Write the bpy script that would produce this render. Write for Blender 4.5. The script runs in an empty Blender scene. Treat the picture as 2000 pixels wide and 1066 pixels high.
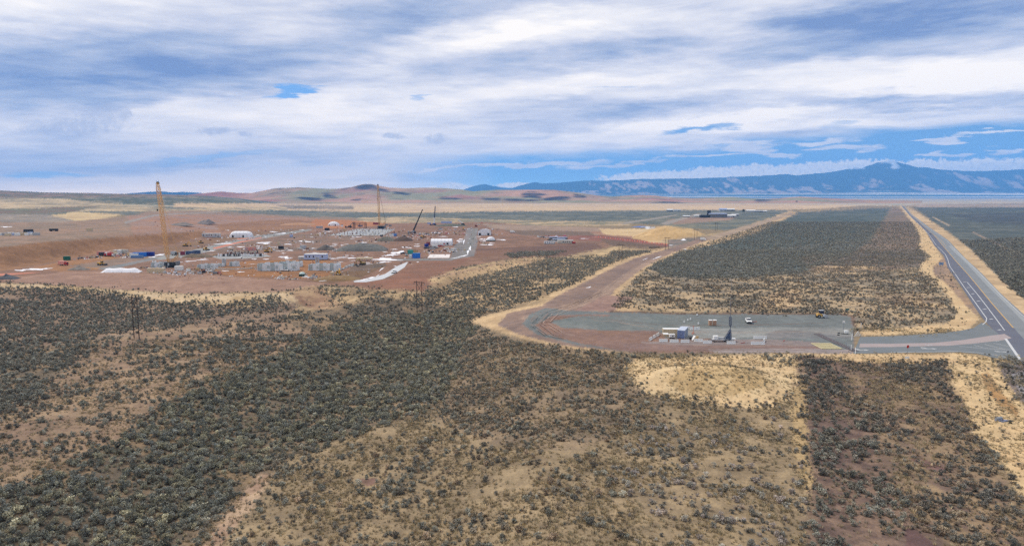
import bpy, math, random
import numpy as np
from mathutils import Vector

random.seed(7)
RNG = np.random.default_rng(11)
SC = bpy.context.scene
COL = SC.collection
PI = math.pi

# ------------------------------------------------------------------ camera
CAMH, FPX, YH = 50.0, 1300.0, 383.0           # eye height (m), focal length and horizon row for a 2000 px wide picture
PITCH = math.atan((533.0 - YH) / FPX)
cam_d = bpy.data.cameras.new("camera")
cam = bpy.data.objects.new("camera", cam_d)
COL.objects.link(cam)
cam.location = (0, 0, CAMH)
cam.rotation_euler = (PI / 2 - PITCH, 0, 0)
cam_d.sensor_width = 36.0
cam_d.lens = 36.0 * FPX / 2000.0
cam_d.clip_start = 1.0
cam_d.clip_end = 200000.0
SC.camera = cam

# ------------------------------------------------------------------ exposure
SC.view_settings.view_transform = 'Standard'
SC.view_settings.look = 'None'
SC.view_settings.exposure = 0.0
SC.view_settings.gamma = 1.0
SC.view_settings.use_curve_mapping = False
SC.render.engine = 'CYCLES'
SC.cycles.use_denoising = False
SC.cycles.max_bounces = 5
SC.cycles.diffuse_bounces = 2
SC.cycles.glossy_bounces = 2
SC.cycles.volume_bounces = 1
SC.cycles.sample_clamp_indirect = 4.0

# ------------------------------------------------------------------ sun
SUN_EL, SUN_AZ = math.radians(52), math.radians(-62)     # azimuth from +Y (view axis), negative = left
sun_d = bpy.data.lights.new("sun", 'SUN')
sun_d.energy = 2.8
sun_d.angle = math.radians(4)
sun_d.color = (1.0, 0.94, 0.86)
sun = bpy.data.objects.new("sun", sun_d)
COL.objects.link(sun)
sd = Vector((math.sin(SUN_AZ) * math.cos(SUN_EL), math.cos(SUN_AZ) * math.cos(SUN_EL), math.sin(SUN_EL)))
sun.rotation_euler = sd.to_track_quat('Z', 'Y').to_euler()
sun.location = (-200, 100, 400)

# ------------------------------------------------------------------ world: sky with a broken cloud deck
world = bpy.data.worlds.new("World")
SC.world = world
world.use_nodes = True
NT = world.node_tree
NT.nodes.clear()


class G:
    """little node helper"""

    def __init__(s, nt):
        s.nt = nt

    def n(s, typ, **kw):
        nd = s.nt.nodes.new(typ)
        for k, v in kw.items():
            setattr(nd, k, v)
        return nd

    def link(s, a, b):
        s.nt.links.new(a, b)

    def put(s, sock, v):
        if isinstance(v, (int, float)):
            sock.default_value = v
        elif isinstance(v, (tuple, list)):
            sock.default_value = v
        else:
            s.link(v, sock)

    def math(s, op, a, b=0.0, c=None, clamp=False):
        nd = s.n('ShaderNodeMath', operation=op)
        nd.use_clamp = clamp
        s.put(nd.inputs[0], a)
        s.put(nd.inputs[1], b)
        if c is not None:
            s.put(nd.inputs[2], c)
        return nd.outputs[0]

    def vec(s, x, y, z=0.0):
        nd = s.n('ShaderNodeCombineXYZ')
        s.put(nd.inputs[0], x)
        s.put(nd.inputs[1], y)
        s.put(nd.inputs[2], z)
        return nd.outputs[0]

    def noise(s, v, scale, detail=4, rough=0.55, dist=0.0, lac=2.0):
        nd = s.n('ShaderNodeTexNoise')
        s.put(nd.inputs['Vector'], v)
        nd.inputs['Scale'].default_value = scale
        nd.inputs['Detail'].default_value = detail
        nd.inputs['Roughness'].default_value = rough
        nd.inputs['Lacunarity'].default_value = lac
        nd.inputs['Distortion'].default_value = dist
        return nd.outputs[0]

    def ramp(s, f, stops, interp='LINEAR'):
        nd = s.n('ShaderNodeValToRGB')
        cr = nd.color_ramp
        cr.interpolation = interp
        while len(cr.elements) < len(stops):
            cr.elements.new(0.5)
        for e, (p, c) in zip(cr.elements, stops):
            e.position = p
            e.color = (c[0], c[1], c[2], 1) if isinstance(c, (tuple, list)) else (c, c, c, 1)
        s.put(nd.inputs[0], f)
        return nd.outputs[0]

    def mix(s, f, a, b, mode='MIX'):
        nd = s.n('ShaderNodeMix', data_type='RGBA', blend_type=mode)
        nd.clamp_factor = True
        s.put(nd.inputs[0], f)
        for sock, v in ((nd.inputs[6], a), (nd.inputs[7], b)):
            if isinstance(v, (tuple, list)):
                sock.default_value = (v[0], v[1], v[2], 1)
            else:
                s.link(v, sock)
        return nd.outputs[2]


def pix_dir(px, py):
    xr, yr = (px - 1000) / FPX, -(py - 533) / FPX
    return Vector((xr, math.cos(PITCH) + yr * math.sin(PITCH), -math.sin(PITCH) + yr * math.cos(PITCH))).normalized()


def pix_azel(px, py):
    d = pix_dir(px, py)
    return math.degrees(math.atan2(d.x, d.y)), math.degrees(math.asin(d.z))


g = G(NT)
tc = g.n('ShaderNodeTexCoord')
sep = g.n('ShaderNodeSeparateXYZ')
g.link(tc.outputs['Generated'], sep.inputs[0])
dx, dy, dz = sep.outputs
AZ = g.math('MULTIPLY', g.math('ARCTAN2', dx, dy), 180 / PI)
EL = g.math('MULTIPLY', g.math('ARCSINE', dz), 180 / PI)
azel = g.vec(AZ, EL)
# cloud layer coordinates: the direction cut with a level deck overhead
den = g.math('ADD', g.math('MAXIMUM', dz, 0.0), 0.09)
cxn, cyn = g.math('DIVIDE', dx, den), g.math('DIVIDE', dy, den)
deck = g.vec(cxn, cyn)
mp = g.n('ShaderNodeMapping')
mp.inputs['Rotation'].default_value = (0, 0, math.radians(24))
mp.inputs['Scale'].default_value = (0.45, 1.0, 1.0)
g.link(deck, mp.inputs[0])
strk = mp.outputs[0]
# the same streaks seen as bearing/height, for the bands low over the horizon
mp2 = g.n('ShaderNodeMapping')
mp2.inputs['Rotation'].default_value = (0, 0, math.radians(-7))
mp2.inputs['Scale'].default_value = (0.055, 0.30, 1.0)
g.link(azel, mp2.inputs[0])
low = mp2.outputs[0]
N1 = g.noise(strk, 1.25, 6, 0.60, 0.4)
N2 = g.noise(low, 1.3, 6, 0.62, 0.7)
N3 = g.noise(low, 4.5, 4, 0.6, 0.3)
puff = g.noise(azel, 0.55, 6, 0.6, 0.0)

wn = g.n('ShaderNodeTexNoise')
g.link(low, wn.inputs['Vector'])
wn.inputs['Scale'].default_value = 3.2
wn.inputs['Detail'].default_value = 5
wn.inputs['Roughness'].default_value = 0.62
wv = g.n('ShaderNodeVectorMath', operation='MULTIPLY_ADD')
g.link(wn.outputs['Color'], wv.inputs[0])
wv.inputs[1].default_value = (9.0, 2.2, 0)
wv.inputs[2].default_value = (-4.5, -1.1, 0)
wv2 = g.n('ShaderNodeVectorMath', operation='ADD')
g.link(azel, wv2.inputs[0])
g.link(wv.outputs[0], wv2.inputs[1])
azel_w = wv2.outputs[0]


def blob(px, py, rx, ry, rot=0.0, warp=True):
    """a soft ellipse on the sky: centre and radii given as in the photograph (2000 px wide)"""
    a, e = pix_azel(px, py)
    m = g.n('ShaderNodeMapping', vector_type='TEXTURE')
    m.inputs['Location'].default_value = (a, e, 0)
    m.inputs['Rotation'].default_value = (0, 0, math.radians(rot))
    k = 57.3 / FPX
    m.inputs['Scale'].default_value = (rx * k, ry * k, 1)
    g.link(azel_w if warp else azel, m.inputs[0])
    gr = g.n('ShaderNodeTexGradient', gradient_type='SPHERICAL')
    g.link(m.outputs[0], gr.inputs[0])
    return g.math('SMOOTH_MIN', g.math('MULTIPLY', gr.outputs[1], 1.6), 1.0, 0.4)


S = g.math('ADD', 0.65, g.math('MULTIPLY', g.math('SUBTRACT', N1, 0.5), 0.60))
S = g.math('ADD', S, g.math('MULTIPLY', g.math('SUBTRACT', N2, 0.5), 0.85))
S = g.math('ADD', S, g.math('MULTIPLY', g.math('SUBTRACT', N3, 0.5), 0.42))
N4 = g.noise(strk, 5.0, 6, 0.62, 0.3)
S = g.math('ADD', S, g.math('MULTIPLY', g.math('SUBTRACT', N4, 0.5), 0.34))
DARK = [(60, 110, 420, 85, 8, -.30), (60, 160, 260, 70, 10, -.20), (420, 140, 330, 45, 12, -.32), (250, 40, 300, 60, 10, -.14),
        (560, 150, 170, 40, 8, -.22), (900, 20, 330, 50, 8, -.32), (1010, 120, 330, 45, 8, -.30), (700, 60, 300, 70, 8, -.12),
        (1680, 40, 480, 66, -2, -.30), (1900, 10, 300, 48, 0, -.36), (1545, 42, 110, 26, -3, -.24), (1250, 100, 160, 22, 5, -.15),
        (1700, 90, 260, 30, -4, -.18), (1450, 120, 260, 25, 4, -.22), (1850, 195, 280, 16, -3, -.38), (1720, 212, 170, 9, 2, -.28),
        (1300, 205, 210, 18, 6, -.28), (1530, 262, 110, 14, 6, -.30), (1010, 225, 330, 35, 6, -.18), (450, 300, 330, 24, 9, -.16),
        (80, 345, 300, 18, 6, -.16), (60, 285, 200, 22, 14, -.12), (1080, 250, 160, 20, 4, -.12), (1450, 200, 180, 12, 4, -.12)]
LITE = [(250, 352, 520, 26, 3, .30), (100, 30, 300, 60, 8, .15), (700, 335, 300, 26, 5, .15), (30, 20, 260, 60, 8, .22), (960, 55, 160, 38, 8, .30), (1110, 60, 240, 40, 8, .22), (800, 190, 480, 40, 7, .16), (660, 250, 420, 45, 6, .22),
        (1250, 150, 380, 22, 6, .22), (1800, 145, 380, 36, -3, .36), (1900, 160, 160, 35, -3, .25), (1520, 225, 420, 14, 2, .26),
        (1250, 260, 380, 22, 5, .20), (1400, 40, 220, 30, 5, .20), (620, 330, 320, 30, 8, .16), (300, 230, 200, 35, 9, .10), (1600, 245, 380, 10, 0, .2)]
for b in DARK + LITE:
    S = g.math('ADD', S, g.math('MULTIPLY', blob(*b[:5]), b[5]))
# small dark scud clouds
scud = None
for b in [(200, 222, 62, 28, 8), (150, 248, 110, 22, 6), (238, 222, 26, 22, 0), (420, 256, 46, 11, 6), (480, 262, 22, 8, 0),
          (852, 271, 38, 15, 4), (768, 266, 40, 9, -4), (1333, 302, 26, 9, 8)]:
    v = blob(*b, warp=False)
    scud = v if scud is None else g.math('MAXIMUM', scud, v)
pn = g.noise(azel, 1.9, 6, 0.68)
scud = g.math('MULTIPLY', g.math('SUBTRACT', g.math('ADD', scud, g.math('MULTIPLY', pn, 2.0)), 1.42), 1.6, clamp=True)
cloud_col = g.ramp(S, [(0.0, (.19, .27, .52)), (.26, (.40, .47, .66)), (.50, (.62, .65, .78)), (.74, (.85, .85, .90)), (1.0, (1.08, 1.04, 1.0))])
cloud_col = g.mix(g.math('MULTIPLY', scud, 0.62), cloud_col, (.43, .48, .66))
# sky colour gains brightness and warmth towards the horizon to offset the haze
hz = g.math('DIVIDE', 1.0, g.math('ADD', g.math('MAXIMUM', dz, 0.0), 0.012))
haze_gain = g.vec(g.math('MULTIPLY_ADD', hz, .043, 1.0), g.math('MULTIPLY_ADD', hz, .029, 1.0), g.math('MULTIPLY_ADD', hz, .012, 1.0))
cloud_col = g.mix(1.0, cloud_col, haze_gain, 'MULTIPLY')
# gaps of clear sky: a strip low in front, wider to the right, and some holes
top_e = g.math('ADD', 3.15, g.math('MULTIPLY', g.math('ADD', AZ, 8.0), 0.048))
edge = g.math('ADD', g.math('SUBTRACT', top_e, EL), g.math('ADD', g.math('MULTIPLY', g.math('SUBTRACT', N2, 0.5), 3.0), g.math('MULTIPLY', g.math('SUBTRACT', N3, 0.5), 1.4)))
strip = g.math('MULTIPLY', g.math('ADD', edge, 0.30), 1.05, clamp=True)
azm = g.math('MULTIPLY', g.math('ADD', AZ, 11.0), 0.10, clamp=True)
gap = g.math('MULTIPLY', strip, azm)
for b in [(562, 180, 58, 11, 4, 1.1), (1372, 252, 80, 8, 6, .8), (598, 176, 30, 7, 4, .7), (800, 190, 40, 6, 4, .5), (1640, 243, 60, 6, 0, .5), (1420, 245, 40, 7, 0, .7),
          (1200, 168, 60, 5, 0, .35), (420, 305, 150, 9, 8, .5), (90, 342, 90, 8, 4, .6)]:
    w = g.math('MULTIPLY', g.math('SUBTRACT', g.math('MULTIPLY', blob(*b[:5]), b[5]), g.math('MULTIPLY', N3, 0.35)), 1.5, clamp=True)
    gap = g.math('MAXIMUM', gap, w)
# thin lens and streak clouds inside the strip
lens = None
for b in [(1000, 322, 190, 7, 3), (900, 327, 150, 5, 3), (1120, 316, 110, 7, 3), (1200, 320, 130, 5, 3), (1590, 282, 62, 6, 0), (1645, 292, 58, 7, 0),
          (1850, 272, 46, 5, 0), (1915, 263, 50, 4, 0), (1470, 290, 42, 13, 0), (1390, 283, 120, 9, 1), (1380, 304, 120, 5, 2), (1500, 300, 70, 4, 0),
          (1980, 291, 42, 7, 0), (1855, 297, 30, 5, 0), (1990, 307, 26, 4, 0), (640, 362, 150, 9, 2), (880, 364, 40, 11, 0)]:
    v = blob(*b)
    lens = v if lens is None else g.math('MAXIMUM', lens, v)
lens = g.math('MULTIPLY', g.math('SUBTRACT', g.math('ADD', lens, g.math('MULTIPLY', N3, 0.7)), 0.62), 1.8, clamp=True)
gap = g.math('MULTIPLY', gap, g.math('SUBTRACT', 1.0, g.math('MULTIPLY', lens, 0.9)))
# bank of cumulus standing behind the mountain crest
ridge = None
for b in [(1300, 346, 170, 17, 1), (1440, 339, 120, 20, 2), (1380, 340, 60, 20, 0), (1560, 334, 150, 20, 4), (1480, 336, 70, 22, 0), (1650, 326, 70, 16, 6), (1722, 322, 44, 13, 0),
          (1840, 330, 110, 22, 0), (1800, 322, 46, 14, 0), (1960, 328, 110, 20, 0), (1920, 322, 50, 16, 0), (2080, 330, 120, 20, 0), (2250, 330, 160, 18, 0), (1240, 347, 60, 12, 0), (885, 366, 50, 12, 0), (1010, 362, 60, 8, 0)]:
    v = blob(*b, warp=False)
    ridge = v if ridge is None else g.math('MAXIMUM', ridge, v)
pn2 = g.noise(azel, 2.6, 7, 0.62)
ridge = g.math('MULTIPLY', g.math('SUBTRACT', g.math('ADD', g.math('MULTIPLY', ridge, 1.15), g.math('MULTIPLY', pn2, 2.0)), 1.42), 2.6, clamp=True)
shade = g.math('ADD', 0.72, g.math('MULTIPLY', g.math('SUBTRACT', g.noise(azel, 3.4, 5, 0.62), 0.42), 2.6), clamp=True)
cum_col = g.mix(shade, (.85, .85, .9), (1.7, 1.45, 1.15))
skyt = g.n('ShaderNodeTexSky', sky_type='NISHITA')
skyt.sun_disc = False
skyt.sun_elevation = SUN_EL
skyt.sun_rotation = SUN_AZ
g.link(g.vec(dx, dy, g.math('ADD', dz, 0.24)), skyt.inputs[0])
skyt.altitude = 1400
skyt.air_density = 1.3
skyt.dust_density = 0.3
skyt.ozone_density = 3.0
bg_sky = g.n('ShaderNodeBackground')
g.link(g.mix(1.0, skyt.outputs[0], g.mix(1.0, haze_gain, (.62, .82, .98), 'MULTIPLY'), 'MULTIPLY'), bg_sky.inputs[0])
bg_sky.inputs[1].default_value = 0.15
bg_cl = g.n('ShaderNodeBackground')
g.link(g.mix(ridge, cloud_col, cum_col), bg_cl.inputs[0])
bg_cl.inputs[1].default_value = 1.0
mixs = g.n('ShaderNodeMixShader')
keep = g.math('MULTIPLY', gap, g.math('SUBTRACT', 1.0, ridge))
g.link(keep, mixs.inputs[0])
g.link(bg_cl.outputs[0], mixs.inputs[1])
g.link(bg_sky.outputs[0], mixs.inputs[2])
out = g.n('ShaderNodeOutputWorld')
g.link(mixs.outputs[0], out.inputs[0])
world.cycles.sampling_method = 'MANUAL'
world.cycles.sample_map_resolution = 512

# ------------------------------------------------------------------ numbers: noise, projection, terrain height
def _hash(ix, iy, seed):
    h = (ix.astype(np.int64) * 374761393 + iy.astype(np.int64) * 668265263 + seed * 1442695041) & 0xFFFFFFFF
    h = ((h ^ (h >> 13)) * 1274126177) & 0xFFFFFFFF
    return ((h ^ (h >> 16)) & 0xFFFF) / 65535.0


def vnoise(x, y, seed=0):
    x0, y0 = np.floor(x), np.floor(y)
    fx, fy = x - x0, y - y0
    fx, fy = fx * fx * (3 - 2 * fx), fy * fy * (3 - 2 * fy)
    a, b = _hash(x0, y0, seed), _hash(x0 + 1, y0, seed)
    c, d = _hash(x0, y0 + 1, seed), _hash(x0 + 1, y0 + 1, seed)
    return (a * (1 - fx) + b * fx) * (1 - fy) + (c * (1 - fx) + d * fx) * fy


def fbm(x, y, octv=4, seed=0, gain=0.5):
    s, amp, tot = 0.0, 1.0, 0.0
    for o in range(octv):
        s = s + amp * vnoise(x * 2 ** o + 17.3 * o, y * 2 ** o - 9.1 * o, seed + o)
        tot += amp
        amp *= gain
    return s / tot


def sstep(a, b, x):
    t = np.clip((x - a) / (b - a), 0, 1)
    return t * t * (3 - 2 * t)


CP, SP = math.cos(PITCH), math.sin(PITCH)


def flat_pt(px, py):
    """where the sight line through a point of the photograph meets the level plain"""
    xr, yr = (np.asarray(px, float) - 1000) / FPX, -(np.asarray(py, float) - 533) / FPX
    t = -CAMH / (yr * CP - SP)
    return xr * t, (CP + yr * SP) * t


def project(x, y, z):
    zz = z - CAMH
    dep = y * CP - zz * SP
    return 1000 + FPX * x / dep, 533 - FPX * (y * SP + zz * CP) / dep


def tabled(pts):
    a = np.array(pts, float)
    return a[:, 0], a[:, 1]


def table_depth(pts):
    a = np.array(pts, float)
    x, y = flat_pt(a[:, 0], a[:, 1])
    return x / y, y            # slope -> depth


EDGE_K, EDGE_Y = table_depth([(-500, 548), (0, 552), (100, 556), (250, 566), (380, 574), (560, 569), (620, 556), (700, 562), (830, 566), (860, 545), (900, 526), (1000, 508), (1080, 504), (1200, 500)])
PIT_K, PIT_Y = table_depth([(-500, 560), (0, 528), (100, 511), (200, 492), (280, 483), (330, 478), (400, 466), (470, 452), (600, 446)])
VAL = [flat_pt(*p) for p in ((-250, 1150), (100, 1010), (300, 920), (520, 800), (700, 700), (850, 625), (1000, 570))]
HILLTAB = tabled([(-900, 100), (-300, 92), (0, 80), (60, 73), (120, 66), (200, 62), (300, 57), (400, 52), (470, 36), (560, 0)])


def height(x, y):
    x, y = np.asarray(x, float), np.asarray(y, float)
    yy = np.maximum(y, 20.0)
    k = x / yy
    pxf = 1000 + FPX * k * 0.9934
    z = np.zeros(np.broadcast(x, y).shape)
    # fall of the ground below the edge of the building site
    s = np.interp(k, EDGE_K, EDGE_Y) - y
    z = z - 4.5 * sstep(0, 45, s) * (1 - sstep(820, 1120, pxf))
    # the brushy gully
    best = np.full(z.shape, 1e9)
    for (ax, ay), (bx, by) in zip(VAL[:-1], VAL[1:]):
        ux, uy = bx - ax, by - ay
        t = np.clip(((x - ax) * ux + (y - ay) * uy) / (ux * ux + uy * uy), 0, 1)
        best = np.minimum(best, np.hypot(x - ax - t * ux, y - ay - t * uy))
    z = z - 4.0 * np.exp(-(best / 24.0) ** 2) * (1 - sstep(300, 420, y))
    # rough brush ground
    rough = (1 - sstep(330, 430, y)) * (1 - sstep(1180, 1500, pxf)) + (1 - sstep(170, 195, y)) * (1 - sstep(1650, 1800, pxf))
    rough = np.clip(rough, 0, 1) * sstep(4, 30, s) * (1 - sstep(205, 235, y) * sstep(1000, 1180, pxf))
    z = z + rough * (1.5 * (fbm(x / 32, y / 32, 3, 5) - 0.5) + 0.35 * (fbm(x / 5, y / 5, 2, 8) - 0.5))
    # grassed spoil mounds
    mx, my = flat_pt(1392, 748)
    z = z + 4.6 * np.exp(-(((x - mx) / 18) ** 2 + ((y - my) / 13) ** 2) ** 1.2)
    mx, my = flat_pt(1312, 463)
    z = z + 12.5 * np.exp(-(((x - mx) / 36) ** 2 + ((y - my) / 45) ** 2) ** 1.2)
    # cut slope behind the left of the site, natural ground above it
    s2 = y - np.interp(k, PIT_K, PIT_Y)
    lm = 1 - sstep(280, 490, pxf)
    wob = 14 * (fbm(x / 60, y / 60, 2, 31) - 0.5)
    z = z + 12.0 * sstep(0, 62, s2 + wob * sstep(0, 20, s2)) * lm
    z = z + lm * sstep(60, 200, s2) * (2.5 * (fbm(x / 90, y / 90, 3, 33) - 0.5) + 6 * (fbm(x / 420, y / 420, 3, 35) - 0.5) * sstep(200, 900, s2))
    # long rise of the plain to the left skyline
    hz = np.interp(pxf, *HILLTAB)
    und = 1 + 0.25 * (fbm(x / 700, y / 700, 4, 41) - 0.5) * sstep(900, 1500, y)
    z = z + np.maximum(hz - 10 * lm, 0) * sstep(1000, 3600, y) ** 0.9 * und * (1 - 0.6 * sstep(3900, 7000, y))
    return z


_GT = 40.0 * 1.006 ** np.arange(1150)
_GC = {}


def ground(px, py):
    """ground point seen at a pixel of the photograph: follow the sight line down to the terrain"""
    if (px, py) in _GC:
        return _GC[(px, py)].copy()
    d = pix_dir(px, py)
    ts = _GT
    for rnd in range(3):
        under = CAMH + d.z * ts < height(d.x * ts, d.y * ts)
        if not under.any():
            ts = None
            break
        i = max(int(np.argmax(under)), 1)
        t0, t1 = ts[i - 1], ts[i]
        ts = np.linspace(t0, t1, 40)
    if ts is None:
        x, y = flat_pt(px, py)
        r = Vector((float(x), float(y), 0.0))
    else:
        r = Vector((d.x * t1, d.y * t1, float(height(d.x * t1, d.y * t1))))
    _GC[(px, py)] = r
    return r.copy()


def inside(px, py, poly):
    r = np.zeros(px.shape, bool)
    a = np.array(poly, float)
    b = np.roll(a, -1, 0)
    for (x0, y0), (x1, y1) in zip(a, b):
        if y0 == y1:
            continue
        c = ((y0 > py) != (y1 > py))
        r ^= c & (px < (x1 - x0) * (py - y0) / (y1 - y0) + x0)
    return r


def lin(c):
    """colour read off the photograph (0-255) -> linear reflectance under this scene's daylight"""
    return tuple((((v / 255 + 0.055) / 1.055) ** 2.4 if v > 10 else v / 255 / 12.92) * w for v, w in zip(c, (0.94, 0.93, 0.92)))


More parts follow.
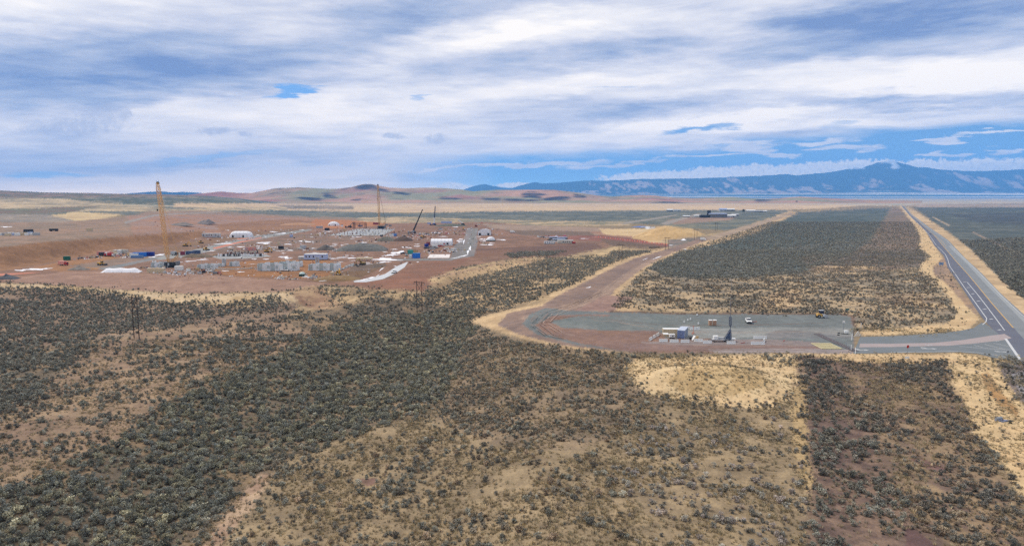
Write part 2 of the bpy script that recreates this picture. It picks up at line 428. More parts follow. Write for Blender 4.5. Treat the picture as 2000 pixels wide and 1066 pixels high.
# ------------------------------------------------------------------ ground cover map
# (object name, colour a, colour b, share of b, contrast, ragged edge in px, outline in the photograph's pixels)
BUF = (136, 118, 90)
TAN = (196, 170, 132)
TAN2 = (176, 146, 106)
BRN = (146, 122, 98)
DST = (148, 122, 110)
DST2 = (131, 104, 95)
RED = (102, 83, 75)
LIT = (104, 92, 76)
SAGE = (84, 90, 88)
SAGD = (76, 85, 84)
GRV = (112, 117, 116)
REG = [
    # far plain, back to front
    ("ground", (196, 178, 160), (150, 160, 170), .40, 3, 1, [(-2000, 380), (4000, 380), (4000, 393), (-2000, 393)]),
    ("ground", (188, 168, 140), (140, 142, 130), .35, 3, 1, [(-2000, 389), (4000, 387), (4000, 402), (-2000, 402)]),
    ("ground", (126, 128, 112), (186, 164, 132), .36, 4, 2, [(-2000, 360), (460, 360), (460, 420), (-2000, 420)]),
    ("ground", (90, 94, 80), (138, 108, 94), .36, 4, 2, [(-2000, 360), (420, 360), (420, 386), (200, 388), (-2000, 384)]),
    ("ground", (84, 92, 82), (140, 128, 106), .22, 4, 2, [(-200, 388), (350, 384), (700, 386), (860, 392), (860, 399), (350, 401)]),
    ("ground", (200, 172, 132), (178, 150, 122), .35, 4, 2, [(340, 397), (880, 397), (1600, 398), (1680, 402), (1600, 408), (1500, 411), (1000, 414), (800, 415), (560, 413), (340, 410)]),
    ("ground", (120, 110, 96), (150, 130, 108), .4, 4, 2, [(540, 401), (690, 402), (690, 409), (560, 408)]),
    ("ground", (88, 96, 92), (120, 118, 104), .30, 4, 2, [(-2000, 402), (330, 404), (560, 411), (800, 416), (1000, 413), (1100, 412), (1510, 410), (1560, 412), (1560, 424), (1400, 446), (1230, 436), (940, 430), (700, 426), (500, 424), (330, 420), (-2000, 424)]),
    ("ground", (186, 160, 122), (120, 116, 96), .5, 6, 2, [(620, 426), (800, 424), (1000, 430), (1230, 433), (1230, 441), (1000, 441), (760, 436), (620, 430)]),
    ("ground", (190, 166, 128), (134, 124, 104), .40, 5, 2, [(-600, 384), (120, 388), (330, 408), (560, 404), (560, 410), (330, 414), (200, 412), (-600, 410)]),
    ("ground", (122, 98, 88), (108, 108, 88), .5, 5, 2, [(-600, 400), (40, 408), (130, 404), (200, 402), (150, 412), (60, 418), (-600, 416)]),
    ("ground", (198, 172, 124), (176, 150, 112), .4, 4, 2, [(100, 420), (150, 413), (240, 419), (210, 426), (150, 433), (120, 432), (90, 424)]),
    ("ground", (128, 120, 112), (150, 134, 116), .4, 5, 2, [(-600, 416), (90, 418), (150, 432), (120, 436), (-600, 436)]),
    # building site: natural bench and graded dirt
    ("construction_site_ground", (131, 113, 96), (148, 119, 98), .45, 4, 2, [(-900, 434), (120, 434), (240, 424), (290, 413), (400, 411), (560, 421), (700, 426), (700, 445), (400, 470), (250, 485), (100, 515), (-900, 560)]),
    ("construction_site_ground", DST, (154, 113, 87), .45, 4, 2, [(250, 422), (420, 418), (560, 424), (640, 430), (600, 446), (470, 452), (380, 466), (260, 462)]),
    ("construction_site_ground", (123, 95, 78), (140, 105, 84), .5, 4, 1.5, [(-900, 610), (-900, 540), (0, 530), (100, 513), (200, 493), (330, 476), (470, 452), (620, 442), (720, 436), (960, 434), (1040, 441), (1240, 448), (1290, 470), (1300, 486), (1190, 480), (1180, 492), (1130, 502), (1000, 505), (900, 522), (850, 540), (830, 570), (700, 562), (620, 556), (560, 569), (380, 574), (250, 566), (100, 556), (0, 552)]),
    ("construction_site_ground", (142, 123, 106), (155, 129, 109), .5, 3, 1, [(940, 437), (1240, 447), (1180, 462), (1060, 456), (960, 446)]),
    ("construction_site_ground", (111, 95, 81), (120, 99, 85), .5, 3, 1, [(980, 449), (1150, 452), (1165, 461), (1020, 460)]),
    ("construction_site_ground", (138, 98, 83), (157, 122, 96), .5, 3, 1, [(1150, 452), (1260, 452), (1300, 470), (1270, 474), (1180, 464)]),
    ("construction_site_ground", (174, 113, 66), (159, 105, 69), .5, 3, 1.5, [(600, 438), (616, 428), (680, 430), (760, 437), (690, 446), (620, 446)]),
    ("construction_site_ground", (147, 107, 74), (134, 99, 76), .5, 4, 1.5, [(420, 438), (560, 428), (610, 432), (600, 444), (500, 452), (430, 452)]),
    ("cut_slope", (128, 92, 62), (148, 108, 74), .5, 3, 1.5, [(-900, 490), (0, 483), (100, 471), (200, 466), (260, 460), (330, 455), (400, 451), (400, 462), (330, 478), (280, 484), (200, 493), (100, 513), (0, 530), (-900, 560)]),
    ("construction_site_ground", (163, 118, 72), (146, 104, 72), .5, 3, 1, [(60, 523), (180, 500), (290, 494), (300, 502), (200, 526), (120, 530)]),
    ("construction_site_ground", (131, 112, 96), (140, 113, 96), .5, 3, 1, [(130, 520), (260, 500), (340, 496), (300, 510), (200, 524)]),
    ("construction_site_ground", (134, 103, 73), (125, 97, 78), .5, 3, 1, [(300, 487), (400, 468), (480, 455), (600, 444), (600, 450), (490, 466), (400, 486), (330, 498)]),
    ("construction_site_ground", (120, 101, 87), (139, 108, 89), .45, 5, 1, [(400, 476), (560, 456), (760, 458), (760, 478), (560, 492), (400, 500)]),
    ("construction_site_ground", (156, 107, 63), (129, 93, 63), .45, 4, 1, [(380, 520), (480, 510), (560, 508), (640, 508), (680, 520), (640, 540), (580, 545), (470, 540), (390, 532)]),
    ("construction_site_ground", (126, 96, 65), (111, 87, 66), .5, 3, 1, [(600, 548), (680, 528), (740, 510), (752, 520), (720, 535), (690, 548), (640, 553)]),
    ("construction_site_ground", (97, 85, 75), (116, 95, 79), .5, 3, 1, [(690, 516), (752, 512), (756, 519), (720, 528), (680, 530)]),
    ("construction_site_ground", (145, 112, 94), (154, 122, 102), .4, 3, 1.5, [(0, 548), (90, 534), (150, 530), (290, 531), (420, 538), (560, 548), (640, 553), (620, 558), (560, 569), (380, 574), (250, 566), (100, 556)]),
    ("construction_site_ground", (142, 98, 76), (128, 94, 76), .5, 4, 1.5, [(690, 552), (760, 545), (800, 520), (830, 506), (920, 504), (860, 540), (830, 572), (760, 572), (690, 560)]),
    ("construction_site_ground", (115, 87, 75), (108, 84, 72), .5, 2, 1, [(920, 486), (1040, 481), (1160, 474), (1196, 490), (1180, 496), (1120, 503), (1060, 498), (980, 494), (910, 500)]),
    ("construction_site_ground", (130, 96, 75), (122, 91, 75), .5, 2, 1, [(900, 492), (1000, 486), (1000, 496), (930, 504)]),
    ("construction_site_ground", (122, 82, 73), (146, 97, 81), .5, 3, 1, [(1060, 460), (1180, 460), (1310, 474), (1304, 482), (1190, 472), (1080, 466)]),
    ("construction_site_ground", (113, 91, 73), (104, 87, 75), .5, 3, 1, [(1170, 466), (1300, 481), (1310, 486), (1250, 490), (1190, 478)]),
    ("ground", (202, 174, 126), (186, 156, 112), .5, 3, 1.5, [(1170, 447), (1260, 447), (1340, 444), (1390, 466), (1330, 474), (1270, 474), (1240, 462), (1180, 458)]),
    ("grassy_mound_ground", (184, 150, 98), (198, 166, 114), .4, 3, 1, [(1232, 466), (1252, 456), (1280, 444), (1312, 439), (1345, 444), (1372, 456), (1392, 466), (1340, 471), (1270, 471)]),
    ("ground", (184, 156, 116), (130, 120, 92), .4, 5, 2, [(1290, 470), (1390, 456), (1440, 450), (1400, 462), (1330, 480), (1300, 476)]),
    ("ground", (108, 106, 100), (142, 120, 108), .45, 4, 1, [(1306, 468), (1390, 461), (1400, 466), (1330, 487), (1306, 487)]),
    ("ground", (130, 106, 96), (150, 124, 104), .5, 4, 1.5, [(1300, 430), (1350, 424), (1440, 424), (1400, 440), (1320, 440)]),
    ("ground", (92, 100, 96), (128, 122, 100), .35, 4, 1.5, [(1300, 440), (1400, 432), (1500, 425), (1520, 428), (1420, 450), (1340, 446)]),
    # banks and brush between the site and the gully
    ("ground", TAN, (170, 142, 100), .40, 4, 4, [(-900, 560), (0, 553), (100, 557), (250, 567), (380, 575), (560, 570), (610, 557), (700, 562), (760, 572), (660, 600), (600, 640), (480, 600), (330, 592), (150, 566), (0, 566), (-900, 590)]),
    ("ground", BRN, (126, 104, 86), .45, 4, 4, [(-900, 566), (0, 562), (150, 568), (330, 592), (480, 600), (520, 590), (600, 590), (560, 625), (380, 640), (250, 655), (0, 690), (-900, 760)]),
    ("ground", (140, 118, 90), (180, 152, 110), .45, 4, 5, [(600, 560), (700, 562), (830, 568), (860, 548), (920, 530), (1000, 508), (1090, 506), (1190, 482), (1290, 488), (1200, 530), (1120, 570), (1000, 605), (900, 640), (640, 640), (560, 630)]),
    ("ground", (190, 160, 114), (160, 130, 96), .5, 4, 3, [(838, 545), (880, 530), (960, 512), (1000, 506), (1062, 500), (1062, 508), (970, 530), (890, 552), (850, 566)]),
    ("ground", (196, 166, 118), (150, 130, 96), .4, 5, 3, [(1080, 500), (1150, 503), (1190, 484), (1220, 480), (1200, 492), (1160, 507), (1100, 508)]),
    ("ground", (140, 106, 84), (170, 140, 104), .45, 4, 3, [(560, 566), (620, 557), (660, 590), (690, 612), (640, 612), (590, 596)]),
    ("ground", LIT, (140, 116, 86), .35, 4, 5, [(-900, 700), (0, 690), (150, 668), (260, 655), (380, 640), (560, 625), (640, 600), (760, 580), (880, 600), (960, 600), (1000, 625), (930, 660), (900, 760), (840, 810), (700, 840), (560, 900), (440, 1010), (380, 1300), (-900, 1300)]),
    ("ground", (158, 132, 102), (130, 106, 86), .45, 4, 6, [(-600, 880), (0, 800), (60, 790), (100, 740), (160, 690), (220, 650), (330, 636), (480, 625), (560, 630), (620, 650), (560, 690), (440, 735), (330, 790), (240, 850), (120, 920), (0, 960), (-600, 1100)]),
    # middle and right foreground
    ("ground", (146, 124, 96), (118, 102, 84), .45, 4, 6, [(900, 660), (930, 645), (1040, 665), (1240, 700), (1300, 760), (1260, 850), (1130, 900), (960, 880), (800, 860), (860, 800)]),
    ("ground", (158, 136, 102), (130, 112, 86), .45, 4, 8, [(380, 1300), (440, 1010), (560, 900), (700, 840), (840, 815), (960, 870), (1130, 880), (1260, 830), (1320, 760), (1570, 760), (1570, 900), (1590, 1300)]),
    ("ground", (156, 126, 102), (176, 148, 118), .5, 4, 4, [(400, 1060), (440, 1000), (505, 925), (530, 925), (500, 985), (440, 1050), (420, 1090), (360, 1090)]),
    ("ground", (124, 96, 82), (112, 86, 76), .5, 3, 3, [(700, 935), (735, 932), (740, 944), (715, 950)]),
    ("grassy_mound_ground", (210, 182, 134), (190, 158, 112), .45, 3, 4, [(1215, 720), (1240, 700), (1560, 690), (1572, 760), (1500, 800), (1400, 790), (1260, 770)]),
    ("grassy_mound_ground", (170, 140, 92), (188, 160, 112), .45, 3, 4, [(1300, 740), (1340, 715), (1400, 707), (1470, 720), (1510, 750), (1430, 772), (1330, 766)]),
    ("ground", (146, 122, 92), (112, 92, 80), .5, 5, 8, [(1560, 695), (1640, 693), (1860, 705), (1890, 800), (1980, 960), (2060, 1100), (2060, 1300), (1590, 1300), (1572, 900)]),
    ("ground", RED, (130, 106, 88), .45, 5, 9, [(1565, 700), (1625, 698), (1670, 760), (1710, 850), (1740, 930), (1810, 1080), (1880, 1300), (1590, 1300), (1584, 1000), (1572, 850)]),
    ("ground", (112, 84, 78), (126, 98, 86), .4, 3, 2, [(1775, 895), (1800, 895), (1842, 912), (1850, 925), (1820, 918)]),
    ("ground", (112, 84, 80), (98, 76, 72), .4, 3, 2, [(1760, 1020), (1790, 1035), (1830, 1066), (1880, 1160), (1790, 1160), (1770, 1060)]),
    ("ground", (188, 158, 108), (160, 134, 92), .4, 3, 4, [(1545, 760), (1572, 750), (1580, 900), (1590, 940), (1572, 960), (1552, 880)]),
    ("ground", (208, 178, 128), (190, 158, 112), .4, 3, 4, [(1850, 690), (1960, 700), (1985, 780), (2060, 850), (2060, 1010), (2000, 985), (1950, 890), (1900, 850), (1885, 790), (1855, 750)]),
    ("ground", (206, 176, 128), (186, 152, 108), .4, 3, 3, [(1560, 690), (1680, 690), (1880, 692), (1900, 706), (1760, 712), (1640, 704)]),
    ("ground", (172, 130, 78), (150, 122, 84), .5, 4, 2, [(1915, 730), (1930, 726), (1960, 770), (1990, 800), (1985, 815), (1950, 790), (1925, 760)]),
    ("ground", (122, 112, 110), (110, 98, 92), .5, 4, 2, [(1945, 705), (2200, 705), (2200, 830), (2000, 790), (1965, 745)]),
    ("ground", (132, 128, 130), (142, 136, 136), .5, 2, 1, [(1975, 730), (2200, 690), (2200, 820), (2005, 790)]),
    # right hand plain each side of the highway
    ("ground", (178, 152, 114), (122, 112, 96), .45, 5, 3, [(1180, 606), (1215, 555), (1260, 518), (1340, 482), (1450, 452), (1560, 412), (1765, 402), (1830, 480), (1870, 560), (1912, 625), (1880, 642), (1680, 655), (1660, 615), (1500, 610)]),
    ("ground", (84, 92, 90), (106, 104, 94), .35, 4, 3, [(1262, 522), (1340, 484), (1450, 454), (1560, 414), (1742, 405), (1700, 470), (1660, 500), (1560, 535), (1400, 545), (1300, 540)]),
    ("ground", (74, 86, 84), (96, 102, 96), .35, 3, 2, [(1380, 478), (1480, 446), (1560, 418), (1740, 408), (1716, 440), (1640, 470), (1560, 480), (1450, 492)]),
    ("ground", (134, 112, 94), (108, 100, 90), .45, 5, 3, [(1742, 406), (1765, 404), (1800, 440), (1812, 470), (1800, 520), (1700, 530), (1570, 530), (1660, 500), (1700, 470)]),
    ("ground", (92, 90, 86), (120, 104, 88), .35, 4, 3, [(1560, 500), (1740, 490), (1810, 492), (1800, 516), (1700, 518), (1570, 516)]),
    ("ground", (196, 166, 122), (140, 118, 92), .45, 6, 3, [(1500, 575), (1560, 560), (1570, 590), (1540, 606), (1480, 600)]),
    ("ground", (196, 166, 122), (130, 112, 92), .5, 6, 3, [(1570, 520), (1700, 520), (1720, 526), (1600, 528)]),
    ("ground", (196, 166, 122), (130, 112, 92), .5, 6, 3, [(1700, 575), (1800, 572), (1830, 590), (1850, 610), (1780, 600), (1720, 588)]),
    ("ground", (206, 176, 128), (186, 154, 110), .35, 3, 2, [(1757, 402), (1766, 402), (1812, 455), (1832, 490), (1848, 515), (1862, 555), (1895, 595), (1914, 620), (1895, 645), (1690, 656), (1675, 648), (1850, 632), (1872, 612), (1850, 575), (1830, 550), (1795, 528), (1800, 515), (1818, 500), (1796, 486), (1798, 462), (1786, 440)]),
    ("ground", (142, 120, 104), (160, 130, 100), .5, 4, 1.5, [(1822, 520), (1845, 500), (1856, 530), (1872, 560), (1905, 600), (1912, 620), (1890, 600), (1850, 555), (1822, 535)]),
    ("ground", (78, 87, 86), (98, 102, 96), .32, 4, 3, [(1784, 404), (2600, 396), (4000, 396), (4000, 700), (2020, 610), (1960, 560), (1900, 495), (1840, 448)]),
    ("ground", (70, 78, 84), (90, 92, 90), .3, 3, 3, [(1850, 418), (2600, 408), (4000, 408), (4000, 440), (2000, 440), (1900, 432)]),
    ("ground", (172, 150, 132), (130, 120, 108), .45, 4, 2, [(1780, 399), (2600, 392), (4000, 392), (4000, 402), (2600, 403), (1790, 405)]),
    ("ground", (200, 170, 126), (160, 134, 102), .35, 4, 2, [(1772, 402), (1800, 420), (1850, 452), (1900, 490), (1958, 548), (2020, 600), (2200, 740), (2200, 820), (2000, 622), (1958, 585), (1910, 530), (1850, 472), (1780, 420)]),
    ("dirt_trail", (150, 130, 112), (130, 118, 104), .5, 4, .5, [(1900, 452), (1985, 492), (2060, 530), (2060, 533), (1980, 495), (1898, 454)]),
    ("dirt_trail", (170, 150, 124), (150, 134, 112), .5, 4, .5, [(1822, 423), (1856, 440), (1853, 442), (1820, 424)]),
    # haul road and its verges
    ("ground", (196, 166, 122), (168, 138, 100), .4, 3, 3, [(915, 626), (960, 612), (1060, 592), (1080, 571), (1140, 545), (1178, 524), (1224, 503), (1286, 487), (1330, 479), (1440, 449), (1545, 411), (1556, 416), (1470, 458), (1400, 476), (1330, 492), (1270, 520), (1238, 547), (1206, 575), (1250, 600), (1240, 690), (1100, 680), (980, 650)]),
    ("haul_road", (145, 119, 103), (122, 103, 95), .5, 4, 2, [(972, 634), (990, 612), (1060, 597), (1086, 580), (1110, 567), (1150, 548), (1190, 527), (1236, 506), (1302, 486.5), (1380, 462), (1400, 463), (1318, 492), (1272, 510), (1254, 524), (1228, 545), (1198, 568), (1184, 590), (1140, 606), (1180, 612), (1668, 615), (1668, 689), (1240, 689), (1100, 674), (1010, 652)]),
    ("haul_road", (161, 134, 114), (145, 121, 105), .5, 3, 1, [(1010, 622), (1080, 603), (1150, 580), (1200, 548), (1240, 522), (1290, 500), (1300, 500), (1250, 526), (1212, 556), (1172, 588), (1100, 608), (1040, 628)]),
    ("haul_road", (171, 149, 123), (146, 125, 106), .5, 3, 1, [(1376, 464), (1460, 440), (1545, 414), (1550, 418), (1470, 446), (1392, 470)]),
    ("haul_road", (140, 110, 100), (150, 120, 105), .5, 3, 2, [(1120, 608), (1180, 576), (1240, 580), (1200, 606), (1190, 609)]),
    ("gravel_pad", GRV, (104, 109, 107), .5, 3, 1.5, [(1020, 632), (1034, 614), (1064, 602), (1084, 602), (1110, 607), (1330, 613), (1640, 614), (1660, 618), (1668, 640), (1666, 690), (1240, 689), (1120, 672), (1050, 654)]),
    ("gravel_pad", (140, 108, 90), (126, 100, 90), .5, 4, 1.5, [(1046, 634), (1080, 616), (1180, 614), (1260, 620), (1300, 660), (1340, 660), (1600, 668), (1605, 690), (1240, 689), (1130, 670), (1060, 650)]),
    ("gravel_pad", (106, 114, 112), (114, 116, 112), .5, 3, 1.5, [(1074, 628), (1120, 618), (1240, 616), (1330, 614), (1420, 640), (1330, 646), (1180, 645), (1100, 640)]),
    ("gravel_pad", (136, 138, 134), (128, 128, 124), .5, 3, 1, [(1340, 641), (1500, 639), (1660, 640), (1664, 656), (1500, 658), (1340, 662)]),
    ("gravel_pad", (112, 114, 114), (126, 122, 120), .5, 3, 1, [(1484, 656), (1520, 644), (1560, 646), (1664, 656), (1664, 660), (1490, 661)]),
    ("gravel_pad", (142, 128, 124), (128, 116, 112), .5, 3, 1, [(1250, 668), (1400, 664), (1500, 662), (1600, 668), (1600, 676), (1450, 676), (1300, 678)]),
    ("haul_road", (137, 110, 99), (128, 104, 96), .5, 3, 1, [(1210, 668), (1330, 673), (1480, 674), (1606, 676), (1606, 684), (1440, 682), (1300, 684), (1220, 680)]),
    ("haul_road", (140, 129, 126), (147, 133, 127), .5, 3, 1, [(1380, 682), (1500, 680), (1668, 682), (1668, 690), (1400, 690)]),
    ("ground", (92, 74, 62), (116, 92, 76), .5, 4, 1.2, [(1190, 606), (1330, 611), (1640, 611), (1665, 615), (1674, 640), (1669, 640), (1660, 618), (1640, 614), (1330, 613.5), (1190, 609)]),
    # tracks on the brush
    ("dirt_trail", (150, 130, 108), (128, 110, 90), .5, 3, .8, [(-500, 755), (0, 690), (60, 682), (140, 668), (220, 655), (262, 652), (262, 655), (220, 659), (140, 672), (60, 686), (0, 695), (-500, 765)]),
    ("dirt_trail", (150, 120, 96), (170, 140, 108), .5, 3, .8, [(840, 540), (900, 530), (960, 516), (1000, 505), (1002, 507), (960, 519), (900, 534), (842, 544)]),
    # distant roads on the site
    ("site_road", (146, 146, 142), (132, 130, 126), .4, 3, .3, [(300, 503), (340, 495.5), (400, 483), (480, 463.5), (540, 455.5), (604, 447.5), (612, 449.5), (548, 460), (486, 471), (404, 492.5), (346, 503), (310, 508)]),
    ("site_road", (124, 126, 126), (138, 130, 126), .4, 3, .4, [(190, 525), (300, 503), (312, 504), (210, 528)]),
    ("site_road", (118, 116, 116), (140, 128, 122), .5, 3, .4, [(912, 446), (924, 446), (934, 470), (926, 500), (880, 508), (760, 508), (760, 505), (874, 505), (896, 498), (906, 470)]),
    ("site_road", (112, 110, 108), (128, 120, 116), .5, 3, .4, [(880, 505), (888, 478), (906, 466), (908, 480), (900, 500)]),
    ("site_road", (140, 132, 126), (150, 140, 130), .5, 3, .4, [(240, 434), (300, 419), (430, 413), (430, 414.5), (305, 421), (246, 437)]),
    ("site_road", (150, 138, 126), (140, 132, 122), .5, 3, .4, [(1210, 436), (1260, 428), (1320, 419), (1324, 420.5), (1262, 431), (1216, 438)]),
    ("site_road", (150, 138, 126), (140, 132, 122), .5, 3, .4, [(1290, 436), (1330, 425), (1366, 416), (1372, 417), (1340, 427), (1300, 440)]),
]

KSCALE = 26.0


def paint(px, py, x, y):
    r = np.hypot(x, y)
    u, v = np.arctan2(x, y) * KSCALE, np.log(np.maximum(r, 1)) * KSCALE
    n1 = fbm(u * 0.9, v * 0.9, 5, 101, 0.6)
    n2 = fbm(u * 3.1 + 40, v * 3.1, 4, 151, 0.6)
    w1 = fbm(u * 1.6 + 9, v * 1.6, 5, 171, 0.65) - 0.5
    w2 = fbm(u * 1.6 - 33, v * 1.6, 5, 191, 0.65) - 0.5
    w3 = fbm(u * 4.5 + 71, v * 4.5, 4, 231, 0.65) - 0.5
    w4 = fbm(u * 0.7 - 5, v * 0.7, 6, 251, 0.65) - 0.5
    rj1, rj2 = _hash(np.arange(len(px)), np.full(len(px), 3), 5) - .5, _hash(np.arange(len(px)), np.full(len(px), 9), 6) - .5
    col = np.empty((len(px), 3))
    col[:] = lin(BUF)
    idx = np.zeros(len(px), np.int32)
    names = ["ground"]
    nn = 0.55 * n1 + 0.45 * n2
    for nm, ca, cb, mixv, con, jit, poly in REG:
        a = np.array(poly, float)
        m = 3 * jit + 2
        bb = (px > a[:, 0].min() - 4 * m) & (px < a[:, 0].max() + 4 * m) & (py > a[:, 1].min() - m) & (py < a[:, 1].max() + m)
        ii = np.nonzero(bb)[0]
        if not len(ii):
            continue
        wt = np.zeros(len(ii))
        for q_ in range(4):                                  # several ragged outlines: the edge frays instead of being cut
            sc_ = (0.5, 1.0, 1.5, 0.8)[q_] * jit
            wa = (w1, w2, w3, w4)[q_][ii]
            wb = (w2, w3, w4, w1)[q_][ii]
            wt += inside(px[ii] + wa * sc_ * 9 + rj1[ii] * jit * 2.2, py[ii] + wb * sc_ * 3.4 + rj2[ii] * jit * 0.9, poly)
        wt /= 4
        ii, wt = ii[wt > 0], wt[wt > 0]
        t = np.clip((nn[ii] - 0.5) * con + mixv, 0, 1)[:, None]
        cc = np.array(lin(ca)) * (1 - t) + np.array(lin(cb)) * t
        col[ii] = col[ii] * (1 - wt[:, None]) + cc * wt[:, None]
        ii = ii[wt >= 0.5]
        if nm not in names:
            names.append(nm)
        idx[ii] = names.index(nm)
    lum = (col @ np.array([.3, .6, .1]))[:, None]
    col = lum + (col - lum) * .88
    # soil and litter vary a little everywhere
    col *= (1 + 0.30 * (n2 - 0.5) + 0.22 * (fbm(x / 7.0, y / 7.0, 3, 211) - 0.5))[:, None]
    return col, idx, names


def add_mesh(name, verts, faces, mat, parent=None, smooth=False):
    me = bpy.data.meshes.new(name)
    me.from_pydata(verts, [], faces)
    me.update()
    if smooth:
        me.polygons.foreach_set('use_smooth', np.ones(len(me.polygons), bool))
    o = bpy.data.objects.new(name, me)
    COL.objects.link(o)
    if mat:
        me.materials.append(mat)
    if parent:
        o.parent = parent
    return o


def grid_object(name, V, quads, colors, mat):
    me = bpy.data.meshes.new(name)
    me.vertices.add(len(V))
    me.vertices.foreach_set('co', V.astype(np.float32).ravel())
    n = len(quads)
    me.loops.add(n * 4)
    me.loops.foreach_set('vertex_index', quads.astype(np.int32).ravel())
    me.polygons.add(n)
    me.polygons.foreach_set('loop_start', (np.arange(n) * 4).astype(np.int32))
    me.polygons.foreach_set('loop_total', np.full(n, 4, np.int32))
    me.update(calc_edges=True)
    at = me.color_attributes.new('cover', 'FLOAT_COLOR', 'POINT')
    at.data.foreach_set('color', np.concatenate([colors, np.ones((len(V), 1))], 1).astype(np.float32).ravel())
    me.polygons.foreach_set('use_smooth', np.ones(n, bool))
    me.materials.append(mat)
    o = bpy.data.objects.new(name, me)
    COL.objects.link(o)
    o['kind'] = 'structure'
    return o


# ------------------------------------------------------------------ materials
def new_mat(name):
    m = bpy.data.materials.new(name)
    m.use_nodes = True
    nt = m.node_tree
    b = nt.nodes['Principled BSDF']
    return m, G(nt), b


MATS = {}


def paintm(name, rgb, rough=0.6, metal=0.0, var=0.12, scale=1.5):
    """plain coat with grime variation; rgb as 0-255 values"""
    if name in MATS:
        return MATS[name]
    m, q, b = new_mat(name)
    c = lin(rgb)
    co = q.n('ShaderNodeTexCoord').outputs['Object']
    f = q.noise(co, scale, 5, 0.65)
    f2 = q.noise(co, scale * 9, 3, 0.6)
    f = q.math('ADD', q.math('MULTIPLY', f, 0.7), q.math('MULTIPLY', f2, 0.3))
    lo = tuple(v * (1 - var * 1.6) * (1 - .06 * i * var) for i, v in enumerate(c))
    hi = tuple(min(v * (1 + var), 0.9) for v in c)
    q.link(q.ramp(f, [(0.3, lo), (0.7, hi)]), b.inputs['Base Color'])
    b.inputs['Roughness'].default_value = rough
    b.inputs['Metallic'].default_value = metal
    b.inputs['Specular IOR Level'].default_value = 0.3
    MATS[name] = m
    return m


gm, q, b = new_mat("dry_ground")
att = q.n('ShaderNodeAttribute', attribute_name='cover', attribute_type='GEOMETRY')
pos = q.n('ShaderNodeNewGeometry').outputs['Position']
fa = q.noise(pos, 2.3, 5, 0.7)
fb_ = q.noise(pos, 0.35, 4, 0.6)
fc = q.noise(pos, 0.045, 4, 0.6)
f = q.math('ADD', q.math('MULTIPLY', fa, 0.75), q.math('ADD', q.math('MULTIPLY', fb_, 0.55), q.math('MULTIPLY', fc, 0.35)))
vari = q.ramp(f, [(0.45, (.56, .54, .52)), (0.80, (.98, .98, .98)), (1.15, (1.34, 1.32, 1.26))])
q.link(q.mix(1.0, att.outputs[0], vari, 'MULTIPLY'), b.inputs['Base Color'])
b.inputs['Roughness'].default_value = 0.95
b.inputs['Specular IOR Level'].default_value = 0.1
bp = q.n('ShaderNodeBump')
bp.inputs['Strength'].default_value = 0.5
bp.inputs['Distance'].default_value = 0.25
q.link(q.math('ADD', fa, fb_), bp.inputs['Height'])
q.link(bp.outputs[0], b.inputs['Normal'])
GROUND_MAT = gm

hm, q, b = new_mat("hill_cover")
att = q.n('ShaderNodeAttribute', attribute_name='cover', attribute_type='GEOMETRY')
pos = q.n('ShaderNodeNewGeometry').outputs['Position']
f = q.math('ADD', q.math('MULTIPLY', q.noise(pos, 0.012, 5, 0.65), 0.6), q.math('MULTIPLY', q.noise(pos, 0.0016, 5, 0.6), 0.5))
q.link(q.mix(1.0, att.outputs[0], q.ramp(f, [(.35, (.7, .7, .7)), (.8, (1.25, 1.25, 1.25))]), 'MULTIPLY'), b.inputs['Base Color'])
b.inputs['Roughness'].default_value = 1.0
b.inputs['Specular IOR Level'].default_value = 0.0
HILL_MAT = hm

# ------------------------------------------------------------------ the ground sheet
pyr = np.concatenate([np.arange(383.9, 386, .35), np.arange(386, 398, .5), np.arange(398, 600, 1.0), np.arange(600, 1110, 2.2), np.array([1200, 1400, 1900])])
pxc = np.concatenate([np.arange(-1100, -60, 26), np.arange(-60, 2060, 2.0), np.arange(2060, 3100, 26)])
_, yrow = flat_pt(np.full(len(pyr), 1000.0), pyr)
yrow = np.clip(yrow, 12, 26000)
kc = (pxc - 1000) / FPX * 1.0067
GX, GY = kc[None, :] * yrow[:, None], np.repeat(yrow[:, None], len(kc), 1)
GZ = height(GX, GY)
gx, gy, gz = GX.ravel(), GY.ravel(), GZ.ravel()
ppx, ppy = project(gx, gy, gz)
gcol, gidx, gnames = paint(ppx, ppy, gx, gy)
R_, C_ = GX.shape
ii = np.arange(R_ * C_).reshape(R_, C_)
quads = np.stack([ii[1:, :-1], ii[1:, 1:], ii[:-1, 1:], ii[:-1, :-1]], -1).reshape(-1, 4)
qid = gidx[quads[:, 0]]
GV = np.stack([gx, gy, gz], 1)
for i, nm in enumerate(gnames):
    qs = quads[qid == i]
    if not len(qs):
        continue
    used, inv = np.unique(qs, return_inverse=True)
    grid_object(nm, GV[used], inv.reshape(-1, 4), gcol[used], GROUND_MAT)

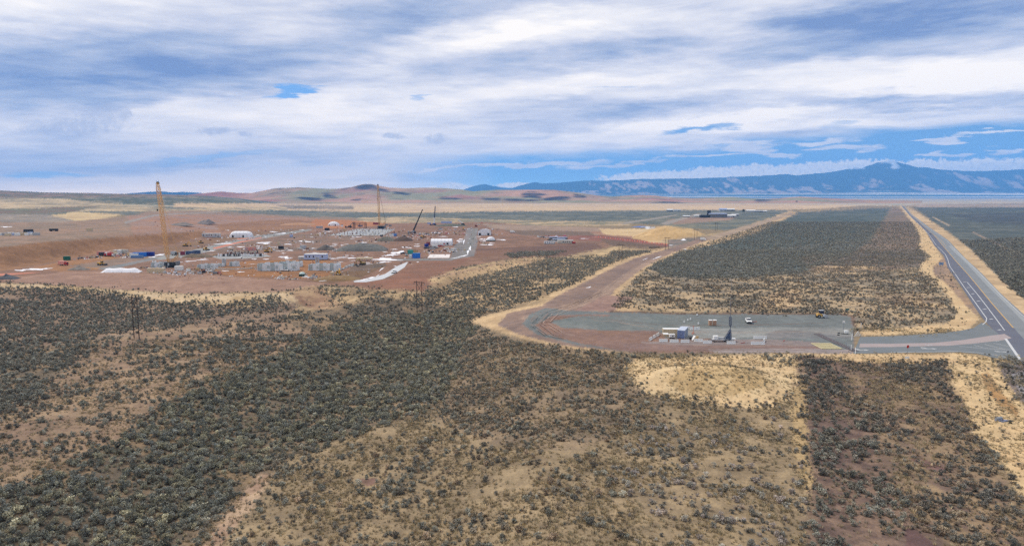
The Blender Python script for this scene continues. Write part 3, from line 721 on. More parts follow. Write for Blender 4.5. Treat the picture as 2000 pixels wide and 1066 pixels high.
# ------------------------------------------------------------------ hills and mountains (real ridges at their own distance)
def ridge_land(name, crest, d0, dc, d1, base_z, cols, rows, nscale, rugged, colfun, x0, x1, crest_wob=0.0):
    a = np.array(crest, float)
    pxs = np.linspace(x0, x1, cols)
    cy = np.interp(pxs, a[:, 0], a[:, 1])
    ht = CAMH + (YH - cy) / FPX * dc * 1.0 - base_z            # crest height above its base
    ht = np.maximum(ht, 0.0)
    v = np.linspace(0, 1, rows)
    vc = 0.62
    k = (pxs - 1000) / FPX * 1.0067
    Y = np.where(v < vc, d0 + (dc - d0) * v / vc, dc + (d1 - dc) * (v - vc) / (1 - vc))[:, None] * np.ones(cols)[None, :]
    X = k[None, :] * Y
    shape = np.where(v < vc, (v / vc), np.cos((v - vc) / (1 - vc) * PI / 2))[:, None]
    n = fbm(X / nscale, Y / nscale * 0.8, 6, 300, 0.55)
    rid = 1 - np.abs(2 * fbm(X / nscale * 1.3 + 5, Y / nscale * 0.5, 5, 330, 0.5) - 1) * 1.6
    sh = np.clip(shape, 0, 1)
    vv_ = np.clip(v / vc, 0, 1)[:, None]
    gul = np.clip(np.abs(2 * fbm(X / nscale * 1.15 + 5, Y / nscale * .42, 5, 330, .5) - 1) * 2.4, 0, 1)      # 0 in the gully floors, 1 on the spurs
    gul2 = np.clip(np.abs(2 * fbm(X / nscale * 3.2, Y / nscale * 1.1, 4, 337, .5) - 1) * 2.2, 0, 1)
    rid = gul * .7 + gul2 * .3
    cut = rugged * (1 - rid) * np.sin(vv_ ** .8 * PI) ** .8
    Zr = base_z + ht[None, :] * np.clip(sh ** (1.05 + .5 * n) * (1 - cut), 0, 1.0)
    Zr = Zr + ht[None, :] * crest_wob * (fbm(X / (nscale * .12), Y / (nscale * .2), 3, 350) - .5) * sh
    Zr[0, :] = base_z - 3
    Zr[-1, :] = base_z - 3
    gzx = np.gradient(Zr, axis=1) / np.maximum(np.gradient(X, axis=1), 1e-3)
    C = colfun(pxs[None, :] + 0 * X, Zr - base_z, ht[None, :] + 0 * X, n, rid, X, Y, gzx)
    ii = np.arange(rows * cols).reshape(rows, cols)
    qd = np.stack([ii[:-1, :-1], ii[:-1, 1:], ii[1:, 1:], ii[1:, :-1]], -1).reshape(-1, 4)
    return grid_object(name, np.stack([X.ravel(), Y.ravel(), Zr.ravel()], 1), qd, C.reshape(-1, 3), HILL_MAT)


def hill_col(pxs, hgt, top, n, rid, X, Y, gzx):
    t = np.clip((fbm(X / 420, Y / 420, 4, 401) - .5) * 4 + .5, 0, 1)[..., None]
    c = np.array(lin((186, 146, 120))) * t + np.array(lin((150, 144, 112))) * (1 - t)
    t = np.clip((fbm(X / 700 + 7, Y / 500, 4, 411) - .56) * 7, 0, 1)[..., None]
    c = c * (1 - t) + np.array(lin((164, 116, 104))) * t
    rk = np.zeros(pxs.shape)
    rel = hgt / np.maximum(top, 1)
    for cx, w, lo, hi in ((728, 30, .66, .97), (745, 20, .62, .88), (1040, 22, .30, .80), (1085, 26, .10, .45), (1000, 18, .08, .3), (960, 20, .1, .3),
                          (650, 14, .3, .6), (610, 26, .12, .32), (1130, 14, .5, .8), (880, 20, .14, .28), (700, 12, .1, .2), (1300, 30, .0, .2), (1482, 16, .1, .9), (790, 20, .5, .7), (1020, 40, .1, .28)):
        rk = np.maximum(rk, np.exp(-((pxs - cx) / w) ** 4) * sstep(lo - .08, lo + .06, rel) * (1 - sstep(hi - .06, hi + .08, rel)))
    rk = np.clip(rk * 1.25 + (fbm(X / 150, Y / 110, 5, 421) - .5) * 3.0 - .42, 0, .95)[..., None]
    return c * (1 - rk) + np.array(lin((58, 54, 58))) * rk


HILLS = [(-300, 390), (340, 388), (380, 380), (440, 374), (470, 377), (500, 377), (525, 372), (545, 368), (590, 366), (640, 369), (665, 369), (690, 366), (704, 362), (716, 360), (732, 360), (748, 364), (765, 367),
         (800, 368), (830, 367), (860, 367), (900, 370), (925, 374), (945, 372), (975, 371), (1030, 371), (1080, 371), (1100, 373), (1130, 377), (1165, 382), (1190, 384), (1220, 382), (1250, 381), (1275, 382), (1310, 386), (1350, 387), (1385, 386), (1425, 385), (1450, 387),
         (1490, 389), (1520, 387), (1556, 384), (1600, 387), (1700, 391), (1800, 392), (3000, 395)]
ridge_land("hills", HILLS, 4700, 6200, 7600, 0.0, 900, 70, 620, 0.55, hill_col, 330, 1790, .03)
ridge_land("hills", [(330, 390), (410, 378), (430, 377), (462, 379), (520, 390)], 7800, 8600, 9400, 0.0, 120, 24, 500, 0.1, lambda *a: np.ones(a[0].shape + (3,)) * np.array(lin((60, 70, 70))), 320, 540)


def mount_col(pxs, hgt, top, n, rid, X, Y, gzx):
    forest = np.array(lin((46, 62, 58)))
    grass = np.array(lin((186, 162, 142)))
    rel = hgt / np.maximum(top, 1)
    gx_ = np.clip(gzx * 2.0, -1, 1)                          # grass on sunward flanks, timber on the others: flank shading put into the colour
    t = np.clip((fbm(X / 620, Y / 900, 5, 501) - .56 - .40 * (rel - .30) + .30 * gx_ + .34 * (rid - .5)) * 6, 0, .9)[..., None]
    c = forest * (1 - t) + grass * t
    sn = np.clip((fbm(X / 420, Y / 420, 4, 521) - .60 + .25 * (rel - .9)) * 9 * (hgt > 880), 0, .9)[..., None]
    c = c * (1 - sn) + .8 * sn
    # farmed flats at the foot: pale stubble in bands with dark fields between
    bandn = fbm(X / 5200, hgt / 17.0 + X / 30000, 4, 541)
    low = np.clip((.20 - rel + .10 * (fbm(X / 2500, Y / 2500, 3, 551) - .5)) * 14, 0, 1)[..., None]
    pale = np.clip((bandn - .42) * 7, 0, 1)[..., None]
    flats = np.array(lin((240, 226, 206))) * pale + np.array(lin((70, 96, 92))) * (1 - pale)
    c = c * (1 - low) + flats * low
    return c


MOUNT = [(700, 392), (860, 384), (905, 371), (930, 363), (947, 360), (965, 364), (985, 367), (1000, 368), (1012, 364), (1030, 359), (1045, 356), (1060, 359), (1085, 358), (1110, 356), (1140, 353), (1180, 354), (1215, 352), (1250, 350), (1300, 350), (1340, 349), (1400, 348), (1450, 345), (1495, 344),
         (1512, 342), (1525, 341), (1545, 343), (1580, 340), (1610, 337), (1635, 333), (1655, 327), (1668, 330), (1685, 325), (1700, 319), (1722, 315), (1738, 317), (1752, 321), (1764, 325), (1780, 329), (1800, 329), (1830, 333), (1870, 335), (1900, 335), (1935, 334), (1965, 333), (1980, 332), (2000, 335), (2060, 336), (2150, 330), (2300, 338), (2600, 340), (3000, 350)]
ridge_land("mountains", MOUNT, 16500, 21000, 25000, 0.0, 1300, 130, 1500, 0.62, mount_col, 700, 2700, .05)
ridge_land("mountains", [(150, 392), (250, 379), (275, 377), (300, 375), (325, 374), (345, 376), (365, 375), (390, 376), (420, 379), (560, 392)], 13000, 15000, 17000, 0.0, 160, 30, 900, 0.2, mount_col, 120, 620, .03)

# ------------------------------------------------------------------ paved roads, markings, snow
def flat_poly(name, pts, z, mat, parent=None, kind='structure'):
    """level sheet from an outline read off the photograph, laid on the plain"""
    vs = []
    for p_, r_ in zip(pts, pts[1:] + pts[:1]):
        n = max(1, int(math.hypot(r_[0] - p_[0], r_[1] - p_[1]) // 25))
        for i in range(n):
            t = i / n
            x, y = flat_pt(p_[0] + (r_[0] - p_[0]) * t, p_[1] + (r_[1] - p_[1]) * t)
            vs.append((float(x), float(y), z))
    o = add_mesh(name, vs, [tuple(range(len(vs)))], mat, parent)
    if o.data.polygons[0].normal.z < 0:
        o.data.flip_normals()
    if kind:
        o['kind'] = kind
    return o


def dist_strip(name, left, right, z, mat, n=160, kind='structure'):
    """road surface between two edge lines, each given as points of the photograph"""
    def walk(L):
        w = [np.array(flat_pt(*p_), float) for p_ in L]
        d = [0]
        for a, b_ in zip(w[:-1], w[1:]):
            d.append(d[-1] + math.log(max(b_[1], 1) / max(a[1], 1)) ** 2 ** .5 if False else d[-1] + np.linalg.norm(b_ - a))
        return np.array(w), np.array(d) / d[-1]
    lw, ld = walk(left)
    rw, rd = walk(right)
    ts = np.linspace(0, 1, n)
    vs, fs = [], []
    for t in ts:
        for w, d in ((lw, ld), (rw, rd)):
            vs.append((float(np.interp(t, d, w[:, 0])), float(np.interp(t, d, w[:, 1])), z))
    for i in range(n - 1):
        fs.append((2 * i, 2 * i + 1, 2 * i + 3, 2 * i + 2))
    o = add_mesh(name, vs, fs, mat)
    if o.data.polygons[0].normal.z < 0:
        o.data.flip_normals()
    if kind:
        o['kind'] = kind
    return o


def line_strip(MBv, MBf, pts, w, z, dash=None):
    """painted line of width w (m) along points of the photograph"""
    P_ = [Vector((*map(float, flat_pt(*p_)), z)) for p_ in pts]
    for a, b_ in zip(P_[:-1], P_[1:]):
        dv = b_ - a
        L = dv.length
        dv.normalize()
        s_ = Vector((-dv.y, dv.x, 0)) * w / 2
        segs = [(0, L)] if not dash else [(t, min(t + dash[0], L)) for t in np.arange(0, L, dash[0] + dash[1])]
        for t0, t1 in segs:
            i = len(MBv)
            for p_ in (a + dv * t0 - s_, a + dv * t1 - s_, a + dv * t1 + s_, a + dv * t0 + s_):
                MBv.append(tuple(p_))
            MBf.append((i, i + 1, i + 2, i + 3))


def asphalt(name, c1, c2, worn=None):
    m, q, b = new_mat(name)
    pos = q.n('ShaderNodeNewGeometry').outputs['Position']
    f = q.math('ADD', q.math('MULTIPLY', q.noise(pos, .09, 5, .65), .6), q.math('MULTIPLY', q.noise(pos, 4.0, 3, .6), .4))
    q.link(q.ramp(f, [(.35, lin(c1)), (.68, lin(c2))]), b.inputs['Base Color'])
    b.inputs['Roughness'].default_value = .85
    b.inputs['Specular IOR Level'].default_value = .2
    return m


A_DARK = asphalt("asphalt_new", (92, 94, 106), (108, 110, 119))
A_GREY = asphalt("asphalt_worn", (118, 122, 124), (136, 139, 140))
A_MID = asphalt("asphalt_grey", (106, 112, 114), (122, 126, 128))
A_DUST = asphalt("asphalt_dusty", (152, 140, 138), (172, 158, 154))
PAINT_W = paintm("white_road_paint", (198, 199, 198), .7, 0, .12, 2)
PAINT_Y = paintm("yellow_road_paint", (196, 160, 96), .7, 0, .12, 2)

L_EDGE = [(1760.5, 402), (1780, 425), (1808, 451), (1825, 480), (1843, 499), (1851, 523), (1877, 559), (1896, 588), (1912, 612), (1924, 628)]
R_EDGE = [(1766, 402), (1781, 419), (1818, 446), (1852, 469), (1886, 505), (1916, 532), (1941, 559), (1959, 577), (2000, 614), (2180, 775)]
CENT = [(1763, 402), (1780, 420), (1825, 460), (1840, 478), (1867, 510), (1889, 534), (1910, 559), (1937, 592), (1980, 640), (2060, 730), (2130, 800)]
L_ALL = L_EDGE[:-1] + [(1924, 628), (1965, 668), (2000, 712), (2070, 800)]
dist_strip("highway", L_ALL, CENT, .030, A_DARK)
dist_strip("highway", CENT, R_EDGE + [(2250, 830)], .030, A_GREY)
flat_poly("side_road", [(1680, 658), (1740, 656.5), (1824, 651.5), (1875, 646), (1902, 640), (1917, 630), (1926, 633), (1966, 664), (2000, 705), (1990, 705), (1943, 699), (1909, 690.5), (1872, 687.5), (1740, 689), (1666, 690.5)], .036, A_MID)
flat_poly("side_road", [(1680, 671), (1740, 671), (1824, 669.5), (1880, 664), (1930, 656), (1962, 652), (1976, 660), (1960, 664), (1900, 671), (1850, 675), (1740, 677.5), (1678, 678)], .042, A_DUST)
flat_poly("highway", [(1852, 480), (1866, 494), (1890, 517), (1930, 560), (1975, 604), (2010, 640), (2014, 636), (1980, 600), (1937, 556), (1900, 518), (1874, 494), (1858, 480)], .036, asphalt("asphalt_track", (142, 146, 146), (152, 155, 155)))
# white paint
V_, F_ = [], []
line_strip(V_, F_, [(1815, 459), (1828, 478), (1846, 496), (1851, 506), (1855, 520), (1869, 540), (1882, 559), (1905, 591), (1920, 612), (1927, 621.5), (1926, 628), (1919, 634)], .34, .050)
line_strip(V_, F_, [(1889, 551), (1910, 576), (1930, 602), (1962, 645)], .34, .050)
line_strip(V_, F_, [(1964, 661), (1993, 703)], .8, .050)
line_strip(V_, F_, [(1740, 688), (1872, 686), (1909, 688.5), (1943, 693), (1996, 703.5)], .3, .050)
line_strip(V_, F_, [(1874, 676.5), (1920, 680), (1976, 683.5)], .25, .050)
for a_, b_ in (((1903, 674), (1920, 678.5)), ((1923, 672.5), (1962, 682)), ((1940, 670), (1975, 677))):
    line_strip(V_, F_, [a_, b_], .25, .054)
for cx_, cy_ in ((1884.5, 550.5), (1891, 561.5), (1900, 573.8), (1911, 587.8), (1923, 603.8), (1936, 623), (1952, 644)):
    line_strip(V_, F_, [(cx_ - 3.2, cy_ + .3), (cx_ + 3.2, cy_ - .3)], .8, .054)
for cx_, cy_ in ((1847, 484), (1852, 489.5), (1858, 495), (1864.5, 501.5)):
    line_strip(V_, F_, [(cx_ - 1.8, cy_), (cx_ + 1.8, cy_)], 1.0, .054)
line_strip(V_, F_, [(1760.8, 402.5), (1780.6, 424), (1815, 459)], .34, .050)
line_strip(V_, F_, [(1776, 417), (1816, 447), (1850, 470.5), (1883, 505.5), (1913, 533), (1956, 578), (1997, 616), (2160, 770)], .25, .050)


def arrow(cx_, cy_, s_, turn):
    x, y = map(float, flat_pt(cx_, cy_))
    for pts in ([(-1.6, -.2), (1.2, -.2), (1.2, .2), (-1.6, .2)], [(1.2, -.6), (2.4, 0), (1.2, .6)], [(-.4, .2), (.1, .2), (-.5, 1.0 * turn), (-1.0, 1.0 * turn)], [(-1.5, .9 * turn), (.1, .9 * turn), (-.7, 1.7 * turn)]):
        i = len(V_)
        pp = [(x + px_ * s_, y + py_ * s_, .058) for px_, py_ in pts]
        if (pp[1][0] - pp[0][0]) * (pp[2][1] - pp[0][1]) - (pp[1][1] - pp[0][1]) * (pp[2][0] - pp[0][0]) < 0:
            pp.reverse()
        V_.extend(pp)
        F_.append(tuple(range(i, i + len(pp))))


arrow(1812.5, 681, 1.25, 1)
arrow(1954, 687, .9, 1)
arrow(1681, 683.5, 1.15, 1)
arrow(1812.5, 673, .7, -1)
arrow(1945, 666, .6, -1)
o = add_mesh("road_markings", V_, F_, PAINT_W)
o['kind'] = 'structure'
V_, F_ = [], []
line_strip(V_, F_, [(1763, 402), (1780, 420), (1825, 460), (1840, 478), (1867, 510), (1889, 534), (1910, 559), (1937, 592), (1979, 640)], .42, .052)
line_strip(V_, F_, [(1825, 459), (1838, 470), (1844, 476.5), (1848, 482)], .3, .056)
o = add_mesh("road_markings", V_, F_, PAINT_Y)
o['kind'] = 'structure'

# slabs and tarmac bits on the site
CONC = paintm("concrete", (196, 190, 180), .85, 0, .08, .4)
CONC_G = paintm("concrete_grey", (150, 150, 148), .85, 0, .12, .3)
SNOWM = paintm("snow", (238, 238, 242), .8, 0, .04, .3)
flat_poly("concrete_slab", [(834.5, 504), (840, 497), (879.5, 497), (877.5, 504)], .16, paintm("white_slab", (222, 214, 208), .8, 0, .05, .3))
flat_poly("concrete_slab", [(690, 549), (720, 545), (752, 535), (775, 520), (795, 511.5), (797, 512), (790, 522), (770, 535), (748, 545), (715, 551), (692, 551)], .03, paintm("frosted_gravel", (196, 198, 200), .85, 0, .14, .15))
flat_poly("concrete_slab", [(640, 460), (700, 447), (772, 448), (746, 460)], .03, paintm("blinding_concrete", (160, 160, 156), .85, 0, .14, .2))
flat_poly("concrete_slab", [(411, 501), (440, 497), (520, 497), (530, 501), (480, 505), (430, 506)], .03, CONC_G)
flat_poly("concrete_slab", [(760, 506), (874, 506), (898, 499), (912, 476), (924, 446), (934, 446), (926, 476), (912, 501), (880, 509), (760, 509)], .02, asphalt("site_gravel", (112, 112, 108), (132, 126, 120)))


def snow_patches():
    V, F = [], []
    r = random.Random(5)

    def patch(px, py, w, h, tilt=0.0):
        n = 18
        pts = []
        ph = r.uniform(0, 6)
        for i in range(n):
            a = 2 * PI * i / n
            k = 1 + .30 * math.sin(3 * a + ph) + .22 * math.sin(5 * a + 2 * ph) + r.uniform(-.16, .16)
            ox = math.cos(a) * w / 2 * k
            pts.append((px + ox, py + math.sin(a) * h / 2 * k + tilt * ox))
        i0 = len(V)
        for p_ in pts:
            x, y = flat_pt(*p_)
            V.append((float(x), float(y), float(height(x, y)) + .06))
        x, y = flat_pt(px, py)
        V.append((float(x), float(y), float(height(x, y)) + .12))
        for i in range(n):
            a, b_, c = i0 + i, i0 + (i + 1) % n, i0 + n
            if (V[b_][0] - V[a][0]) * (V[c][1] - V[a][1]) - (V[b_][1] - V[a][1]) * (V[c][0] - V[a][0]) < 0:
                a, b_ = b_, a
            F.append((a, b_, c))
    for p_ in [(515, 475, 26, 2.4, .05), (438, 476, 34, 1.6, -.03), (520, 473, 22, 1), (590, 471, 18, 1.6), (602, 472, 24, 1.3), (560, 477, 10, 1.2), (551, 456, 20, 1.4, -.1), (535, 453, 12, 1), (640, 481, 24, 1.2), (566, 489, 14, 1.2),
               (556, 502, 16, 2.2, -.1), (562, 504, 18, 1.8, -.1), (520, 506, 12, 1.2), (497, 506, 10, 1), (396, 507, 20, 1.6, -.06), (350, 512, 12, 1), (372, 510, 22, 1, -.05), (412, 490, 14, .9), (660, 487, 12, 1), (612, 485, 8, 1), (470, 482, 16, 1.4),
               (707, 474, 16, 1.4, -.1), (778, 493, 26, 4.0, -.12), (764, 498, 30, 2.8, -.1), (690, 504, 24, 1.6), (668, 503, 22, 1.2), (752, 506, 40, 4.4), (762, 508, 40, 2.4), (748, 512, 20, 2, -.1), (745, 526, 9, 2.4, -.7), (722, 543, 22, 2.2, -.22), (738, 538, 8, 1.2, -.6), (705, 547, 20, 1.2, -.1),
               (770, 487, 12, 1.2), (790, 483, 12, 1.4), (815, 481, 12, 1.2), (815, 477, 10, .9), (800, 484, 10, 1), (750, 486, 12, 1.2), (668, 479, 6, 1), (744, 468, 8, 1), (772, 520, 6, 1), (816, 511.5, 5, 1), (680, 499, 14, .8),
               (900, 467, 8, 1.6), (897, 470, 12, 1.6), (898, 473, 9, 1), (906, 472, 3, 6, -1.5), (944, 467, 16, 1.6), (944, 470, 14, 1.2), (952, 478, 24, 1.8), (978, 468, 16, 1), (984, 469, 8, 1.2), (960, 475, 10, 1), (918, 485, 4, 8, -.5), (914, 492, 4, 7, -.7), (904, 500, 20, 1.6, -.22), (889, 504, 14, 1, -.1),
               (66, 526, 34, 3.2), (40, 528, 20, 2.2), (88, 525, 24, 2, -.1), (22, 541, 22, 2, .05), (243, 502.5, 14, 1.2, -.1), (310, 498, 24, 2.4, -.12), (298, 502, 14, 1.6, -.1), (14, 463, 22, 1.6), (852, 455, 16, 1), (890, 443, 10, 1), (1140, 466, 16, .8), (1310, 479, 9, .9), (1335, 470, 8, 1.3), (1338, 487, 8, 1.2), (1268, 446, 20, 1.4), (1260, 506, 10, .8, -.4), (1284, 503, 16, 1.4, -.35), (1150, 561, 10, 1.2, -.2),
               (850, 454.5, 18, 1), (866, 462, 16, 1), (1265, 443, 12, 1), (935, 462, 10, .8), (628, 456, 14, .8), (640, 452, 20, .8), (590, 449, 10, .7), (700, 463, 12, .9), (480, 486, 12, 1.4), (450, 483, 10, 1), (505, 481, 8, .8), (535, 483, 16, .8), (548, 490, 18, .8), (652, 505, 16, 1.2), (600, 507, 18, 1), (470, 531, 16, 1.1), (440, 529, 14, 1.1), (545, 544, 10, 1.4), (598, 541, 14, 1.6), (640, 547, 26, 1.8, -.12), (572, 545, 8, 1)]:
        patch(*p_)
    for i in range(60):
        py = r.uniform(450, 520)
        px = r.uniform(400, 760)
        patch(px, py, r.uniform(4, 12) * (py - 383) / 100, r.uniform(.4, .9), r.uniform(-.06, .02))
    o = add_mesh("snow", V, F, SNOWM)
    o['kind'] = 'stuff'


snow_patches()
ORG = paintm("orange_dirt", (190, 122, 96), .9, 0, .1, .2)
for nm, pts in (("dirt_strip", [(-40, 536), (40, 533), (82, 531.5), (60, 534), (0, 538.5), (-40, 540)]),
                ("dirt_strip", [(380, 467), (396, 463), (450, 462.5), (400, 465)]), ("dirt_strip", [(462, 466), (512, 463), (510, 464.5), (465, 468)]), ("dirt_strip", [(415, 484), (470, 471), (520, 463.5), (470, 474), (420, 487)]), ("dirt_strip", [(355, 463.5), (380, 461.5), (398, 461), (380, 464)])):
    flat_poly(nm, pts, .05, ORG)
BLUE_T = paintm("blue_tarp", (74, 100, 160), .5, 0, .08, .4)
flat_poly("pond_liner", [(1232, 443.5), (1248, 441.5), (1262, 442), (1256, 445)], .1, BLUE_T)


# ------------------------------------------------------------------ wheel marks on the pad and the haul road
def wheel_marks():
    r = random.Random(9)
    for nm, col_, seqs in (("wheel_marks", (130, 111, 100), [[(1302, 489), (1262, 508), (1222, 536), (1184, 566), (1130, 592), (1070, 612), (1052, 630), (1080, 652), (1150, 668), (1260, 677), (1400, 680), (1600, 679)],
                                                          [(1296, 491), (1254, 511), (1212, 540), (1172, 570), (1120, 593), (1052, 612), (1032, 630), (1064, 655), (1150, 673), (1260, 682), (1400, 685), (1600, 685)],
                                                          [(1060, 628), (1100, 618), (1180, 622), (1260, 632), (1340, 636), (1480, 634), (1640, 630)]]),
                           ("wheel_marks", (168, 146, 130), [[(1310, 488), (1270, 508), (1230, 537), (1192, 568), (1140, 594), (1085, 612), (1066, 630), (1094, 648), (1160, 664), (1260, 672), (1400, 675), (1600, 674)],
                                                             [(1140, 624), (1200, 628), (1270, 640), (1320, 648), (1420, 650), (1560, 648), (1660, 652)]])):
        V, F = [], []
        for sq in seqs:
            for k_ in range(2):
                ox, oy = r.uniform(-6, 6), r.uniform(-2.2, 2.2)
                pts = []
                for a_, b_ in zip(sq[:-1], sq[1:]):
                    for i_ in range(6):
                        t_ = i_ / 6
                        pts.append((a_[0] + (b_[0] - a_[0]) * t_ + ox + r.uniform(-.4, .4), a_[1] + (b_[1] - a_[1]) * t_ + oy + r.uniform(-.12, .12)))
                w_ = r.uniform(.22, .42)
                line_strip(V, F, pts, w_, .012 + .004 * k_ + (.012 if col_[0] > 120 else 0))
        F = [f_ for f_ in F if r.random() < .7]
        o = add_mesh(nm, V, F, asphalt(nm, tuple(c_ * .96 for c_ in col_), tuple(c_ * 1.08 for c_ in col_)))
        o['kind'] = 'structure'


wheel_marks()

# ------------------------------------------------------------------ mesh builder
class MB:
    def __init__(s):
        s.v, s.f = [], []

    def box(s, c, d, rz=0.0, taper=1.0, top=None):
        """box centred at c (x, y, base z), size d; taper shrinks the top"""
        cx, cy, z = c
        w, l, h = d
        ca, sa = math.cos(rz), math.sin(rz)
        i = len(s.v)
        for zz, k in ((z, 1.0), (z + h, taper)):
            for sx, sy in ((-1, -1), (1, -1), (1, 1), (-1, 1)):
                x, y = sx * w / 2 * k, sy * l / 2 * k
                s.v.append((cx + x * ca - y * sa, cy + x * sa + y * ca, zz))
        for q_ in ((0, 3, 2, 1), (4, 5, 6, 7), (0, 1, 5, 4), (1, 2, 6, 5), (2, 3, 7, 6), (3, 0, 4, 7)):
            s.f.append(tuple(i + k for k in q_))
        return s

    def bar(s, p, q_, w, h=None):
        """straight bar of rectangular section between two points"""
        p, q_ = Vector(p), Vector(q_)
        d = (q_ - p)
        if d.length < 1e-6:
            return s
        d.normalize()
        a = d.cross(Vector((0, 0, 1)))
        if a.length < 1e-4:
            a = Vector((1, 0, 0))
        a.normalize()
        b_ = a.cross(d)
        h = h or w
        i = len(s.v)
        for e in (p, q_):
            for sa, sb in ((-1, -1), (1, -1), (1, 1), (-1, 1)):
                s.v.append(tuple(e + a * sa * w / 2 + b_ * sb * h / 2))
        for k in ((0, 1, 2, 3), (7, 6, 5, 4), (0, 4, 5, 1), (1, 5, 6, 2), (2, 6, 7, 3), (3, 7, 4, 0)):
            s.f.append(tuple(i + j for j in k))
        return s

    def cyl(s, p, q_, r, n=10, r2=None):
        p, q_ = Vector(p), Vector(q_)
        d = (q_ - p).normalized()
        a = d.cross(Vector((0, 0, 1)))
        if a.length < 1e-4:
            a = Vector((1, 0, 0))
        a.normalize()
        b_ = a.cross(d)
        r2 = r if r2 is None else r2
        i = len(s.v)
        for e, rr in ((p, r), (q_, r2)):
            for k in range(n):
                t = 2 * PI * k / n
                s.v.append(tuple(e + (a * math.cos(t) + b_ * math.sin(t)) * rr))
        for k in range(n):
            s.f.append((i + k, i + n + k, i + n + (k + 1) % n, i + (k + 1) % n))
        s.f.append(tuple(i + k for k in range(n)))
        s.f.append(tuple(i + n + k for k in reversed(range(n))))
        return s

    def prism(s, prof, x0, x1):
        """profile in (y, z), counter-clockwise, pulled along x"""
        n = len(prof)
        i = len(s.v)
        for x in (x0, x1):
            for y, z in prof:
                s.v.append((x, y, z))
        for k in range(n):
            s.f.append((i + k, i + (k + 1) % n, i + n + (k + 1) % n, i + n + k))
        s.f.append(tuple(i + k for k in reversed(range(n))))
        s.f.append(tuple(i + n + k for k in range(n)))
        return s

    def lattice(s, p, q_, w, bays, t, w1=None):
        """four-chord lattice boom with zigzag bracing"""
        p, q_ = Vector(p), Vector(q_)
        d = (q_ - p).normalized()
        a = d.cross(Vector((0, 1, 0)))
        a.normalize()
        b_ = a.cross(d)
        w1 = w1 or w * .45

        def ring(k):
            u = k / bays
            ww = w * min(1, .25 + 6 * u, w1 / w + 8 * (1 - u)) / 2
            e = p + (q_ - p) * u
            return [e + a * sa * ww + b_ * sb * ww for sa, sb in ((-1, -1), (1, -1), (1, 1), (-1, 1))]
        prev = ring(0)
        for k in range(1, bays + 1):
            cur = ring(k)
            for c in range(4):
                s.bar(prev[c], cur[c], t)
                s.bar(prev[c] if k % 2 else prev[(c + 1) % 4], cur[(c + 1) % 4] if k % 2 else cur[c], t * .6)
                s.bar(cur[c], cur[(c + 1) % 4], t * .6)
            prev = cur
        return s

    def build(s, name, mat, parent=None, bevel=0.0, smooth=False):
        o = add_mesh(name, s.v, s.f, mat, parent, smooth)
        if bevel:
            md = o.modifiers.new("edge", 'BEVEL')
            md.width = bevel
            md.segments = 1
            md.limit_method = 'ANGLE'
        return o


def thing(name, label, cat, px, py, rot=0.0, group=None, dz=0.0):
    p = ground(px, py)
    o = bpy.data.objects.new(name, None)
    COL.objects.link(o)
    o.location = (p.x, p.y, p.z + dz)
    o.rotation_euler = (0, 0, math.radians(rot))
    o['label'], o['category'] = label, cat
    if group:
        o['group'] = group
    return o


def dup(root, px, py, rot, label=None, group=None, scale=None):
    p = ground(px, py)
    r = root.copy()
    COL.objects.link(r)
    r.location = p
    r.rotation_euler = (0, 0, math.radians(rot))
    if scale:
        r.scale = (scale,) * 3
    if label:
        r['label'] = label
    if group:
        r['group'] = group
    for ch in list(root.children):
        c = ch.copy()
        COL.objects.link(c)
        c.parent = r
        for gch in ch.children:
            d = gch.copy()
            COL.objects.link(d)
            d.parent = c
    return r


def mpp(py):
    return CAMH / (py - YH)


P_WHITE = paintm("white_painted_metal", (232, 232, 228), .5, 0, .06)
P_CREAM = paintm("cream_painted_metal", (206, 188, 156), .55, 0, .08)
P_LGREY = paintm("light_grey_metal", (176, 178, 180), .55, 0, .1)
P_GREY = paintm("grey_metal", (120, 122, 124), .55, 0, .12)
P_STEEL = paintm("galvanised_steel", (150, 154, 158), .45, .4, .12)
P_DARK = paintm("dark_metal", (48, 48, 50), .6, 0, .15)
P_BLACK = paintm("black_rubber", (28, 28, 30), .8, 0, .2)
P_GLASS = paintm("dark_glass", (44, 52, 66), .12, 0, .05)
P_BLUEG = paintm("blue_grey_sheet", (164, 172, 186), .5, 0, .08)
P_BLUE = paintm("blue_container_paint", (46, 122, 214), .5, 0, .1)
P_NAVY = paintm("deep_blue_paint", (30, 48, 140), .5, 0, .1)
P_TEAL = paintm("teal_container_paint", (70, 160, 150), .5, 0, .1)
P_GREEN = paintm("green_skip_paint", (28, 100, 74), .55, 0, .1)
P_RED = paintm("red_paint", (172, 44, 44), .5, 0, .1)
P_ORANGE = paintm("orange_plastic", (222, 112, 60), .55, 0, .08)
P_PINK = paintm("faded_red_paint", (216, 150, 136), .6, 0, .1)
P_YEL = paintm("machine_yellow", (222, 170, 62), .5, 0, .1)
P_YCR = paintm("crane_yellow", (214, 168, 108), .5, 0, .08)
P_FAB = paintm("white_fabric", (236, 236, 238), .7, 0, .03)
P_WOOD = paintm("weathered_pole", (72, 58, 50), .9, 0, .2)
P_TAN = paintm("tan_plastic", (188, 150, 122), .6, 0, .06)
P_LUMB = paintm("formwork_timber", (196, 168, 122), .8, 0, .15)
P_BLUEW = paintm("pale_blue_cladding", (176, 190, 222), .55, 0, .05)
P_RUST = paintm("rusty_rebar", (128, 72, 58), .9, 0, .15)


def rot_px(p0, p1):
    """heading of the ground line between two points of the photograph"""
    a, b_ = flat_pt(*p0), flat_pt(*p1)
    return math.degrees(math.atan2(float(b_[1] - a[1]), float(b_[0] - a[0])))


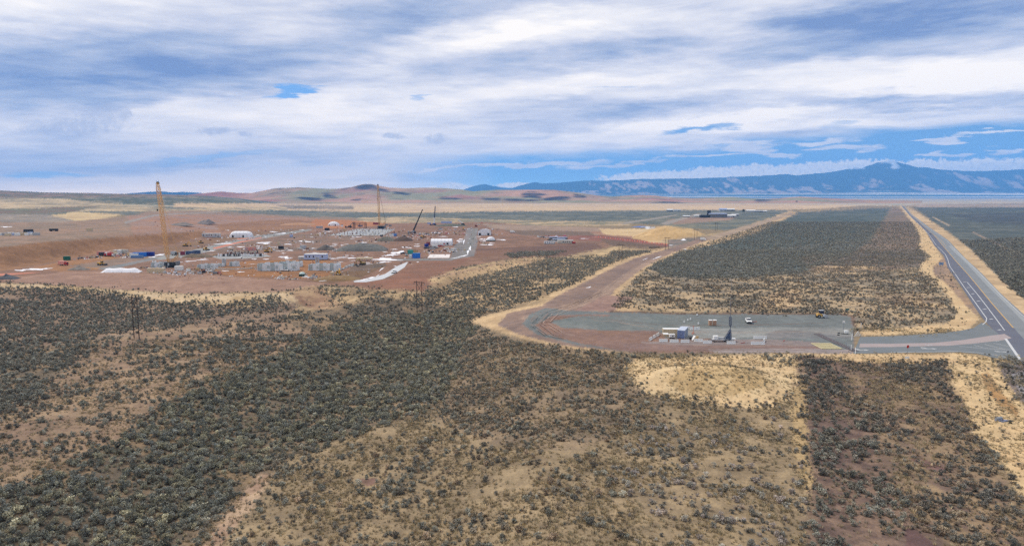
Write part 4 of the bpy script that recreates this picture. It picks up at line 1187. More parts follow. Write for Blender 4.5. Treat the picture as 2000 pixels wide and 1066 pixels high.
# ------------------------------------------------------------------ vehicles
def wheel(parent, x, y, r, w, name="wheel"):
    o = MB().cyl((x - w / 2, y, r), (x + w / 2, y, r), r, 14).build(name, P_BLACK, parent)
    MB().cyl((x - w / 2 - .012, y, r), (x + w / 2 + .012, y, r), r * .55, 10).build("rim", P_STEEL, o)
    return o


def pickup(label, px, py, rot, paint=P_WHITE, group=None, name="pickup_truck"):
    """front faces -y"""
    t = thing(name, label, "pickup truck", px, py, rot, group)
    m = MB()
    m.prism([(-2.85, .5), (2.8, .5), (2.8, 1.12), (.75, 1.12), (.75, 1.05), (-1.1, 1.15), (-2.75, .98)], -.97, .97)
    m.build("body", paint, t, .05)
    m = MB()
    m.v = [(-.9, -1.15, 1.12), (.9, -1.15, 1.12), (.9, .95, 1.12), (-.9, .95, 1.12), (-.72, -.45, 1.82), (.72, -.45, 1.82), (.72, .72, 1.86), (-.72, .72, 1.86)]
    m.f = [(4, 5, 6, 7), (0, 1, 5, 4), (1, 2, 6, 5), (2, 3, 7, 6), (3, 0, 4, 7)]
    m.build("cab", paint, t, .04)
    m = MB()
    m.v = [(-.80, -1.06, 1.20), (.80, -1.06, 1.20), (.68, -.52, 1.78), (-.68, -.52, 1.78)]
    m.v = [(x, y - .035, z + .02) for x, y, z in m.v]
    m.f = [(0, 1, 2, 3)]
    m.build("windscreen", P_GLASS, t)
    for s_ in (-1, 1):
        m = MB()
        m.v = [(s_ * .905, -.95, 1.2), (s_ * .905, .8, 1.2), (s_ * .775, .62, 1.74), (s_ * .775, -.42, 1.74)]
        m.f = [(0, 1, 2, 3)]
        m.build("side_window", P_GLASS, t)
        m = MB().box((s_ * .72, -2.84, .72), (.34, .06, .2))
        m.build("headlight", P_LGREY, t)
        for y in (-1.85, 1.75):
            wheel(t, s_ * .86, y, .39, .27)
    MB().box((0, -2.86, .70), (1.0, .05, .30)).build("grille", P_DARK, t)
    MB().box((0, -2.9, .42), (1.9, .14, .22)).build("bumper", P_DARK, t)
    m = MB().box((-.9, 1.78, 1.12), (.08, 2.0, .28)).box((.9, 1.78, 1.12), (.08, 2.0, .28)).box((0, 2.75, 1.12), (1.8, .08, .28))
    m.build("cargo_bed_rail", paint, t)
    return t


def excavator(label, px, py, rot, paint=P_YEL, group=None):
    t = thing("excavator", label, "excavator", px, py, rot, group)
    for s_ in (-1, 1):
        MB().prism([(-2.0, .15), (-1.7, 0), (1.7, 0), (2.0, .15), (2.1, .5), (1.8, .95), (-1.8, .95), (-2.1, .5)], s_ * 1.2 - .3, s_ * 1.2 + .3).build("track", P_DARK, t)
    MB().box((0, .5, 1.0), (2.6, 3.2, 1.1), 0, .95).build("house", paint, t, .06)
    MB().box((0, 1.9, 1.05), (2.5, .7, 1.0)).build("counterweight", P_DARK, t, .06)
    c = MB().box((-.8, -.7, 1.2), (1.0, 1.6, 1.75), 0, .9).build("cab", paint, t, .04)
    MB().box((-.8, -.75, 1.75), (1.03, 1.55, .95), 0, .93).build("window", P_GLASS, c)
    MB().bar((.3, -.9, 1.6), (.3, -3.2, 4.5), .45, .6).bar((.3, -3.1, 4.5), (.3, -5.6, 3.6), .42, .5).build("boom", paint, t)
    MB().bar((.3, -5.5, 3.7), (.3, -6.0, 1.2), .36, .45).build("stick", paint, t)
    MB().prism([(-6.5, .2), (-5.5, .1), (-5.4, 1.0), (-6.1, 1.3)], -.35, .95).build("bucket", P_DARK, t)
    return t


def loader(label, px, py, rot, group=None):
    t = thing("wheel_loader", label, "wheel loader", px, py, rot, group)
    MB().box((0, 1.2, .9), (2.2, 3.0, 1.3), 0, .92).build("engine_house", P_YEL, t, .06)
    c = MB().box((0, -.5, 1.2), (1.5, 1.4, 2.1), 0, .9).build("cab", P_YEL, t, .05)
    MB().box((0, -.52, 2.0), (1.52, 1.38, 1.0), 0, .93).build("window", P_GLASS, c)
    MB().bar((-.6, -1.2, 1.5), (-.6, -3.4, 1.0), .25, .4).bar((.6, -1.2, 1.5), (.6, -3.4, 1.0), .25, .4).build("lift_arm", P_YEL, t)
    MB().prism([(-4.3, .1), (-3.3, .1), (-3.2, 1.3), (-3.7, 1.2)], -1.4, 1.4).build("bucket", P_DARK, t)
    for s_ in (-1, 1):
        for y in (-1.6, 1.6):
            wheel(t, s_ * 1.05, y, .78, .6)
    return t


def box_truck(label, px, py, rot, cab=P_WHITE, body=P_WHITE, group=None, L=6.0):
    t = thing("box_truck", label, "truck", px, py, rot, group)
    MB().box((0, -L / 2 - .9, .6), (2.2, 1.8, 1.9), 0, .93).build("cab", cab, t, .06)
    MB().box((0, -L / 2 - 1.78, 1.5), (1.9, .06, .75)).build("windscreen", P_GLASS, t)
    MB().box((0, .1, .95), (2.45, L, 2.4)).build("cargo_box", body, t, .04)
    MB().box((0, 0, .6), (1.0, L + 3.0, .3)).build("chassis", P_DARK, t)
    for s_ in (-1, 1):
        for y in (-L / 2 - .8, L / 2 - 1.6):
            wheel(t, s_ * 1.0, y, .5, .32)
    return t


# ------------------------------------------------------------------ cabins, containers, tents
def container(label, px, py, rot, L=6.06, paint=P_CREAM, roof=None, endpaint=None, group=None, name="shipping_container", Hh=2.6, W=2.44, cat="shipping container"):
    t = thing(name, label, cat, px, py, rot, group)
    m = MB()
    m.box((0, 0, .12), (L - .1, W - .1, Hh - .14))
    n = int(L / .45)
    for i in range(n):
        x = -L / 2 + .3 + (L - .6) * i / (n - 1)
        for s_ in (-1, 1):
            m.box((x, s_ * (W / 2 - .035), .18), (.2, .06, Hh - .28))
    m.build("corrugated_wall", paint, t)
    m = MB()
    for sx in (-1, 1):
        for sy in (-1, 1):
            m.box((sx * (L / 2 - .06), sy * (W / 2 - .06), 0), (.16, .16, Hh))
    for sy in (-1, 1):
        m.box((0, sy * (W / 2 - .05), 0), (L - .3, .12, .16)).box((0, sy * (W / 2 - .05), Hh - .12), (L - .3, .12, .12))
    m.build("corner_frame", paint, t)
    MB().box((0, 0, Hh), (L, W, .06)).build("roof", roof or paint, t)
    for s_ in (-.5, .5):
        d = MB().box((-L / 2 - .02, s_ * (W / 2 - .02), .2), (.06, W / 2 - .14, Hh - .36)).build("door", endpaint or paint, t)
        MB().bar((-L / 2 - .07, s_ * W * .3, .25), (-L / 2 - .07, s_ * W * .3, Hh - .25), .05).build("lock_bar", P_STEEL, d)
    return t


def cabin(label, px, py, rot, L, W, Hh, wall=P_WHITE, roofm=P_LGREY, wins=(), doors=(), group=None, name="site_cabin", ramp=False, cat="site cabin"):
    """office trailer: windows and doors on the side facing -y, at fractions of the length"""
    t = thing(name, label, cat, px, py, rot, group)
    MB().box((0, 0, .5), (L, W, Hh - .5)).build("wall", wall, t)
    MB().box((0, 0, .08), (L - .3, W - .3, .42)).build("skirting", P_GREY, t)
    MB().box((0, 0, Hh), (L + .3, W + .4, .16), 0, .97).build("roof", roofm, t)
    for u in wins:
        x = (u - .5) * L
        w = MB().box((x, -W / 2 - .02, Hh * .42), (1.3, .05, Hh * .34)).build("window", P_WHITE, t)
        MB().box((x, -W / 2 - .035, Hh * .42 + .08), (1.12, .05, Hh * .34 - .16)).build("pane", P_GLASS, w)
    for u in doors:
        x = (u - .5) * L
        d = MB().box((x, -W / 2 - .02, .55), (1.0, .06, 2.05)).build("door", P_GREY, t)
        MB().box((x + .36, -W / 2 - .07, 1.5), (.08, .06, .14)).build("handle", P_DARK, d)
        MB().box((x, -W / 2 - .6, 0), (1.3, 1.1, .25)).box((x, -W / 2 - .4, .25), (1.3, .7, .25)).build("step", P_STEEL, t)
    if ramp:
        MB().bar((L / 2, 0, .5), (L / 2 + 7.5, 2.2, 1.2), 1.6, .12).bar((L / 2, -.8, 1.4), (L / 2 + 7.5, 1.4, 2.1), .08).bar((L / 2, .8, 1.4), (L / 2 + 7.5, 3.0, 2.1), .08).box((L / 2 + 4, 1.2, 0), (.2, 1.6, .8)).box((L / 2 + 7, 2.1, 0), (.2, 1.6, 1.1)).build("access_ramp", P_STEEL, t)
    return t


def tent(label, px, py, rot, L, W, Hh, doors=(.2, .7), kind='barrel', group=None, base=None, axis_doors=False, name="fabric_shelter"):
    """fabric shelter: ridge along x, doors on the long side, or on the gable when axis_doors"""
    t = thing(name, label, "fabric shelter", px, py, rot, group)
    m = MB()
    n, k = 14, 18
    wl = .38 * Hh if kind != 'dome' else .12 * Hh
    prof = [(-W / 2, 0), (-W / 2, wl)] + [(-math.cos(PI * i / n) * W / 2, wl + math.sin(PI * i / n) ** .8 * (Hh - wl)) for i in range(1, n)] + [(W / 2, wl), (W / 2, 0)]
    rows = []
    for j in range(k + 1):
        u = j / k
        x = (u - .5) * L
        if kind == 'round':                      # hipped, rounded ends
            e = min(u, 1 - u) * L / (W * .55)
            f = math.sqrt(max(0, 1 - (1 - min(e, 1)) ** 2)) * .55 + .45
            rows.append([(x, y * (.75 + .25 * f), z * f if z > wl else z) for y, z in prof])
        elif kind == 'dome':
            f = math.sqrt(max(0.0, 1 - (2 * u - 1) ** 2)) * .98 + .02
            rows.append([(x, y * f, z * f) for y, z in prof])
        else:
            rows.append([(x, y, z) for y, z in prof])
    np_ = len(prof)
    for r_ in rows:
        m.v += r_
    for j in range(k):
        for i in range(np_ - 1):
            a = j * np_ + i
            m.f.append((a, a + 1, a + np_ + 1, a + np_))
    c = m.build("cover", P_FAB, t, 0, True)
    if kind != 'dome':
        for j, sg in ((0, -1), (k, 1)):
            mm = MB()
            mm.v = [(x + sg * .02, y, z) for x, y, z in rows[j]]
            mm.f = [tuple(range(np_)) if sg < 0 else tuple(reversed(range(np_)))]
            mm.build("gable_wall", P_FAB, t)
    rib = MB()
    for j in range(0, k + 1, 3):
        for i in range(np_ - 1):
            a, b_ = Vector(rows[j][i]), Vector(rows[j][i + 1])
            rib.bar(a * 1.004, b_ * 1.004, .10)
    rib.build("rib", P_LGREY, t)
    if base:
        MB().box((0, 0, 0), (L * 1.0, W * 1.04, wl * 1.6)).build("base_wall", base, t)
    for u in doors:
        if axis_doors:
            MB().box((-L / 2 - .08, (u - .5) * W, 0), (.16, 2.6, 3.0)).build("door", P_DARK, t)
        else:
            yy = -W / 2 * (1.0 if kind != 'dome' else math.sqrt(max(0.0, 1 - (2 * u - 1) ** 2)) * .98)
            MB().box(((u - .5) * L, yy - .06, 0), (1.9, .3, min(2.8, wl * 1.2 if kind != 'dome' else 2.6))).build("door", P_DARK, t)
    return t


# ------------------------------------------------------------------ cranes
def lattice_crane(label, px, py, tip, L_boom_w, paint, base_scale=1.0, bays=34, jib=False, body=P_DARK, rot=0):
    """crawler crane; tip = pixel of the boom head, in the vertical plane across the view through the base"""
    t = thing("lattice_boom_crane", label, "crane", px, py, 0)
    p = t.location
    d = pix_dir(*tip)
    k = (p.y + 1.0) / d.y
    tipw = Vector((d.x * k - p.x, 1.0, CAMH + d.z * k - p.z))
    s_ = base_scale
    lean = 1 if tipw.x < 0 else -1
    for sy in (-1, 1):
        MB().prism([(-.55, 0), (.55, 0), (.6, .5), (.55, 1.15), (-.55, 1.15), (-.6, .5)], -4 * s_, 4 * s_).build("crawler_track", P_BLACK, t).location = (0, sy * 2.6 * s_, 0)
    MB().box((0, 0, .9), (3.0 * s_, 6 * s_, .6)).build("carbody", P_DARK, t)
    MB().box((lean * 1.6 * s_, 0, 1.5), (7.4 * s_, 3.2 * s_, 2.2 * s_)).build("house", body, t, .1)
    c = MB().box((-lean * 2.4 * s_, -2.2 * s_, 1.6), (1.9 * s_, 1.3 * s_, 2.3 * s_), 0, .9).build("cab", body, t, .08)
    MB().box((-lean * 2.45 * s_, -2.24 * s_, 2.3), (1.86 * s_, 1.3 * s_, 1.1 * s_), 0, .95).build("window", P_GLASS, c)
    MB().box((lean * 5.0 * s_, 0, 1.6), (1.6 * s_, 3.6 * s_, 2.8 * s_)).build("counterweight", P_GREY, t, .1)
    foot = Vector((-lean * 1.6 * s_, 0, 2.2))
    MB().lattice(foot, tipw, L_boom_w, bays, L_boom_w * .125).build("boom", paint, t)
    h = (tipw - foot).length
    mast = Vector((lean * 5.5 * s_, 0, 8.5 * s_))
    m = MB().lattice(Vector((-lean * .6 * s_, 0, 2.6)), mast, 1.1 * s_, 6, .16 * s_)
    m.build("gantry_mast", paint, t)
    m = MB()
    for dy in (-.5, .5):
        m.bar(mast + Vector((0, dy, 0)), tipw + Vector((0, dy, -.5)), .11 * max(1, s_))
        m.bar(mast + Vector((0, dy, 0)), Vector((lean * 4.6 * s_, dy, 3.0)), .14)
    m.build("pendant_line", P_YCR if paint is P_YCR else P_DARK, t)
    hd = MB().cyl(tipw + Vector((0, -.35, -.2)), tipw + Vector((0, .35, -.2)), 1.05 * L_boom_w * .5, 12).build("boom_head_sheave", P_DARK, t)
    MB().bar(tipw, tipw + Vector((lean * .8, 0, L_boom_w * 1.3)), .12).bar(tipw, tipw + Vector((-lean * 1.2, 0, L_boom_w * .9)), .12).build("boom_tip_strut", P_LGREY, t)
    drop = h * .32
    x_h = tipw.x - lean * 1.4 * L_boom_w * .5
    hk = MB().bar((x_h, 1, tipw.z - .3), (x_h, 1, tipw.z - drop), .09).build("hoist_line", P_GREY, t)
    MB().box((x_h, 1, tipw.z - drop - 1.4), (.7, .5, 1.4)).build("hook_block", P_DARK, hk)
    return t


def truck_crane(label, px, py, tip, paint=P_DARK, lower=None, w=.9, body=P_WHITE, rot=0):
    t = thing("truck_crane", label, "crane", px, py, 0)
    p = t.location
    d = pix_dir(*tip)
    k = (p.y) / d.y
    tipw = Vector((d.x * k - p.x, 0, CAMH + d.z * k - p.z))
    MB().box((0, 0, .8), (11, 2.6, .8)).build("chassis", P_DARK, t, .05)
    for x in (-4.4, -3.0, 2.6, 4.0):
        for s_ in (-1, 1):
            o = MB().cyl((x, s_ * 1.15 - .2, .62), (x, s_ * 1.15 + .2, .62), .62, 12).build("wheel", P_BLACK, t)
    MB().box((-4.9, 0, 1.4), (1.8, 2.5, 1.5), 0, .92).build("driver_cab", body, t, .06)
    MB().box((-5.82, 0, 2.0), (.06, 2.1, .7)).build("windscreen", P_GLASS, t)
    MB().box((1.2, 0, 1.6), (4.4, 2.5, 1.7)).build("superstructure", body, t, .08)
    MB().box((3.9, 0, 1.7), (1.2, 2.6, 1.6)).build("counterweight", P_DARK, t, .05)
    foot = Vector((1.6, 0, 2.9))
    a = foot + (tipw - foot) * .34
    b_ = foot + (tipw - foot) * .68
    MB().bar(foot, a, w * 1.5, w * 1.7).build("boom_base_section", lower or paint, t)
    MB().bar(a, b_, w * 1.15, w * 1.3).build("boom_middle_section", paint, t)
    MB().bar(b_, tipw, w * .85, w).build("boom_top_section", paint, t)
    MB().bar(Vector((.2, 0, 2.6)), foot + (tipw - foot) * .22, .35).build("lift_cylinder", P_STEEL, t)
    hk = MB().bar(tipw + Vector((.5, 0, 0)), tipw + Vector((.5, 0, -tipw.z * .22)), .08).build("hoist_line", P_GREY, t)
    MB().box((tipw.x + .5, 0, tipw.z * .78 - .9), (.5, .4, .9)).build("hook_block", P_DARK, hk)
    for x in (-2.0, 5.0):
        MB().bar((x, -3.0, .75), (x, 3.0, .75), .25).box((x, -3.0, 0), (.6, .6, .7)).box((x, 3.0, 0), (.6, .6, .7)).build("outrigger", P_STEEL, t)
    return t


# ------------------------------------------------------------------ the pad by the side road
def jersey(label, px, py, rot, L=3.0, paint=P_WHITE, group="white barriers on the gravel pad", Hh=1.0, name="jersey_barrier"):
    t = thing(name, label, "barrier", px, py, rot, group)
    k = Hh
    MB().prism([(-.30, 0), (.30, 0), (.30, .1 * k), (.13, .34 * k), (.09, k), (-.09, k), (-.13, .34 * k), (-.30, .1 * k)], -L / 2 + .06, L / 2 - .06).build("barrier_body", paint, t, .02)
    for s_ in (-1, 1):
        MB().box((s_ * (L / 2 - .02), 0, .1), (.1, .12, Hh * .75)).build("coupling", P_LGREY, t)
    return t


SLOT = [((1270.5, 664), rot_px((1266.5, 666), (1289, 652)), "front of three slanting barriers left of the cream container"), ((1277.5, 659.5), rot_px((1266.5, 666), (1289, 652)), "middle of three slanting barriers left of the cream container"), ((1284.5, 655.5), rot_px((1266.5, 666), (1289, 652)), "rear of three slanting barriers left of the cream container"),
        ((1295.5, 667), 0, "barrier in front of the canopy beside the cream container"), ((1316.5, 668), 0, "barrier in front of the white generator"), ((1338, 668.5), 4, "barrier in front of the blue grey container"),
        ((1364, 667), -8, "low barrier between the blue grey container and the mast trailer"), ((1381.5, 670), 0, "clean white barrier in front of the mast trailer hitch"), ((1428, 671.5), 0, "clean white barrier in front of the mast trailer wheels"),
        ((1475, 672.5), 0, "front barrier left piece of the small white enclosure"), ((1485, 672.5), 0, "front barrier right piece of the small white enclosure"), ((1492, 667), rot_px((1488, 673), (1495, 661)), "right side barrier of the small white enclosure"),
        ((1479, 661), 0, "back left barrier of the small white enclosure"), ((1489, 661), 0, "back right barrier of the small white enclosure"), ((1339.5, 641.5), 0, "barrier behind the container, left of the orange stand"), ((1354.5, 643.5), 2, "barrier behind the orange stand on the pad"), ((1364, 643.5), 30, "short turned barrier right of the orange stand")]
for (xy, r_, lb) in SLOT:
    jersey("white plastic " + lb, xy[0], xy[1], r_, 3.1 if xy[0] != 1364 or r_ < 0 else 1.6)

container("cream shipping container with white roof on the gravel pad", 1311, 655.5, -3, 6.1, P_CREAM, P_WHITE)
container("blue grey container seen end on beside the cream container", 1333, 657.5, rot_px((1325, 666), (1337.5, 652)), 7.2, P_BLUEG, paintm("pale_blue_roof", (190, 198, 214), .5), paintm("shed_door_blue", (112, 130, 172), .5, 0, .08), Hh=3.0, W=2.6)
t = thing("generator", "white box generator standing in front of the cream container", "generator", 1312.5, 661)
MB().box((0, 0, .55), (1.9, 1.1, 1.15)).build("enclosure", P_WHITE, t, .04)
MB().box((.15, -.56, .85), (.5, .06, .4)).build("vent", P_DARK, t)
MB().box((0, 0, .2), (1.5, .8, .35)).build("skid", P_DARK, t)
for s_ in (-1, 1):
    MB().box((s_ * .75, 0, 0), (.16, 1.0, .2)).build("foot", P_BLACK, t)
t = thing("canopy", "small white roofed canopy on orange posts left of the cream container", "canopy", 1300, 664)
MB().box((0, 0, 2.25), (1.9, 2.2, .12)).build("canopy_roof", P_WHITE, t, .03)
for x in (-.85, .85):
    for y in (-1, 1):
        MB().bar((x, y, 0), (x, y, 2.25), .1).build("post", P_TAN, t)
t = thing("arrow_stand", "orange work sign on a thin stand behind the blue grey container", "work sign", 1354, 652)
MB().bar((0, 0, 0), (0, 0, 2.8), .10).build("post", P_ORANGE, t)
MB().box((0, 0, 2.6), (.5, .12, .35)).build("lamp_head", P_PINK, t)
for a_ in range(3):
    MB().bar((0, 0, .7), (math.cos(a_ * 2.1) * .8, math.sin(a_ * 2.1) * .8, 0), .12).build("leg", P_ORANGE, t)
t = thing("barricade", "tilted white board and tan crate heap near the blue grey container", "barricade", 1356, 664)
MB().bar((-.8, 0, .05), (.2, .3, 1.5), 1.1, .1).build("board", P_WHITE, t)
MB().box((.9, .6, 0), (1.2, .9, .8)).box((1.3, .9, .8), (.8, .6, .5)).build("crate", P_LUMB, t, .03)
MB().box((-1.0, .9, 0), (.9, .8, .9)).build("drum_block", P_DARK, t, .1)
# portable toilets
t = thing("portable_toilet", "left one of two tan portable toilets on the pad", "portable toilet", 1387, 635.5, 0, "tan portable toilets on the pad")
MB().box((0, 0, .08), (1.15, 1.15, 2.0)).build("cabin", P_TAN, t, .05)
MB().prism([(-.62, 2.08), (.62, 2.08), (.55, 2.2), (.3, 2.34), (-.3, 2.34), (-.55, 2.2)], -.62, .62).build("roof", P_WHITE, t)
d_ = MB().box((0, -.59, .15), (.75, .05, 1.85)).build("door", paintm("tan_door", (176, 136, 110), .6), t)
MB().box((.28, -.63, 1.0), (.08, .05, .14)).build("handle", P_DARK, d_)
MB().cyl((.4, .4, 2.1), (.4, .4, 2.6), .06, 8).build("vent_pipe", P_DARK, t)
dup(t, 1395.5, 635.5, 0, "right one of two tan portable toilets on the pad")
pickup("white pickup truck parked on the grey pad facing the road", 1462, 630, -12)
# mast trailer
t = thing("mast_trailer", "grey mobile tower trailer with tall lattice mast on the pad", "mast trailer", 1411, 666.5, 0)
MB().box((0, 0, .62), (7.4, 2.0, .22)).build("deck", P_LGREY, t)
MB().bar((-3.6, 0, .72), (-5.0, 0, .55), .2).build("drawbar", P_DARK, t)
MB().box((-2.4, 0, .84), (1.6, 1.3, 1.2)).build("equipment_cabinet", P_WHITE, t, .05)
MB().box((-.4, .3, .84), (1.8, 1.0, .6)).build("battery_box", P_LGREY, t, .04)
for x in (1.0, 2.0):
    for s_ in (-1, 1):
        o = MB().cyl((x, s_ * 1.05 - .13, .42), (x, s_ * 1.05 + .13, .42), .42, 14).build("wheel", P_BLACK, t)
        MB().cyl((x, s_ * 1.05 - .145, .42), (x, s_ * 1.05 + .145, .42), .22, 10).build("rim", P_STEEL, o)
m = MB()
NAVG = paintm("blue_grey_lattice", (84, 96, 120), .5, .2, .1)
for dy in (-.5, .5):
    m.bar((.6, dy, .84), (2.6, dy, 4.2), .14).bar((3.0, dy, .84), (2.6, dy, 4.2), .16).bar((.6, dy, .9), (3.0, dy, .9), .14)
    for k_ in range(1, 6):
        u = k_ / 6
        m.bar((.6 + 2.0 * u, dy, .84 + 3.36 * u), (3.0 - .4 * u, dy, .84 + 3.36 * u), .1)
        m.bar((.6 + 2.0 * u, dy, .84 + 3.36 * u), (3.0 - .4 * (u - 1 / 6), dy, .84 + 3.36 * (u - 1 / 6)), .1)
m.build("mast_base_frame", NAVG, t)
m = MB().prism([(-.02, .9), (.02, .9), (.02, 4.1), (-.02, 4.1)], 0, 0.01)
m.v = [(.8, 0, 1.0), (2.9, 0, 1.0), (2.62, 0, 4.0), (2.5, 0, 4.0), (.8, .04, 1.0), (2.9, .04, 1.0), (2.62, .04, 4.0), (2.5, .04, 4.0)]
m.f = [(0, 1, 2, 3), (7, 6, 5, 4), (0, 4, 5, 1), (1, 5, 6, 2), (2, 6, 7, 3), (3, 7, 4, 0)]
m.build("base_panel", paintm("slate_panel", (88, 104, 134), .5), t)
MB().bar((2.6, 0, 4.0), (2.6, 0, 5.6), .16).build("mast_lower_tube", NAVG, t)
MB().lattice((2.55, 0, 5.2), (2.4, 0, 8.6), .62, 7, .09, .62).build("mast_lattice", NAVG, t)
MB().bar((2.42, 0, 8.5), (2.35, 0, 15.5), .11).bar((2.35, 0, 15.5), (2.35, 0, 22.0), .07).build("mast_upper_tube", NAVG, t)
MB().bar((1.7, 0, 21.4), (3.0, 0, 21.4), .1).box((1.8, 0, 21.2), (.15, .15, .7)).box((2.9, 0, 21.2), (.15, .15, .7)).build("antenna", P_LGREY, t)
for x in (-3.2, 3.4):
    MB().bar((x, -1.9, .1), (x, 1.9, .1), .14).bar((x, -1.0, .1), (x, -1.0, .7), .12).build("stabiliser", P_DARK, t)
MB().prism([(-.9, .84), (.9, .84), (.9, 1.1), (-.9, 1.1)], 2.9, 4.4).build("rear_guard", P_WHITE, t)
# road roller
t = thing("road_roller", "yellow and white road roller with dark canopy at the edge of the pad", "road roller", 1604, 620.5, 90)
MB().cyl((-1.0, -1.5, .75), (1.0, -1.5, .75), .75, 18).build("drum", P_LGREY, t)
MB().box((0, .9, .75), (1.9, 2.0, 1.1), 0, .9).build("engine_house", paintm("roller_yellow", (206, 164, 92), .6, 0, .12), t, .06)
MB().box((0, -.9, .7), (1.9, 1.2, .7)).build("drum_yoke", P_WHITE, t, .05)
for s_ in (-1, 1):
    wheel(t, s_ * .85, 1.3, .72, .5)
for x in (-.75, .75):
    for y in (-.6, .8):
        MB().bar((x, y, 1.3), (x, y, 3.1), .09).build("canopy_post", P_DARK, t)
MB().box((0, .1, 3.1), (1.8, 1.9, .14)).build("canopy_roof", P_LGREY, t, .04)
MB().box((0, .1, 1.9), (1.5, 1.35, 1.2)).build("cab_glass", paintm("roller_cab", (46, 52, 74), .3), t)
MB().box((0, .2, 1.75), (.6, .5, .5)).build("seat", P_DARK, t)
# light mast trailer
t = thing("light_tower", "small light tower trailer with white box near the pad entrance", "light tower", 1649, 652, 0)
MB().box((.5, 0, .35), (1.5, 1.2, .95)).build("enclosure", P_WHITE, t, .05)
for s_ in (-1, 1):
    wheel(t, .5 + s_ * .62, .0, .33, .2).rotation_euler = (0, 0, 0)
MB().bar((-.4, 0, .3), (-.4, 0, 4.2), .13).build("mast", P_STEEL, t)
for k_, (x, z) in enumerate(((-.62, 4.1), (-.18, 4.1), (-.62, 4.5), (-.18, 4.5))):
    MB().box((x, 0, z), (.36, .2, .34)).build("lamp", P_WHITE, t, .03)
MB().bar((-1.6, -.5, .15), (1.5, -.5, .15), .1).bar((-1.0, -1.0, .12), (-.6, .9, .12), .1).build("outrigger", P_DARK, t)
for (x, y) in ((1638, 651), (1637, 654.5)):
    t = thing("work_block", "small dark block on the gravel left of the light tower, " + ("rear one" if y < 652 else "front one"), "block", x, y)
    MB().box((0, 0, 0), (.6, .4, .35)).box((.5, .3, 0), (.3, .3, .25)).build("block_body", P_DARK, t)
# rumble grate
t = thing("rumble_grate", "cream yellow steel rumble grate laid at the pad exit", "rumble grate", 1626.5, 682.2, 0)
YG = paintm("pale_yellow_steel", (206, 194, 152), .7, 0, .1)
YD = paintm("muddy_plate", (150, 142, 104), .9, 0, .15)
MB().box((0, 4.6, .02), (6.6, 8.2, .05)).build("base_plate", YD, t)
for s_ in (-1, 1):
    MB().box((s_ * 3.25, 4.6, .06), (.28, 8.2, .14)).build("side_rail", YG, t)
for i_ in range(13):
    MB().box((0, 0.55 + i_ * .67, .07), (6.2, .26 if i_ not in (0, 4, 8, 12) else .5, .12)).build("slat", YG, t)
# gate, cattle guard
t = thing("cattle_guard", "dark cattle guard with steel bars across the side road", "cattle guard", 1672, 686.5, 0)
xw, yw = flat_pt(1668.5, 689.5)
xf, yf = flat_pt(1675.5, 658)
yb = math.hypot(float(xf - xw), float(yf - yw))
MB().box((0, yb / 2, .01), (2.3, yb, .05)).build("pit_frame", P_DARK, t)
for i_ in range(9):
    MB().box((-1.04 + i_ * .26, yb / 2, .06), (.11, yb - .3, .09)).build("bar", paintm("guard_bar", (124, 116, 116), .5, .3), t)
for nm_, xx, yy, lb in (("far", 1675.5, 656.5, "white triangular wing of the cattle guard on the far side of the road"), ("near", 1670.5, 690, "white triangular wing of the cattle guard on the near side of the road")):
    t = thing("guard_wing", lb, "guard wing", xx, yy, 0 if nm_ == "far" else 60)
    m = MB()
    for k_ in range(4):
        hw = 1.1 * (1 - k_ / 4.2)
        m.bar((-hw, 0, .15 + .42 * k_), (hw, 0, .15 + .42 * k_), .14)
    m.build("rail", P_WHITE, t)
    MB().bar((-1.15, 0, 0), (0, 0, 1.85), .14).bar((1.15, 0, 0), (0, 0, 1.85), .14).build("stringer", P_WHITE, t)
t = thing("swing_gate", "white pipe gate standing open beside the cattle guard", "gate", 1662.5, 684, 78)
MB().bar((0, 0, 0), (0, 0, 1.9), .16).build("post", P_WHITE, t)
MB().bar((0, 0, .4), (5.6, 0, .4), .08).bar((0, 0, .85), (5.6, 0, .85), .08).bar((0, 0, 1.3), (5.6, 0, 1.3), .1).bar((5.6, 0, .4), (5.6, 0, 1.3), .1).bar((0, 0, .4), (5.6, 0, 1.3), .06).build("gate_leaf", P_STEEL, t)
t = thing("gate_post", "tall white gate post just left of the cattle guard", "post", 1663.5, 664, 0)
MB().cyl((0, 0, 0), (.12, 0, 2.2), .16, 10).build("post_shaft", P_WHITE, t)
MB().cyl((.12, 0, 2.2), (.125, 0, 2.3), .19, 10).build("post_cap", P_LGREY, t)
t = thing("marker_post", "white marker post in dry grass above the side road", "post", 1681.5, 640.5, 0)
MB().box((0, 0, 0), (.22, .10, 2.0)).build("post_shaft", P_WHITE, t, .02)
MB().box((0, 0, 0), (.5, .4, .06)).build("footing", CONC_G, t)
for (x, y, h_) in ((1667, 655, 2.0), (1679, 652, 2.1)):
    t = thing("fence_post", "thin wooden fence post " + ("left" if x < 1670 else "right") + " of the triangular guard wing", "post", x, y, 0)
    MB().cyl((0, 0, 0), (.05, 0, h_), .09, 8).build("post_shaft", P_WOOD, t)
